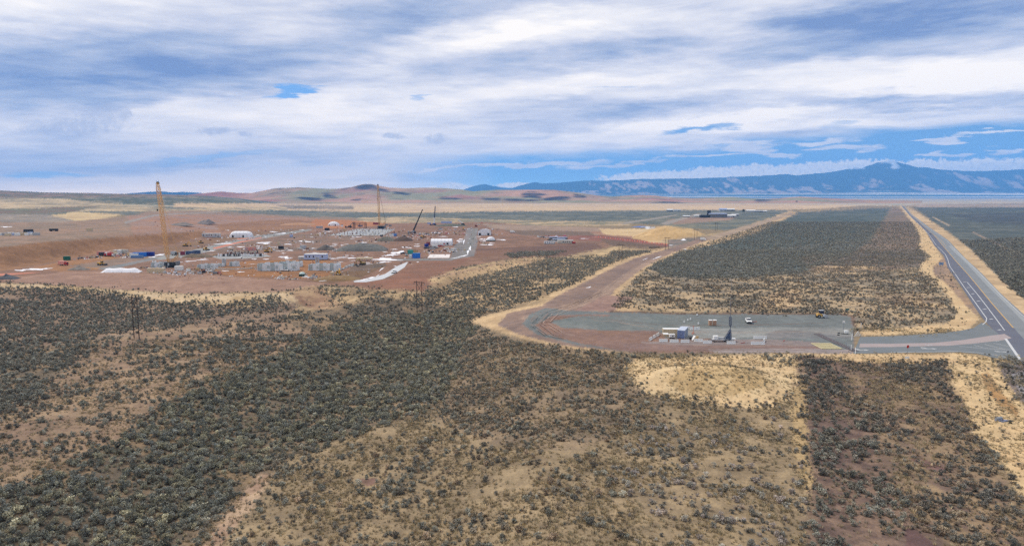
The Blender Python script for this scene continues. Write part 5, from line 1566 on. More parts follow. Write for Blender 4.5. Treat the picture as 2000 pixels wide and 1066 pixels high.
# stop sign, small signs
t = thing("stop_sign", "red stop sign on a post in the grass beside the side road", "stop sign", 1772.5, 693, 200)
MB().bar((0, 0, 0), (0, 0, 2.4), .09).build("post", P_STEEL, t)
m = MB()
pr = [(math.cos(PI / 8 + k_ * PI / 4) * .55, math.sin(PI / 8 + k_ * PI / 4) * .55 + 2.7) for k_ in range(8)]
m.v = [(x, -.07, z) for x, z in pr] + [(x, -.03, z) for x, z in pr]
m.f = [tuple(range(8)), tuple(reversed(range(8, 16)))] + [(k_, k_ + 8, (k_ + 1) % 8 + 8, (k_ + 1) % 8) for k_ in range(8)]
m.build("sign_plate", P_RED, t)
t = thing("notice_board", "small white notice board low in the grass by the stop sign", "sign", 1771.5, 702, 0)
MB().box((0, 0, .35), (1.3, .06, .65)).build("board", P_WHITE, t)
for s_ in (-1, 1):
    MB().bar((s_ * .5, .05, 0), (s_ * .5, .05, .9), .07).build("post", P_STEEL, t)
t = thing("road_sign", "large blue grey road sign board on two posts beside the highway", "road sign", 1838, 521, 0)
MB().box((0, 0, 1.2), (3.3, .10, 2.1)).build("board", paintm("sign_back_blue", (136, 158, 186), .45, .2, .06), t)
for s_ in (-1, 1):
    MB().bar((s_ * 1.0, .1, 0), (s_ * 1.0, .1, 3.1), .13).build("post", P_STEEL, t)
MB().box((0, -.06, 1.3), (.06, .05, 1.9)).box((0, -.06, 2.2), (3.2, .05, .06)).build("panel_seam", P_GREY, t)
t = thing("road_sign", "small dark green sign on a post at the edge of the brush behind the pad", "road sign", 1655, 611, 0)
MB().box((0, 0, 1.1), (1.5, .08, .9)).build("board", paintm("sign_green", (84, 112, 104), .5), t)
MB().bar((0, .08, 0), (0, .08, 2.0), .1).build("post", P_STEEL, t)
t = thing("road_sign", "tall thin sign post standing where the highway meets the side road", "road sign", 1967, 704, 0)
MB().bar((0, 0, 0), (0, 0, 3.0), .09).build("post", P_STEEL, t)
MB().box((0, -.06, 2.5), (.5, .05, .6)).build("board", P_GREY, t)
# culvert rubble
t = thing("culvert_mouth", "blue grey stone lined culvert mouth in the tan ditch at right", "culvert", 1957, 822, 15)
r_ = random.Random(3)
for i_ in range(16):
    MB().box((r_.uniform(-1.3, 1.3), r_.uniform(-.6, .6), -.05), (r_.uniform(.3, .6), r_.uniform(.3, .5), r_.uniform(.2, .4)), r_.uniform(0, 3), .75).build("stone", paintm("ditch_stone", (122, 132, 158), .8, 0, .25, .8), t)
MB().cyl((-.9, .7, .35), (.9, .9, .35), .35, 12).build("pipe", P_STEEL, t)
# drums on the pad
for i_, (x, y, lb) in enumerate(((1336.5, 630.5, "leftmost"), (1343.5, 627, "second from left"), (1348.5, 625, "third from left"), (1361.5, 617, "farthest back"), (1364, 634, "nearest"))):
    t = thing("traffic_drum", "small white traffic drum on the grey pad, " + lb + " of the scattered drums", "traffic drum", x, y, 0, "white drums scattered on the pad")
    MB().cyl((0, 0, 0), (0, 0, .12), .36, 10).build("rubber_base", P_BLACK, t)
    MB().cyl((0, 0, .12), (0, 0, .95), .28, 10, .22).build("drum_body", P_WHITE, t)
for (x, y, r_, lb) in ((1450, 670, 30, "red rod lying on the gravel between the barriers"), (1531, 666, 60, "red rod lying on the gravel right of the white enclosure"), (1473, 628.5, 10, "red rod beside the parked white pickup")):
    t = thing("marker_rod", lb, "rod", x, y, r_)
    MB().cyl((-.9, 0, .1), (.9, 0, .1), .09, 8).build("shaft", P_RED, t)
    MB().box((.9, 0, 0), (.2, .3, .25)).build("head", P_ORANGE, t)

# ------------------------------------------------------------------ the building site
ORD = ["first", "second", "third", "fourth", "fifth", "sixth", "seventh", "eighth", "ninth", "tenth", "eleventh", "twelfth", "thirteenth", "fourteenth", "fifteenth", "sixteenth", "seventeenth", "eighteenth", "nineteenth", "twentieth",
       "twenty-first", "twenty-second", "twenty-third", "twenty-fourth", "twenty-fifth", "twenty-sixth", "twenty-seventh", "twenty-eighth", "twenty-ninth", "thirtieth"]


def rot_px(p0, p1):
    a, b_ = flat_pt(*p0), flat_pt(*p1)
    return math.degrees(math.atan2(float(b_[1] - a[1]), float(b_[0] - a[0])))


# cranes
lattice_crane("tall yellow lattice crane leaning left with dark crawler base near the tarp covered stockpile", 334, 522, (308, 357), 1.95, P_YCR, 1.0, 26)
lattice_crane("distant thin yellow lattice crane standing at the back of the column field", 744, 447, (738, 361), 2.2, paintm("crane_ochre", (206, 160, 92), .5), 1.3, 28)
truck_crane("truck crane with long dark boom slanting right behind the brown stockpile", 805, 455.5, (825.5, 409), paintm("dark_boom", (52, 54, 60), .5), None, 1.15, P_LGREY)
truck_crane("truck crane with near vertical boom, white lower section and dark upper part", 846, 440, (850, 403), paintm("slate_boom", (70, 78, 96), .5), P_WHITE, 1.3, P_NAVY)
truck_crane("small crane with short white boom slanting left at the back of the site", 902, 440, (894.5, 429.5), P_WHITE, P_WHITE, 1.2, P_DARK)
truck_crane("small dark crane with thin grey boom left of the steel frame", 681, 445, (690, 434), P_GREY, P_GREY, .7, P_DARK)

# steel frame
t = thing("steel_frame", "dark steel portal frame under erection at the back of the site", "steel frame", 703, 446, 0)
for x in (-10.5, -9.0, -7.5, 0, 8, 10):
    MB().bar((x, 0, 0), (x, 0, 10.0 if x < -7 else 8.6), .7).build("column", P_DARK, t)
MB().bar((-10.5, 0, 6.0), (10, 0, 6.0), .6).build("beam", P_DARK, t)
MB().bar((-10.5, 0, 8.6), (10, 0, 8.4), .5).build("beam", P_DARK, t)
MB().bar((-10.5, 5, 6.0), (10, 5, 6.0), .5).build("beam", P_DARK, t)
MB().box((0, 2.5, 2.5), (7, 4, 2.4)).build("deck_module", paintm("primer_mauve", (136, 116, 126), .7), t)

# shelters
tent("wide white fabric shelter with rounded ends and two dark doors", 472, 463.5, 0, 25.5, 11, 7.6, (.17, .66), 'round')
tent("large white barrel shelter with one dark door at right, vehicles parked in front", 863, 478.5, 0, 21.5, 12, 6.5, (.80,), 'barrel')
tent("small white dome shelter on the orange bench at the back", 652, 441, 0, 20, 10, 7.2, (.17, .68), 'dome')
tent("white arched shelter seen from its gable right of the gravel road", 946.5, 459, 90, 15, 17, 7.6, (.2, .84), 'barrel', axis_doors=True)
tent("small white dome with dark green walls right of the gravel road", 958.5, 470.5, 0, 10.5, 8, 4.8, (), 'dome', base=paintm("green_tarp", (62, 84, 74), .7))
t = thing("tarp_windrow", "long low stockpile wrapped in white sheeting at the site edge", "covered stockpile", 238, 531.5, 0)
m = MB()
rows = []
for i in range(19):
    u = i / 18
    hh = 2.6 * min(1, u * 7 + .1, (1 - u) * 7 + .12) * (1 + .08 * math.sin(u * 17))
    x = (u - .5) * 25.5
    rows.append([(x, -2.6, 0), (x, -1.6, hh * .8), (x, -.5, hh), (x, .6, hh), (x, 1.6, hh * .8), (x, 2.6, 0)])
for r_ in rows:
    m.v += r_
for j in range(18):
    for i in range(5):
        a = j * 6 + i
        m.f.append((a, a + 6, a + 7, a + 1))
m.build("sheet", P_FAB, t, 0, True)
for j in range(2, 18, 4):
    x = rows[j][0][0]
    MB().box((x, -2.5, 0), (.5, .5, .35)).build("ballast_bag", P_LGREY, t)

# cabins and containers
cabin("long pale grey office trailer with a ramp left of the round ended shelter", 413, 464, 0, 21.5, 4, 5.0, paintm("pale_siding", (196, 194, 194), .6), P_WHITE, (.1, .3, .42, .55, .78), (.92,), ramp=True)
cabin("long white block building with four dark windows in the middle of the site", 617.5, 507, 0, 17.4, 6, 4.6, P_BLUEW, P_WHITE, (.1, .25, .43, .83), (), cat="building")
cabin("low white annex with a row of dark windows left of the white block building", 589.5, 507, 0, 4.6, 4, 2.4, P_WHITE, P_WHITE, (.2, .5, .8), ())
t = thing("stair_tower", "white stair frame at the right end of the white block building", "stair", 643, 505.5, 0)
for k_ in range(5):
    MB().box((k_ * .8 - 2.2, 0, 2.2 - k_ * .5), (.9, 1.6, .12)).build("tread", P_WHITE, t)
for x in (-2.4, -1.2, 1.4):
    MB().bar((x, -.8, 0), (x, -.8, 3.2), .18).build("post", P_WHITE, t)
MB().bar((-2.4, -.8, 3.2), (1.6, -.8, .9), .15).build("handrail", P_WHITE, t)
container("cream container at the site edge in front of the tall crane", 305, 532.5, 0, 10.6, P_CREAM, P_CREAM, Hh=2.9)
for i_, (x, y, L, pm, lb) in enumerate(((198, 498.5, 6.1, P_PINK, "faded pink container"), (210, 498, 6.1, P_PINK, "faded red container"), (220, 496.5, 6.1, P_CREAM, "cream container"), (230, 495, 6.1, P_WHITE, "white container"), (241, 494.5, 8.0, paintm("ribbed_cream", (206, 200, 186), .6), "ribbed off white container"))):
    container(lb + " in the row under the brown cut slope, " + ORD[i_] + " from the left", x, y, 0, L, pm, pm, group="containers under the cut slope", Hh=3.2)
for i_, (x, y, L, rt, pm, lb) in enumerate(((262, 502.5, 6.0, 6, P_WHITE, "white container with blue stripes, left of the blue ones"), (273, 501, 10.5, 6, P_BLUE, "long bright blue container, middle of the blue pair"), (294, 500, 6.1, 8, P_NAVY, "deep blue container with white edges, right of the blue pair"))):
    container(lb, x, y, rt, L, pm, P_BLUE if i_ < 2 else P_NAVY, P_WHITE, group="blue and white containers", Hh=3.4)
container("low grey blue container lying in front of the blue containers", 268, 503.8, 4, 9, paintm("slate_container", (96, 130, 176), .5), None, Hh=2.0)
container("bright blue container near the frosted track", 813, 504, 25, 6.1, P_BLUE, paintm("pale_blue_top", (90, 160, 214), .5), P_NAVY, Hh=4.0)
container("teal container behind the bright blue one", 801.5, 496, 30, 4.5, P_TEAL, P_TEAL, P_GREEN, Hh=3.6)
container("white container left of the bright blue one", 804.5, 503.5, 10, 4.5, P_WHITE, P_WHITE, Hh=2.6)
container("tan open topped container behind the teal one", 810, 494, 5, 5.5, P_LUMB, P_RUST, P_DARK, Hh=2.8)
for (x, y, L, rt, pm, lb) in ((833, 482, 3.5, 40, P_NAVY, "dark blue container left of the barrel shelter"), (836, 478.5, 3.5, 40, paintm("dull_red", (140, 60, 66), .6), "dull red container left of the barrel shelter"), (765, 462, 5, 15, P_WHITE, "white tank container by the brown stockpile"), (770.5, 461, 6, 60, paintm("sky_blue", (84, 140, 206), .5), "sky blue container by the brown stockpile"),
                             (624, 446, 10, 0, P_LGREY, "grey container left of the small white dome"), (639, 450, 6.5, 0, P_DARK, "black container below the small white dome"), (569, 463, 3.6, 80, P_BLUEW, "pale blue container beside the marker line"), (350, 528, 5, 5, P_WHITE, "white box right of the tall crane base"), (357, 498, 3.5, 20, paintm("maroon", (140, 54, 72), .6), "maroon container on the bend of the gravel road"), (372, 497, 7, 8, paintm("slate_blue", (84, 98, 128), .6), "slate blue container on the bend of the gravel road"), (384, 495.5, 6, 8, paintm("slate_blue", (84, 98, 128), .6), "slate blue container right of the maroon one"),
                             (545, 478.5, 2.5, 0, P_CREAM, "upright cream block behind the formwork rows"), (549, 486.5, 4.5, 0, P_DARK, "black tank behind the formwork rows"), (131, 508, 4.3, 12, P_GREEN, "green skip on the bench under the cut slope"), (735, 438.5, 11, 0, paintm("red_container", (150, 54, 60), .6), "red container at the back of the column field"), (872, 436, 20, 0, P_BLUEW, "pale blue site shed at the back of the site"), (838, 438, 6, 0, P_BLUEW, "small pale blue shed left of the vertical boom"), (175, 451, 6, 0, P_CREAM, "lone cream container on the bench above the cut slope"),
                             (872, 458, 7, 85, P_PINK, "pink grey block left of the crossing"), (849, 484, 5, 0, P_WHITE, "white block in front of the barrel shelter")):
    container(lb, x, y, rt, L, pm, pm, Hh=3.0 if y > 450 else 3.6, cat="container")

# trailer compound in the graded lot
cabin("left white office trailer of the compound with dark windows", 1073.3, 476.5, 0, 11.6, 4, 2.9, P_WHITE, P_LGREY, (.1, .32, .5, .72, .92), (), group="trailers in the graded lot")
cabin("right cream office trailer of the compound with small windows", 1104, 475.5, 0, 16.5, 4, 3.4, paintm("trailer_cream", (204, 196, 178), .6), P_WHITE, (.36, .48, .63, .78, .92), (), group="trailers in the graded lot")
cabin("white roofed cabin in the middle of the compound", 1092, 471, 12, 14, 7, 2.6, P_GREY, P_BLUEW, (.3,), (), group="trailers in the graded lot")
cabin("white roofed cabin behind the middle one in the compound", 1081, 467, 10, 10, 6, 2.6, P_GREY, P_BLUEW, (), (), group="trailers in the graded lot")
cabin("long white roofed cabin at the right rear of the compound", 1098, 467.5, 14, 11, 7, 2.4, P_GREY, P_BLUEW, (), (), group="trailers in the graded lot")
for i_, (x, y, r_) in enumerate(((1052, 463.5, 20), (1058, 464, 100), (1063, 464.5, 15), (1068, 465, 95), (1073, 470, 30), (1079, 472, 60), (1086, 473, 85))):
    pickup("pickup parked among the compound cabins, " + ORD[i_] + " from the left", x, y, r_, (P_WHITE, P_LGREY, P_DARK, P_WHITE, P_DARK, P_GREY, P_WHITE)[i_], "pickups in the compound")
for (x, y, lb) in ((1121, 476, "red fuel tank at the right end of the compound"), (1103, 462.5, "pink covered stack behind the compound")):
    t = thing("fuel_tank", lb, "tank", x, y, 0)
    MB().cyl((-1.6, 0, 1.2), (1.6, 0, 1.2), .9, 12).build("tank_shell", P_RED if x > 1110 else paintm("pink_tarp", (206, 120, 136), .7), t)
    for s_ in (-1, 1):
        MB().box((s_ * 1.0, 0, 0), (.3, 1.4, .5)).build("saddle", P_DARK, t)

# vehicles
pickup("white pickup on the frosted gravel track at the site edge", 770, 533.5, -10)
pickup("white pickup parked against the pale wall panels", 556, 529.5, 80)
pickup("white pickup by the snow on the left of the site", 408, 531, 60)
pickup("silver car driving on the highway", 1817, 456.5, -38, P_LGREY)
for i_, (x, y, r_, pm) in enumerate(((845, 487.5, 80, P_LGREY), (850, 485, 75, P_GREY), (857, 481, 85, P_WHITE), (861, 482, 90, P_RED), (788, 496.5, 100, P_DARK), (794, 499.5, 10, P_LGREY), (841, 484, 95, P_GREY), (870, 480.5, 88, P_WHITE), (833.5, 486, 80, P_DARK))):
    pickup("pickup parked in front of the barrel shelter, " + ORD[i_] + " in the row by colour " + ("silver", "grey", "white", "red", "black", "pale silver", "dark grey", "clean white", "dark")[i_], x, y, r_, pm, "vehicles by the barrel shelter")
for i_, (x, y, r_, c_, b_, lb) in enumerate(((200, 500.5, 80, P_RED, P_DARK, "red truck in front of the pink containers"), (122, 518.5, 85, P_RED, P_PINK, "red and pink truck on the orange bench"), (862, 480, 85, P_RED, P_WHITE, "truck with red cab beside the barrel shelter"), (1000, 455, 80, P_WHITE, P_WHITE, "lone white truck on the dirt lot"),
                                              (340, 498.5, 70, P_DARK, P_LGREY, "dark truck on the gravel road behind the tall crane"), (210, 500.5, 70, P_WHITE, P_WHITE, "white truck in front of the container row"), (216, 501, 75, P_WHITE, P_RED, "white cab truck with red box by the containers"), (224, 500.5, 80, P_WHITE, P_CREAM, "cream box truck by the containers"), (255, 501.5, 70, P_WHITE, P_LUMB, "tan box truck left of the blue containers"), (1372, 470, 60, P_WHITE, P_WHITE, "white truck on the haul road near the far junction"))):
    box_truck(lb, x, y, r_, c_, b_, None, 4.5)
excavator("yellow excavator under the cut slope right of the tall crane", 363, 481, 70)
excavator("yellow excavator near the pale wall shells at the site edge", 661, 537, 20)
excavator("black and yellow excavator on the dark ramp", 708, 517, -40, paintm("machine_ochre", (170, 140, 84), .6))
excavator("yellow excavator behind the crossing near the back of the site", 905, 449, 10)
excavator("ochre excavator among the formwork rows", 521, 493, 60)
loader("yellow wheel loader on the gravel bend", 402, 489, 60)
loader("small yellow loader on the orange bench at left", 198, 518, 80)
loader("yellow loader under the steel frame lots", 826, 464, 80)
loader("dark yellow loader by the left stockpiles", 392, 475, 50)
for i_, (x, y, r_, lb) in enumerate(((40, 457, 0, "black tank trailer among the stored equipment at far left"), (105, 451.5, 0, "lone dark trailer on the bench at far left"))):
    t = thing("tank_trailer", lb, "trailer", x if i_ else 56, y, r_)
    MB().box((0, 0, 1.2), (9, 2.6, 3.6 if not i_ else 1.6), 0, .95).build("tank_body", P_DARK, t, .1)
    MB().box((0, 0, .7), (9.6, 2.2, .4)).build("chassis", P_BLACK, t)
    for x in (-3, 3):
        wheel(t, x, 0, .6, 2.6)
for i_ in range(12):
    x = 3 + i_ * 6.2
    container("equipment box in the storage row at far left, " + ORD[i_] + " from the left", x, 459.5 - .13 * x / 6 + (i_ % 3) * .7, (i_ * 37) % 20 - 8, 3.2 + (i_ % 4) * .9, (P_WHITE, P_LGREY, P_CREAM, P_WHITE, P_BLUEW)[i_ % 5], None, None, "equipment boxes at far left", Hh=2.2 + .4 * (i_ % 2), cat="container")

# concrete wall shells
W_PAN = paintm("wall_panel", (218, 223, 226), .8, 0, .12, .5)
W_PAN2 = paintm("wall_panel_dark", (172, 182, 182), .8, 0, .14, .5)


def wall_shell(label, px, py, L, D, Hh, n, rot=0):
    t = thing("concrete_shell", label, "concrete shell", px, py, rot)
    for sg, yy in ((0, 0), (1, D)):
        for i in range(n):
            x = (i + .5) / n * L - L / 2
            hh = Hh * (1, .86, 1.0, .92)[(i + sg) % 4]
            MB().box((x, yy, 0), (L / n - .08, .35, hh)).build("wall_panel", W_PAN if (i + sg) % 3 else W_PAN2, t)
            if sg == 0 and i % 2 == 0:
                MB().box((x, -.2, hh * .3), (L / n * .55, .08, hh * .4)).build("formwork_board", W_PAN2, t)
    for sg in (-1, 1):
        MB().box((sg * (L / 2 + .2), D / 2, 0), (.35, D, Hh * .9)).build("end_wall", W_PAN, t)
        MB().bar((sg * L / 2, -2.2, 0), (sg * L / 2, -.2, Hh * .8), .2).build("brace", P_LGREY, t)
    MB().box((0, D / 2, -.02), (L + .6, D + .6, .12)).build("floor_slab", CONC_G, t)
    return t


wall_shell("pale grey concrete wall shell with panel joints beside the white pickup", 541, 529, 25.5, 7, 5.2, 9)
wall_shell("second grey concrete wall shell behind and right of the panelled one", 566, 521, 14.5, 6, 3.8, 6)
wall_shell("grey green concrete shell with scaffold left of the yellow excavator", 631, 528.5, 19, 9, 4.4, 8)
wall_shell("low grey concrete shell right of the tall crane base", 402, 525, 11, 6, 3.2, 5)
wall_shell("small round cornered concrete block with dark opening", 456, 520, 5, 4, 3.4, 3)
wall_shell("low concrete block left of the tall crane base", 313, 522.5, 12, 6, 3.6, 6)
wall_shell("grey concrete stub walls between the low shells", 425, 521, 6, 4, 2.2, 4)
for i_, (x, y, h_, lb) in enumerate(((438, 519, 5.0, "twin grey silo posts between the low concrete shells"), (620, 517, 5.4, "grey silo tower behind the scaffolded shell"), (302, 520, 4.2, "white silo beside the block left of the tall crane"))):
    t = thing("silo", lb, "silo", x, y, 0)
    for s_ in (-.8, .8):
        MB().cyl((s_, 0, 0), (s_, 0, h_), .7, 12).build("silo_shell", (P_LGREY, P_LGREY, P_WHITE)[i_], t)
    MB().bar((-.8, -.7, h_), (.8, -.7, h_), .2).build("walkway", P_GREY, t)
t = thing("scaffold", "thin white scaffold at the right end of the grey green shell", "scaffold", 657, 524, 0)
for x in (-1.5, 0, 1.5):
    MB().bar((x, 0, 0), (x * .9, 0, 5.2), .14).build("standard", P_WHITE, t)
for z in (1.4, 2.8, 4.2):
    MB().bar((-1.6, 0, z), (1.6, 0, z), .12).build("ledger", P_WHITE, t)
t = thing("ring_slab", "curved pale concrete kerb in front of the low shells", "concrete ring", 452, 525, 0)
prev = None
for k_ in range(15):
    a = PI * 1.05 + k_ / 14 * PI * .95
    p_ = Vector((math.cos(a) * 12.5, math.sin(a) * 9 + 5, .35))
    if prev:
        MB().bar(prev, p_, .7, .7).build("kerb_stone", CONC, t)
    prev = p_
# retaining blocks by the dark ramp
for i_ in range(14):
    x, y = 664.5 + i_ * 2.0, 527.5 - i_ * .72
    t = thing("retaining_block", "white concrete block in the slanting row beside the dark ramp, " + ORD[i_] + " from the left", "concrete block", x, y, rot_px((664, 527), (692, 517.5)), "white blocks beside the ramp")
    MB().box((0, 0, 0), (1.5, .9, 1.5 if i_ > 4 else .8)).build("block_body", CONC if i_ % 3 else P_WHITE, t, .05)
    MB().box((0, 0, 1.5 if i_ > 4 else .8), (.3, .3, .15)).build("lifting_lug", P_STEEL, t)
t = thing("precast_canopy", "long cream precast slab on short legs at the head of the dark ramp", "precast slab", 712, 509, 0)
MB().box((0, 0, 1.2), (12.5, 5, 1.2)).build("slab", P_CREAM, t, .1)
for x in (-5, -1.5, 2, 5):
    MB().box((x, -2, 0), (.5, .5, 1.2)).build("leg", CONC, t)
t = thing("water_tank", "green and white domed water tank at the site edge", "water tank", 590.5, 539.5, 0)
MB().box((0, 0, 0), (3.6, 2.6, 1.5)).build("tank_base", paintm("deep_green", (40, 72, 66), .6), t, .1)
m = MB()
for j in range(5):
    a = j / 4 * PI / 2
    for i in range(12):
        m.v.append((math.cos(2 * PI * i / 12) * 1.9 * math.cos(a) * (1 if j < 4 else .02), math.sin(2 * PI * i / 12) * 1.5 * math.cos(a), 1.5 + math.sin(a) * 1.3))
for j in range(4):
    for i in range(12):
        m.f.append((j * 12 + i, j * 12 + (i + 1) % 12, j * 12 + 12 + (i + 1) % 12, j * 12 + 12 + i))
m.build("dome", paintm("pale_green_cover", (196, 214, 206), .6), t, 0, True)

# formwork rows and the field of pedestals
rr = random.Random(12)
t = thing("pedestal_field", "wide field of white concrete pedestals on a pale slab at the back of the site", "foundation", 705, 457, 0)
m1 = []
px0 = t.location
cnt = 0
for j in range(11):
    for i in range(34):
        u, v = i / 33, j / 10
        px_ = (646 + 104 * u) * (1 - v) + (700 + 70 * u) * v
        py_ = 459.5 - 11 * v
        x, y = flat_pt(px_, py_)
        pink = u < .42
        if rr.random() < .25:
            continue
        cnt += 1
        hh = rr.uniform(.8, 1.9)
        if cnt <= 290:
            o = MB().box((float(x) - px0.x, float(y) - px0.y, .03), (.7, .7, hh)).build("pedestal", (P_FAB if rr.random() < .6 else (P_RUST if pink else CONC_G)), t)
        else:
            m1.append((float(x) - px0.x, float(y) - px0.y, hh))
mm = MB()
for x, y, h_ in m1:
    mm.box((x, y, .03), (.7, .7, h_))
if m1:
    o = mm.build("pedestal_rest", CONC, t)
    o['kind'] = 'stuff'
for k_, (y0_, c0, c1, h_, lb, mt) in enumerate(((500.5, 425, 515, 2.2, "front row of white formwork posts", P_FAB), (497, 440, 512, 1.6, "second row of dark formwork posts", P_RUST), (494, 446, 505, 2.0, "third row of pale formwork frames", CONC), (489.5, 478, 500, 3.0, "pink wall form with dark openings", P_PINK))):
    t = thing("formwork_row", lb + " on the grey slab", "formwork", (c0 + c1) / 2, y0_, 0)
    n = int((c1 - c0) / 3)
    L_ = (c1 - c0) * mpp(y0_)
    for i in range(n):
        x = (i + .5) / n * L_ - L_ / 2 + rr.uniform(-.2, .2)
        hh = h_ * rr.uniform(.6, 1.15)
        MB().box((x, rr.uniform(-.6, .6), 0), (rr.uniform(.4, 1.0), .4, hh)).build("post", mt if rr.random() < .65 else (P_LGREY if k_ % 2 else P_DARK), t)
    MB().box((0, .8, .0), (L_, .5, .5)).build("ground_beam", CONC_G, t)
    if k_ == 3:
        MB().box((0, 0, 0), (L_, .4, 3.2)).build("wall_form", P_PINK, t)
# scattered stacks of material
STK = [(452, 489, 2.5), (466, 487.5, 2), (505, 485, 2), (514, 487, 2), (527, 487, 3), (535, 489, 2), (497, 481, 1.6), (520, 479.5, 2.4), (593, 473, 2.5), (574, 474.5, 2), (620, 460, 3), (630, 457, 2.5), (672, 451, 3), (664, 462, 2), (690, 462, 2.4), (735, 470, 3), (747, 468, 2), (745, 462, 3), (790, 462, 3),
       (820, 458, 3), (828, 457, 3.5), (835, 458, 2.5), (815, 462, 3), (822, 466, 2), (846, 456, 3), (852, 457, 3), (887, 455.5, 2.5), (893, 457, 2), (905, 458, 2.4), (915, 449, 3), (890, 449, 3), (870, 448, 4), (860, 449, 5), (880, 490.5, 3), (884, 487.5, 3), (876, 492, 2.4), (868, 490, 2), (845, 493, 2), (838, 491, 2), (834, 494, 1.6), (873, 487, 4),
       (885, 491, 2.6), (895, 489, 2), (598, 541, 1.6), (608, 543.5, 2), (612, 541, 2), (618, 542, 1.6), (571, 545, 1.6), (577, 544.5, 1.2), (548, 542, 1.8), (553, 543, 1.6), (544, 544, 1.2), (645, 542, 2), (640, 544.5, 2), (630, 545, 1.6), (655, 531, 2), (649, 535, 2.2), (376, 533, 2), (368, 530, 2.4), (390, 535, 2.4), (420, 535, 2.6), (428, 534.5, 2), (342, 534, 2), (330, 535, 2),
       (322, 534, 2), (350, 536, 1.6), (362, 537, 1.6), (398, 533, 2.2), (416, 529, 2), (386, 527, 2.4), (320, 526, 2), (296, 526, 2), (287, 523.5, 1.6), (280, 524, 1.6), (190, 503, 2), (182, 503.5, 2), (176, 504, 1.6), (170, 505, 1.6), (163, 504.5, 1.6), (155, 505, 2), (230, 501, 2), (236, 500, 2), (246, 501, 1.6), (936, 451, 2.5), (930, 443, 4), (935, 439.5, 4), (941, 436, 4), (962, 448, 3), (968, 459, 2), (924, 466, 2), (931, 474, 1.6), (945, 476, 3),
       (1087, 462, 2.5), (1110, 463, 2), (1117, 473, 1.6), (660, 441, 4), (668, 443, 4), (755, 440, 4), (762, 442, 4), (758, 448, 3), (770, 455, 2), (782, 452, 2), (797, 458, 2), (655, 490, 2), (650, 487, 1.8), (585, 487, 4), (592, 486, 5), (600, 486.5, 3), (708, 470.5, 1.6), (733, 469, 1.4)]
PAL = [P_WHITE, P_LGREY, P_LUMB, CONC, P_DARK, P_RUST, P_FAB, P_GREY, P_CREAM, P_PINK]
NEARBY = [((452, 490), "behind the formwork rows"), ((620, 460), "left of the pedestal field"), ((830, 460), "by the slanting dark boom"), ((880, 452), "at the crossing on the site road"), ((870, 490), "in front of the barrel shelter"), ((610, 542), "at the near edge by the domed tank"), ((550, 543), "in front of the panelled wall shell"), ((645, 538), "beside the yellow excavator at the site edge"),
          ((350, 533), "in front of the tall crane"), ((410, 531), "in front of the low shells"), ((180, 504), "under the brown cut slope"), ((240, 500), "between the container rows"), ((940, 445), "by the arched shelter"), ((1100, 465), "in the trailer compound"), ((760, 445), "behind the pedestal field"), ((590, 487), "on the mud beyond the block building"), ((735, 469), "by the brown stockpile"), ((515, 484), "beyond the ochre excavator"), ((285, 524), "behind the sheeted stockpile")]
NAMES = {id(P_WHITE): "white", id(P_LGREY): "pale grey", id(P_LUMB): "timber", id(CONC): "concrete", id(P_DARK): "dark", id(P_RUST): "rusty", id(P_FAB): "sheeted white", id(P_GREY): "grey", id(P_CREAM): "cream", id(P_PINK): "pinkish"}
used_lab = {}
for i_, (x, y, w_) in enumerate(STK):
    mt = PAL[rr.randrange(len(PAL))]
    near_ = min(NEARBY, key=lambda q_: (q_[0][0] - x) ** 2 + 6 * (q_[0][1] - y) ** 2)[1]
    lb = NAMES[id(mt)] + " stack of building material " + near_
    k_ = used_lab.get(lb, 0)
    used_lab[lb] = k_ + 1
    if k_:
        lb = ("another ", "a third ", "a fourth ", "a fifth ", "a sixth ")[k_ - 1] + lb
    t = thing("material_stack", lb, "material stack", x, y, rr.uniform(-25, 25), "stacks of building material")
    hh = w_ * rr.uniform(.35, .7)
    MB().box((0, 0, .12), (w_, w_ * .7, hh)).build("stack_body", mt, t, .03)
    MB().box((0, 0, 0), (w_ * 1.05, w_ * .75, .12)).build("pallet", P_LUMB, t)
    if rr.random() < .6:
        MB().box((w_ * .1, 0, hh + .12), (w_ * .6, w_ * .5, hh * .4), rr.uniform(-.3, .3)).build("top_bundle", PAL[rr.randrange(len(PAL))], t)


# small rubble and offcuts lying about, too small to tell apart
for nm_, mt, n_ in (("debris", P_FAB, 520), ("debris", P_DARK, 420), ("debris", P_RUST, 320), ("debris", P_LGREY, 420), ("debris", P_LUMB, 260)):
    m = MB()
    for k_ in range(n_):
        if rr.random() < .62:
            bx0, by0, _w = STK[rr.randrange(len(STK))]
            x, y = bx0 + rr.gauss(0, 9), by0 + rr.gauss(0, 1.6)
        else:
            x, y = rr.uniform(300, 900), rr.uniform(446, 545)
        if y < 444 or y > 549 - max(0, (x - 640)) * .2 or (x > 930 and y > 482):
            continue
        gx0, gy0 = flat_pt(x, y)
        s_ = rr.uniform(.3, 1.0) * (1 + (540 - y) / 90)
        m.box((float(gx0), float(gy0), float(height(gx0, gy0)) - .02), (s_, s_ * rr.uniform(.4, 1), s_ * rr.uniform(.2, .7)), rr.uniform(0, 3), .85)
    o = m.build(nm_, mt)
    o['kind'] = 'stuff'


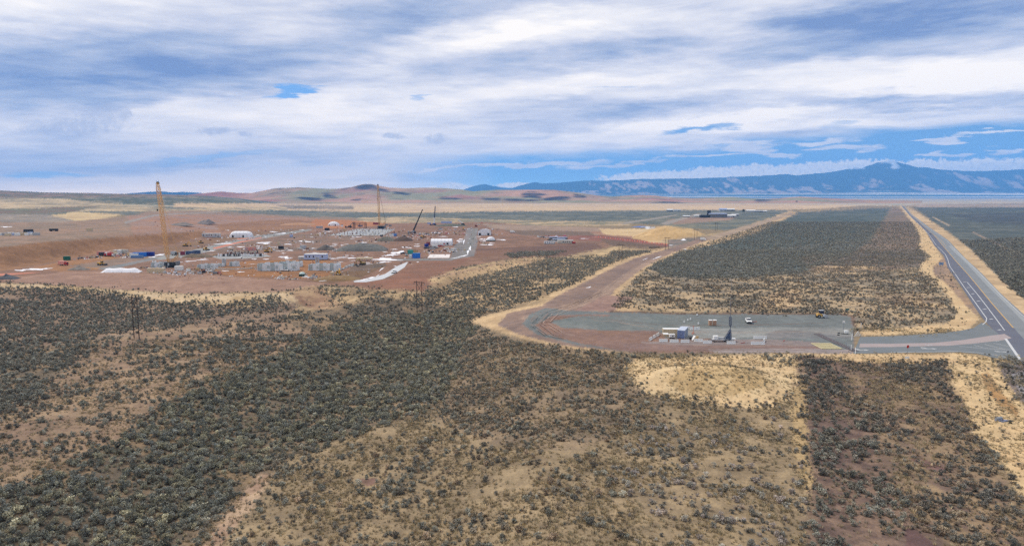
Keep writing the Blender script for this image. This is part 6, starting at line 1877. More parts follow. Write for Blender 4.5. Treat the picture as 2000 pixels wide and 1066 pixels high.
# stockpiles
def heap(label, px, py, L, D, Hh, c1, c2, seed, name="stockpile"):
    p = ground(px, py)
    n, k = 44, 22
    u = np.linspace(-1, 1, n)[None, :] * np.ones((k, 1))
    v = np.linspace(-1, 1, k)[:, None] * np.ones((1, n))
    r = np.maximum(np.abs(u) ** 1.6, np.abs(v) ** 1.6) * .55 + np.hypot(u, v) * .45
    z = np.clip(1.02 - r, 0, 1) ** .8 * Hh * (.45 + 1.1 * fbm(u * 2.3 + seed, v * 1.6, 4, seed))
    z = np.where((np.abs(u) > .98) | (np.abs(v) > .97), -.2, z)
    X, Y = u * L / 2, v * D / 2
    m, q, b = new_mat(name)
    pos = q.n('ShaderNodeNewGeometry').outputs['Position']
    q.link(q.ramp(q.noise(pos, .35, 5, .65), [(.35, lin(c1)), (.7, lin(c2))]), b.inputs['Base Color'])
    b.inputs['Roughness'].default_value = .95
    vs = [tuple(a) for a in np.stack([X.ravel(), Y.ravel(), z.ravel()], 1)]
    fs = [(j * n + i, j * n + i + 1, (j + 1) * n + i + 1, (j + 1) * n + i) for j in range(k - 1) for i in range(n - 1)]
    o = add_mesh(name, vs, fs, m, None, True)
    o.location = (p.x, p.y + D / 2, p.z)
    o['label'], o['category'] = label, "stockpile"
    return o


heap("large dark grey gravel stockpile with a lighter front slope", 700, 491, 48, 30, 7.0, (84, 84, 80), (112, 110, 104), 3)
heap("dark brown earth stockpile left of the slanting dark boom", 785, 471, 22, 16, 5.5, (78, 62, 52), (98, 80, 68), 8)
heap("greenish grey earth stockpile beside the brown one", 752, 471, 24, 16, 4.4, (92, 88, 76), (112, 106, 92), 13)
heap("small dark stockpile right of the large gravel one", 730, 484, 9, 7, 3.0, (58, 54, 52), (76, 70, 66), 17)
heap("dark mound left of the large gravel stockpile behind the block building", 632, 489, 17, 14, 4.2, (78, 72, 68), (104, 96, 88), 21)
heap("low grey earth heap right of the sheeted stockpile", 147, 528, 14, 8, 2.2, (112, 104, 96), (132, 124, 116), 25)
heap("dark grey heap at the far left edge of the site", 5, 546, 14, 7, 2.4, (66, 68, 72), (88, 90, 94), 29)
heap("brown bank of soil beside the gravel bend", 380, 503, 24, 12, 3.0, (98, 84, 66), (120, 102, 80), 33)
heap("long brown bank of soil along the dark ramp", 655, 548, 28, 12, 2.6, (122, 98, 66), (142, 114, 78), 37)
heap("long ochre ridge of soil behind the panelled wall shell", 560, 513, 42, 6, 1.6, (160, 112, 66), (142, 98, 62), 41)
heap("ochre heap beside the orange bench at the back", 575, 440, 60, 40, 3.6, (170, 128, 92), (154, 116, 84), 45)
heap("dark low heap on the natural bench far left of the tall crane", 345, 441, 26, 30, 4.0, (112, 104, 98), (126, 116, 108), 49)
heap("second dark low heap on the natural bench right of the tall crane", 393, 438, 22, 34, 8.0, (116, 108, 104), (130, 120, 114), 53)
heap("dark green heap along the back edge of the site", 880, 442, 55, 20, 4.0, (82, 86, 74), (104, 104, 88), 57)

# line of small blocks along the gravel road
for i_ in range(30):
    u = i_ / 29
    x, y = 478 + 92 * u, 469.5 - 20.5 * u
    t = thing("road_block", "small pale block in the line along the gravel road, " + ORD[i_] + " from the left", "concrete block", x + rr.uniform(-.6, .6), y, rr.uniform(-20, 20), "pale blocks along the gravel road")
    MB().box((0, 0, 0), (1.3, .7, rr.uniform(.9, 1.6)), 0, .8).build("block_body", CONC if i_ % 3 else P_WHITE, t)
    MB().box((0, -.1, 0), (1.5, .9, .15)).build("foot", P_GREY, t)
# orange barriers down the graded lot
for i_ in range(30):
    u = i_ / 29
    x, y = 1164 + 138 * u, 462.8 + 15.2 * u ** 1.05
    t = thing("road_barrier", "orange and white barrier in the long row down the graded lot, " + ORD[i_] + " from the left", "barrier", x, y, rot_px((1164, 462.8), (1302, 478)), "orange barriers down the graded lot")
    MB().prism([(-.3, 0), (.3, 0), (.1, .9), (-.1, .9)], -1.0, 1.0).build("barrier_body", paintm("barrier_orange", (214, 106, 84), .6, 0, .08) if i_ % 2 else paintm("barrier_salmon", (222, 150, 130), .6, 0, .08), t)
    MB().box((0, 0, .9), (.5, .14, .35)).build("reflector", P_PINK, t)
t = thing("pipe_string", "long black pipe lying at the end of the orange barrier row", "pipe", 1278, 484.2, 0)
MB().cyl((-5.2, 0, .4), (5.2, .4, .4), .42, 12).build("pipe_wall", P_BLACK, t)
for x in (-3, 0, 3):
    MB().box((x, 0, 0), (.3, 1.2, .12)).build("bearer", P_LUMB, t)


# transmission poles
def h_frame(label, p0, p1, top_y, arm_px, brace=True, group="wooden pole structures"):
    a, b_ = ground(*p0), ground(*p1)
    t = bpy.data.objects.new("power_pole_frame", None)
    COL.objects.link(t)
    t.location = a
    t['label'], t['category'], t['group'] = label, "power pole", group
    d = pix_dir(p0[0], top_y)
    h_ = CAMH + d.z * a.y / d.y - a.z
    v = b_ - a
    v.z = 0
    zb = b_.z - a.z
    MB().cyl((0, 0, -.3), (0, 0, h_), .19, 8, .14).build("pole", P_WOOD, t)
    MB().cyl((v.x, v.y, zb - .3), (v.x, v.y, h_ - .3), .19, 8, .14).build("pole", P_WOOD, t)
    e = v * (arm_px / max(abs(p1[0] - p0[0]), 1))
    MB().bar(-e + Vector((0, 0, h_ - .7)), v + e + Vector((0, 0, h_ - .7)), .22, .3).build("crossarm", P_WOOD, t)
    if brace:
        MB().bar((0, 0, h_ - 1.2), (v.x, v.y, h_ - 6.0), .13).build("brace", P_WOOD, t)
        MB().bar((v.x, v.y, h_ - 1.2), (0, 0, h_ - 6.0), .13).build("brace", P_WOOD, t)
        MB().bar((0, 0, h_ - 6.4), (v.x, v.y, h_ - 6.4), .13).build("tie", P_WOOD, t)
    for k_ in (-1, .5, 2):
        p_ = v * .5 + (v * .5 + e) * ((k_ - .5) / 1.5) + Vector((0, 0, h_ - .85))
        MB().cyl(p_, p_ - Vector((0, 0, 1.1)), .11, 8).build("insulator", P_GREY, t)
    return t


h_frame("wooden pole structure on the bare patch at left among the sagebrush", (262, 659.5), (272, 662), 577, 6)
h_frame("wooden pole structure standing at the foot of the tan fill slope", (814.5, 605.5), (824.5, 607.5), 548, 5)
h_frame("wooden pole structure in the brush below the graded lot", (1060, 553.5), (1068.5, 553), 512, 4, False)
h_frame("wooden pole structure beside the haul road verge", (1208.5, 511), (1214.5, 511.5), 476, 4, False)
h_frame("wooden pole structure at the junction by the orange barriers", (1299.5, 487), (1305.5, 487), 463, 3, False)
h_frame("far wooden pole structure behind the tan hill", (1356.5, 468.5), (1361, 468.5), 447, 3, False)
h_frame("farthest wooden pole structure beyond the haul road", (1397, 452), (1400.5, 452), 435, 2, False)

# far farm and plant buildings
t = thing("plant_building", "dark industrial shed with a tall tower on the plain beyond the tan hill", "building", 1400, 425, 0)
MB().box((0, 0, 0), (42, 22, 9)).build("shed_wall", P_GREY, t)
MB().box((0, 0, 9), (43, 23, 1.2), 0, .9).build("roof", P_BLUEW, t)
MB().box((-19, 0, 0), (7, 7, 17)).build("tower", P_DARK, t)
MB().box((-30, -6, 0), (22, 12, 6)).build("annex_wall", P_DARK, t)
for i_, (x, y, L, hh, lb, rf) in enumerate(((1427, 424, 24, 6, "low shed with pale roof right of the dark industrial shed", P_WHITE), (1435, 422, 18, 6, "second low pale roofed shed right of the dark industrial shed", P_LGREY), (1412, 412.5, 26, 10, "pale shed row far behind the dark industrial shed", P_BLUEW), (1427, 412.5, 26, 9, "white shed row beside the far pale shed", P_WHITE), (1466, 414, 30, 7, "white farm shed far out on the plain", P_WHITE), (1480, 414.5, 30, 6, "second farm shed far out on the plain", P_LGREY),
                                              (1490, 414, 24, 5, "long white roofed shed at the end of the far farm", P_WHITE), (1308, 413, 20, 8, "tiny pale house beyond the dark brush belt", P_WHITE), (1322, 412.5, 24, 6, "tiny barn right of the pale far house", P_LGREY), (1340, 424, 16, 4, "pale shed on the far bend of the gravel track", P_WHITE), (1362, 423, 18, 4, "second pale shed on the far gravel track", P_WHITE))):
    t = thing("farm_shed", lb, "shed", x, y, 8)
    MB().box((0, 0, 0), (L, 10, hh * .6)).build("wall", P_GREY if i_ % 2 else P_LGREY, t)
    MB().prism([(-5.4, hh * .6), (5.4, hh * .6), (0, hh)], -L / 2 - .4, L / 2 + .4).build("roof", rf, t)
    MB().box((L * .2, -5.05, 0), (3, .12, hh * .45)).build("door", P_DARK, t)
# white wrapped bales / blocks near the pond
for i_, (x, y) in enumerate(((1255, 444.5), (1262, 445), (1270, 444.5), (1277, 444.8))):
    t = thing("wrapped_block", "white wrapped block by the blue lined pond, " + ORD[i_] + " from the left", "wrapped block", x, y, 0, "white blocks by the blue pond")
    MB().box((0, 0, 0), (4.5, 2, 1.4), 0, .9).build("block_body", P_FAB, t)
    MB().box((0, 0, 0), (4.8, 2.2, .15)).build("pallet", P_LUMB, t)


# ------------------------------------------------------------------ a few trees on the far rise
def far_tree(label, px, py, h_, seed):
    p = ground(px, py)
    t = bpy.data.objects.new("tree", None)
    COL.objects.link(t)
    t.location = (p.x, p.y, p.z)
    t['label'], t['category'] = label, "tree"
    r = np.random.default_rng(seed)
    MB().cyl((0, 0, -1), (0, 0, h_ * .45), h_ * .05, 8, h_ * .03).build("trunk", P_WOOD, t)
    m = MB()
    for i in range(220):
        d = r.normal(size=3)
        d /= np.linalg.norm(d)
        c = np.array([d[0] * h_ * .5, d[1] * h_ * .5, h_ * .55 + d[2] * h_ * .38]) * 1.0
        c[:2] *= r.uniform(.4, 1.05)
        s_ = h_ * .09
        k = len(m.v)
        for j in range(3):
            m.v.append(tuple(c + r.normal(size=3) * s_))
        m.f.append((k, k + 1, k + 2))
    m.build("crown", paintm("far_foliage", (62, 72, 58), .9, 0, .2), t)


far_tree("dark lone tree clump on the skyline left of the far road", 1556, 396, 15, 1)
far_tree("dark tree beside the far farm sheds", 1452, 414, 9, 2)

# ------------------------------------------------------------------ brush: sagebrush, bunch grass
lm_, q, b = new_mat("sage_leaves")
ti = q.n('ShaderNodeAttribute', attribute_name='tint', attribute_type='INSTANCER')
lf = q.n('ShaderNodeAttribute', attribute_name='leaf', attribute_type='GEOMETRY')
oi = q.n('ShaderNodeObjectInfo')
vv = q.math('ADD', 0.70, q.math('MULTIPLY', oi.outputs['Random'], 0.55))
lc = q.mix(1.0, ti.outputs['Color'], lf.outputs['Color'], 'MULTIPLY')
q.link(q.mix(1.0, lc, q.vec(vv, vv, vv), 'MULTIPLY'), b.inputs['Base Color'])
b.inputs['Roughness'].default_value = 0.9
b.inputs['Specular IOR Level'].default_value = 0.1
LEAF_MAT = lm_


def bush_mesh(name, seed, nl, flat=0.75, wood=True):
    """one shrub about 1 m across: dark inner core, many leaf sprays gathered in clumps"""
    r = np.random.default_rng(seed)
    V, F, L = [], [], []

    def tri(a, b_, c, col):
        i = len(V)
        V.extend([a, b_, c])
        F.append((i, i + 1, i + 2))
        L.extend([col] * 3)
    clumps = []
    for i in range(9):
        a = r.uniform(0, 2 * PI)
        e = r.uniform(0.15, 1.35)
        d = r.uniform(.18, .46)
        clumps.append((np.array([math.cos(a) * math.cos(e) * d, math.sin(a) * math.cos(e) * d, math.sin(e) * d * flat * 1.1 + .16]), r.uniform(.10, .25)))
    clumps.append((np.array([0, 0, .38 * flat + .1]), .24))
    # closed core that blocks the view through, darker than the leaves, darkest underneath
    m = 7
    ring = [np.array([math.cos(2 * PI * i / m) * .30, math.sin(2 * PI * i / m) * .30, .10]) for i in range(m)]
    top = np.array([0, 0, .42 * flat])
    for i in range(m):
        tri(ring[i], ring[(i + 1) % m], top, (.42, .38, .36))
        tri(ring[i], np.array([0, 0, -.12]), ring[(i + 1) % m], (.34, .30, .28))
    for c, cr in clumps:
        for j in range(nl):
            dv = r.normal(size=3)
            dv /= np.linalg.norm(dv)
            if dv[2] < -.35:
                dv[2] *= -1
            p = c + dv * cr * r.uniform(.7, 1.08)
            p[2] = max(p[2], .03)
            t = r.normal(size=3)
            t -= dv * t.dot(dv) * .6
            t /= np.linalg.norm(t)
            s_ = np.cross(dv, t)
            s_ /= max(np.linalg.norm(s_), 1e-6)
            k = r.uniform(.05, .085)
            up = dv * k * 1.1 + np.array([0, 0, k * .5])
            sh = r.uniform(.75, 1.3)
            w = r.uniform(-.06, .06)
            tri(p - t * k - s_ * k * .5, p + t * k - s_ * k * .5, p + up + s_ * k * .6, (sh + w, sh, sh - w))
    me = bpy.data.meshes.new(name)
    me.from_pydata([tuple(v) for v in V], [], F)
    at = me.color_attributes.new('leaf', 'FLOAT_COLOR', 'POINT')
    at.data.foreach_set('color', np.array([(a, b_, c, 1) for a, b_, c in L], np.float32).ravel())
    me.materials.append(LEAF_MAT)
    return me


def twig_mesh(name, seed, n=70, leafy=40):
    """half bare shrub: a fan of stiff stems, a few leaf sprays"""
    r = np.random.default_rng(seed)
    V, F, L = [], [], []
    for i in range(n + leafy):
        a, e = r.uniform(0, 2 * PI), r.uniform(.25, 1.45)
        ln = r.uniform(.35, .62)
        d = np.array([math.cos(a) * math.cos(e), math.sin(a) * math.cos(e), math.sin(e) * .95])
        k = len(V)
        if i < n:
            w = np.array([-math.sin(a), math.cos(a), 0]) * r.uniform(.015, .035)
            q_ = d * ln * .15
            V += [tuple(q_ - w), tuple(q_ + w), tuple(d * ln)]
            s_ = r.uniform(.6, 1.15)
            L += [(s_, s_ * .92, s_ * .85)] * 3
        else:
            p = d * ln * r.uniform(.7, 1.0)
            t, u_ = r.normal(size=3) * .07, r.normal(size=3) * .07
            V += [tuple(p - t), tuple(p + t), tuple(p + u_ + np.array([0, 0, .06]))]
            s_ = r.uniform(.8, 1.3)
            L += [(s_, s_, s_ * .95)] * 3
        F.append((k, k + 1, k + 2))
    me = bpy.data.meshes.new(name)
    me.from_pydata(V, [], F)
    at = me.color_attributes.new('leaf', 'FLOAT_COLOR', 'POINT')
    at.data.foreach_set('color', np.array([(a, b_, c, 1) for a, b_, c in L], np.float32).ravel())
    me.materials.append(LEAF_MAT)
    return me


def tuft_mesh(name, seed, n=16):
    r = np.random.default_rng(seed)
    V, F, L = [], [], []
    for i in range(n):
        a, d = r.uniform(0, 2 * PI), r.uniform(0, .28)
        x, y = math.cos(a) * d, math.sin(a) * d
        h, ln = r.uniform(.25, .55), r.uniform(.05, .3)
        w = r.uniform(.025, .055)
        b_ = r.uniform(0, PI)
        k = len(V)
        V += [(x - math.cos(b_) * w, y - math.sin(b_) * w, -.03), (x + math.cos(b_) * w, y + math.sin(b_) * w, -.03), (x + math.cos(a) * ln, y + math.sin(a) * ln, h)]
        F.append((k, k + 1, k + 2))
        s_ = r.uniform(.8, 1.25)
        L += [(s_ * .8, s_ * .8, s_ * .78), (s_ * .8, s_ * .8, s_ * .78), (s_, s_, s_ * .95)]
    me = bpy.data.meshes.new(name)
    me.from_pydata(V, [], F)
    at = me.color_attributes.new('leaf', 'FLOAT_COLOR', 'POINT')
    at.data.foreach_set('color', np.array([(a, b_, c, 1) for a, b_, c in L], np.float32).ravel())
    me.materials.append(LEAF_MAT)
    return me


# (share of the ground under shrubs, mean width m, tints, outline in the photograph's pixels); later outlines win
T_GREY = [(.265, .255, .200), (.215, .210, .170), (.310, .290, .225), (.255, .225, .170)]
T_GREEN = [(.275, .260, .190), (.205, .202, .158), (.340, .310, .205), (.250, .245, .200)]
T_DARK = [(.180, .168, .138), (.235, .210, .168), (.150, .145, .122)]
T_PALE = [(.360, .330, .270), (.280, .260, .210), (.225, .215, .180), (.385, .325, .275)]
T_DEAD = [(.330, .245, .165), (.220, .190, .145), (.380, .300, .200), (.20, .185, .150)]
ZONES = [
    (.16, 1.0, T_GREY, [(-3000, 500), (5000, 500), (5000, 1500), (-3000, 1500)]),
    (.0, 1.0, T_GREY, [(-3000, 0), (5000, 0), (5000, 500), (-3000, 500)]),
    (.0, 1.0, T_GREY, [(-900, 610), (-900, 430), (960, 430), (1240, 448), (1300, 486), (1190, 480), (1180, 492), (1130, 502), (1000, 505), (900, 522), (850, 540), (830, 568), (700, 560), (620, 555), (560, 568), (380, 573), (250, 565), (100, 555), (0, 551)]),
    # banks below the site
    (.02, .9, T_GREY, [(-900, 400), (0, 553), (100, 557), (250, 567), (380, 575), (560, 570), (700, 562), (830, 566), (760, 575), (600, 600), (480, 592), (330, 588), (150, 566), (0, 562), (-900, 590)]),
    (.70, 1.15, T_GREY, [(-900, 600), (0, 562), (150, 566), (240, 572), (300, 586), (360, 592), (430, 590), (520, 578), (560, 574), (600, 590), (560, 602), (480, 612), (390, 618), (330, 646), (250, 650), (140, 668), (0, 690), (-900, 800)]),
    (.02, .9, T_GREY, [(-900, 520), (0, 572), (60, 576), (60, 584), (0, 586)]),
    (.06, .9, T_GREY, [(-200, 630), (0, 634), (20, 638), (10, 648), (-200, 650)]),
    (.75, 1.15, T_GREY, [(-900, 800), (0, 694), (140, 675), (190, 680), (150, 706), (110, 740), (80, 790), (0, 808), (-900, 1000)]),
    (.25, 1.1, T_GREY, [(560, 575), (640, 560), (700, 566), (760, 580), (800, 600), (740, 620), (640, 640), (560, 625), (540, 600)]),
    (.02, 1., T_GREY, [(540, 575), (600, 562), (650, 590), (690, 612), (620, 618), (570, 606)]),
    (.17, 1.1, T_GREY, [(-600, 880), (0, 808), (80, 790), (120, 740), (170, 690), (240, 655), (330, 648), (400, 640), (480, 622), (560, 625), (640, 645), (560, 690), (440, 735), (330, 790), (240, 850), (120, 920), (0, 960), (-600, 1100)]),
    (.04, 1.0, T_GREY, [(190, 655), (260, 648), (340, 644), (400, 625), (480, 612), (500, 625), (400, 645), (330, 660), (250, 672)]),
    (.45, 1.15, T_GREY, [(320, 700), (400, 660), (520, 650), (600, 650), (560, 685), (470, 700), (400, 720)]),
    (.55, 1.1, T_GREY, [(700, 570), (830, 575), (860, 548), (920, 525), (1000, 510), (1060, 508), (1090, 506), (1160, 508), (1200, 490), (1290, 490), (1220, 510), (1180, 540), (1125, 572), (1050, 592), (990, 605), (940, 615), (880, 640), (760, 625), (760, 590)]),
    (.08, 1.0, T_GREY, [(770, 600), (860, 596), (900, 600), (840, 615), (780, 612)]),
    (.06, 1.0, T_GREY, [(1020, 548), (1090, 546), (1120, 550), (1060, 560)]),
    (.04, 1.0, T_GREY, [(838, 545), (880, 530), (960, 512), (1000, 506), (1062, 500), (1062, 508), (970, 530), (890, 552), (850, 566)]),
    (.70, 1.2, T_GREY, [(985, 495), (1060, 490), (1110, 492), (1060, 501), (1000, 503)]),
    (.88, 1.3, T_GREEN, [(640, 640), (700, 620), (790, 620), (880, 600), (940, 608), (1000, 625), (930, 640), (905, 690), (890, 750), (840, 800), (700, 845), (560, 900), (500, 930), (440, 1010), (380, 1300), (-600, 1300), (-600, 1050), (0, 955), (120, 920), (240, 850), (330, 790), (440, 735), (560, 690)]),
    (.35, 1.0, T_GREY, [(360, 1300), (380, 1030), (470, 950), (560, 870), (640, 870), (560, 960), (480, 1066), (460, 1300)]),
    (.02, .8, T_GREY, [(400, 1060), (440, 1000), (505, 925), (530, 925), (500, 985), (440, 1050), (420, 1090), (360, 1090)]),
    (.06, .8, T_GREY, [(440, 930), (480, 915), (520, 925), (470, 950)]),
    # middle foreground
    (.46, .85, T_DEAD + T_GREY, [(900, 680), (925, 650), (1040, 668), (1240, 706), (1220, 740), (1290, 770), (1240, 830), (1100, 850), (960, 860), (860, 830), (840, 800), (890, 750)]),
    (.07, .8, T_GREY, [(800, 815), (850, 805), (870, 830), (780, 860), (700, 890), (640, 900), (700, 850)]),
    (.17, .95, T_GREY + T_DEAD, [(560, 960), (640, 880), (800, 850), (1000, 860), (1240, 840), (1240, 1300), (420, 1300), (480, 1066)]),
    (.55, 1.0, T_GREY, [(720, 935), (790, 920), (840, 960), (830, 1000), (760, 1005), (700, 960)]),
    (.0, .8, T_GREY, [(700, 935), (735, 932), (740, 944), (715, 950)]),
    (.19, .95, T_PALE, [(1180, 900), (1300, 820), (1560, 800), (1575, 900), (1590, 1300), (1200, 1300), (1240, 1000)]),
    (.12, .85, T_GREY + T_DEAD, [(1240, 770), (1400, 795), (1560, 770), (1565, 820), (1400, 840), (1250, 830)]),
    (.42, 1.0, T_PALE + T_GREY, [(1290, 850), (1340, 845), (1360, 880), (1300, 890)]),
    (.01, .7, T_GREY, [(1215, 720), (1240, 700), (1560, 690), (1572, 760), (1500, 790), (1400, 782), (1260, 770)]),
    (.25, 1.0, T_GREY, [(1490, 690), (1555, 695), (1560, 718), (1500, 712)]),
    # right foreground
    (.50, .85, T_DARK + T_DEAD, [(1560, 698), (1640, 696), (1860, 705), (1880, 800), (1940, 900), (2000, 980), (2060, 1100), (2060, 1300), (1590, 1300), (1572, 900)]),
    (.16, .8, T_DEAD, [(1640, 730), (1700, 720), (1780, 760), (1840, 760), (1850, 800), (1780, 830), (1700, 790)]),
    (.20, .8, T_DEAD, [(1700, 930), (1760, 920), (1800, 1000), (1850, 1066), (1790, 1066), (1740, 1000)]),
    (.20, .8, T_DEAD, [(1780, 860), (1850, 860), (1860, 890), (1800, 890)]),
    (.62, 1.0, T_DARK, [(1565, 700), (1630, 698), (1660, 740), (1610, 800), (1572, 820)]),
    (.52, 1.1, T_GREY + T_DARK, [(1572, 830), (1690, 800), (1720, 860), (1760, 960), (1790, 1066), (1800, 1300), (1590, 1300)]),
    (.32, .95, T_GREY + T_DARK, [(1595, 930), (1680, 960), (1720, 1066), (1740, 1300), (1660, 1300), (1640, 1066), (1610, 990)]),
    (.75, .9, T_DARK, [(1740, 712), (1850, 708), (1858, 730), (1760, 740)]),
    (.8, .9, T_DARK, [(1900, 940), (1960, 940), (1985, 980), (1940, 1000), (1890, 970)]),
    (.0, .8, T_GREY, [(1775, 895), (1800, 895), (1842, 912), (1850, 925), (1820, 918)]),
    (.0, .8, T_GREY, [(1760, 1020), (1790, 1035), (1830, 1066), (1880, 1160), (1790, 1160), (1770, 1060)]),
    (.02, .8, T_GREY, [(1545, 770), (1572, 750), (1580, 900), (1585, 940), (1572, 960), (1556, 880)]),
    (.02, .8, T_GREY, [(1850, 690), (1960, 700), (1985, 780), (2200, 850), (2200, 1030), (2000, 985), (1950, 890), (1900, 850), (1885, 790), (1855, 750)]),
    (.01, .8, T_GREY, [(1560, 690), (1680, 690), (1880, 692), (1900, 704), (1760, 710), (1640, 702)]),
    (.15, .8, T_DARK, [(1945, 705), (2200, 705), (2200, 830), (2000, 790), (1965, 745)]),
    # plain beyond the pad
    (.18, 1.0, T_DEAD + T_GREY, [(1180, 606), (1215, 555), (1260, 518), (1340, 482), (1450, 452), (1560, 412), (1765, 402), (1830, 480), (1870, 560), (1900, 615), (1880, 630), (1680, 645), (1660, 610), (1500, 608)]),
    (.34, 1.2, T_GREY, [(1262, 522), (1340, 484), (1450, 454), (1560, 414), (1742, 405), (1700, 470), (1660, 500), (1560, 535), (1400, 545), (1300, 540)]),
    (.15, .9, T_DEAD, [(1480, 580), (1560, 562), (1566, 590), (1540, 606), (1470, 600)]),
    (.15, .9, T_DEAD, [(1570, 522), (1700, 520), (1720, 526), (1600, 530)]),
    (.2, .9, T_DEAD, [(1700, 575), (1800, 572), (1830, 590), (1850, 610), (1780, 600), (1720, 588)]),
    (.01, .8, T_GREY, [(1757, 402), (1766, 402), (1812, 455), (1832, 490), (1848, 515), (1862, 555), (1895, 595), (1914, 620), (1895, 645), (1690, 656), (1675, 645), (1850, 630), (1872, 612), (1850, 575), (1830, 550), (1795, 528), (1800, 515), (1818, 500), (1796, 486), (1798, 462), (1786, 440)]),
    (.88, 1.3, T_DARK + T_GREY, [(1860, 470), (2600, 440), (4000, 440), (4000, 800), (2200, 760), (2030, 610), (1968, 560), (1905, 495)]),
    (.0, .8, T_GREY, [(1772, 402), (1800, 420), (1850, 452), (1900, 488), (1958, 546), (2020, 600), (2200, 740), (2200, 900), (2000, 700), (1990, 700), (1880, 695), (1680, 692), (1240, 692), (1100, 682), (985, 660), (925, 641), (916, 624), (958, 609), (1036, 588), (1076, 572), (1138, 546), (1178, 524), (1224, 503), (1298, 485), (1380, 460), (1545, 412), (1552, 418), (1400, 468), (1332, 490), (1274, 516), (1240, 545), (1206, 580), (1196, 602), (1500, 612), (1666, 613), (1672, 652), (1850, 652), (1905, 632), (1850, 523), (1808, 450)]),
    (.9, 1.2, T_DARK, [(1410, 608.5), (1650, 608.5), (1650, 611), (1410, 611)]),
    (.0, .8, T_GREY, [(-500, 755), (0, 690), (60, 682), (140, 668), (220, 655), (262, 652), (262, 655), (220, 659), (140, 672), (60, 686), (0, 695), (-500, 765)]),
]


def scatter(y0, y1, per_m2, kmax, seed):
    r = np.random.default_rng(seed)
    n = int(per_m2 * kmax * (y1 * y1 - y0 * y0))
    y = np.sqrt(r.uniform(y0 * y0, y1 * y1, n))
    x = r.uniform(-kmax, kmax, n) * y
    return x, y


def zone_lookup(px, py, jx, jy):
    zi = np.zeros(len(px), np.int32)
    for i, z in enumerate(ZONES):
        a = np.array(z[3], float)
        bb = np.nonzero((px > a[:, 0].min() - 40) & (px < a[:, 0].max() + 40) & (py > a[:, 1].min() - 20) & (py < a[:, 1].max() + 20))[0]
        if len(bb):
            zi[bb[inside(px[bb] + jx[bb], py[bb] + jy[bb], z[3])]] = i
    return zi


def make_bushes(y0, y1, cap, sizemul, seed):
    x, y = scatter(y0, y1, cap, 0.86, seed)
    z = height(x, y)
    px, py = project(x, y, z)
    r = np.hypot(x, y)
    u, v = np.arctan2(x, y) * KSCALE, np.log(r) * KSCALE
    sc = np.clip((py - 383) / 300, .08, 1.6)
    jx = (fbm(u * 2.2 + 3, v * 2.2, 4, 611) - .5) * 34 * sc + (RNG.random(len(x)) - .5) * 16 * sc
    jy = (fbm(u * 2.2 - 8, v * 2.2, 4, 631) - .5) * 18 * sc + (RNG.random(len(x)) - .5) * 8 * sc
    zi = zone_lookup(px, py, jx, jy)
    dens = np.array([q_[0] for q_ in ZONES])[zi]
    size = np.array([q_[1] for q_ in ZONES])[zi] * sizemul
    clump = fbm(x / 3.4, y / 3.4, 3, 641) * .6 + fbm(x / 10, y / 10, 3, 651) * .4
    lo = np.clip(1.25 - dens, .3, 1.2)
    f = np.clip(1 + (clump - .5) * 7.5 * lo, 0.03, 2.4)
    s = size * np.clip(np.exp(RNG.normal(-.08, .46, len(x))), .3, 1.9)
    prob = dens * f / (0.62 * size ** 2) / cap
    keep = RNG.random(len(x)) < prob
    x, y, z, zi, s, px, py = (a[keep] for a in (x, y, z, zi, s, px, py))
    tint = np.empty((len(x), 3))
    rr = RNG.integers(0, 1000, len(x))
    for i in np.unique(zi):
        m = zi == i
        tt = np.array(ZONES[i][2])
        tint[m] = tt[rr[m] % len(tt)]
    tint *= 1.05 * np.exp(RNG.normal(0, .20, (len(x), 1)))
    return x, y, z, s, tint, zi, px, py


B1 = make_bushes(88, 255, 1.6, .86, 21)
B2 = make_bushes(255, 620, 1.05, .76, 22)
B3 = make_bushes(620, 1300, .16, 1.0, 23)
BX = [np.concatenate([p_[i] for p_ in (B1, B2, B3)]) for i in range(8)]
bx_, by_, bz_, bs_, bt_, bzi, bpx, bpy_ = BX
BVAR = [bush_mesh("sagebrush", 40 + i, 17, (.72, .85, .62, .95, .75, .68)[i]) for i in range(6)] + [twig_mesh("sagebrush", 70), twig_mesh("sagebrush", 71, 90, 14)]
BLOW = [bush_mesh("sagebrush_far", 60 + i, 7, (.7, .85, .65)[i]) for i in range(3)]
rot_ = RNG.uniform(0, 2 * PI, len(bx_))
var_ = RNG.integers(0, 6, len(bx_))
tw_ = RNG.random(len(bx_)) < .16
var_[tw_] = 6 + RNG.integers(0, 2, int(tw_.sum()))
# the 300 shrubs that show largest are objects of their own
seen = (bpx > 6) & (bpx < 1994) & (bpy_ < 1058)
score = np.where(seen, bs_ / by_, 0)
first = np.argsort(-score)[:300]


def shrub_words(px, py, s, tint):
    lum = float(np.mean(tint))
    tone = "pale" if lum > .30 else ("dark" if lum < .175 else ("olive" if tint[1] > tint[0] * .985 else "brownish grey"))
    big = "broad" if s > 1.45 else ("small" if s < 1.0 else "medium")
    cols = [(150, "at the left end of the brushy gully"), (290, "in the left part of the brushy gully"), (430, "in the gully left of the sandy trail"), (560, "beside the sandy trail"), (700, "on the slope right of the sandy trail"), (850, "around the small bare red patch"),
            (1000, "in dry grass left of the centre"), (1150, "in dry grass near the centre"), (1290, "in dry grass right of the centre"), (1430, "in the frosted grass right of the centre"), (1575, "in tan grass left of the red strip"), (1660, "on the left side of the red soil strip"),
            (1740, "in the middle of the red soil strip"), (1830, "on the right side of the red soil strip"), (1920, "in the dead brush right of the red strip"), (3000, "in the lower right corner brush")]
    where = next(w for lim, w in cols if px < lim)
    row = "bottom edge" if py > 1000 else ("near the bottom" if py > 935 else ("farther up" if py > 860 else "well up"))
    return "%s %s sagebrush %s, %s" % (big, tone, where, row), "sagebrush shrubs " + where


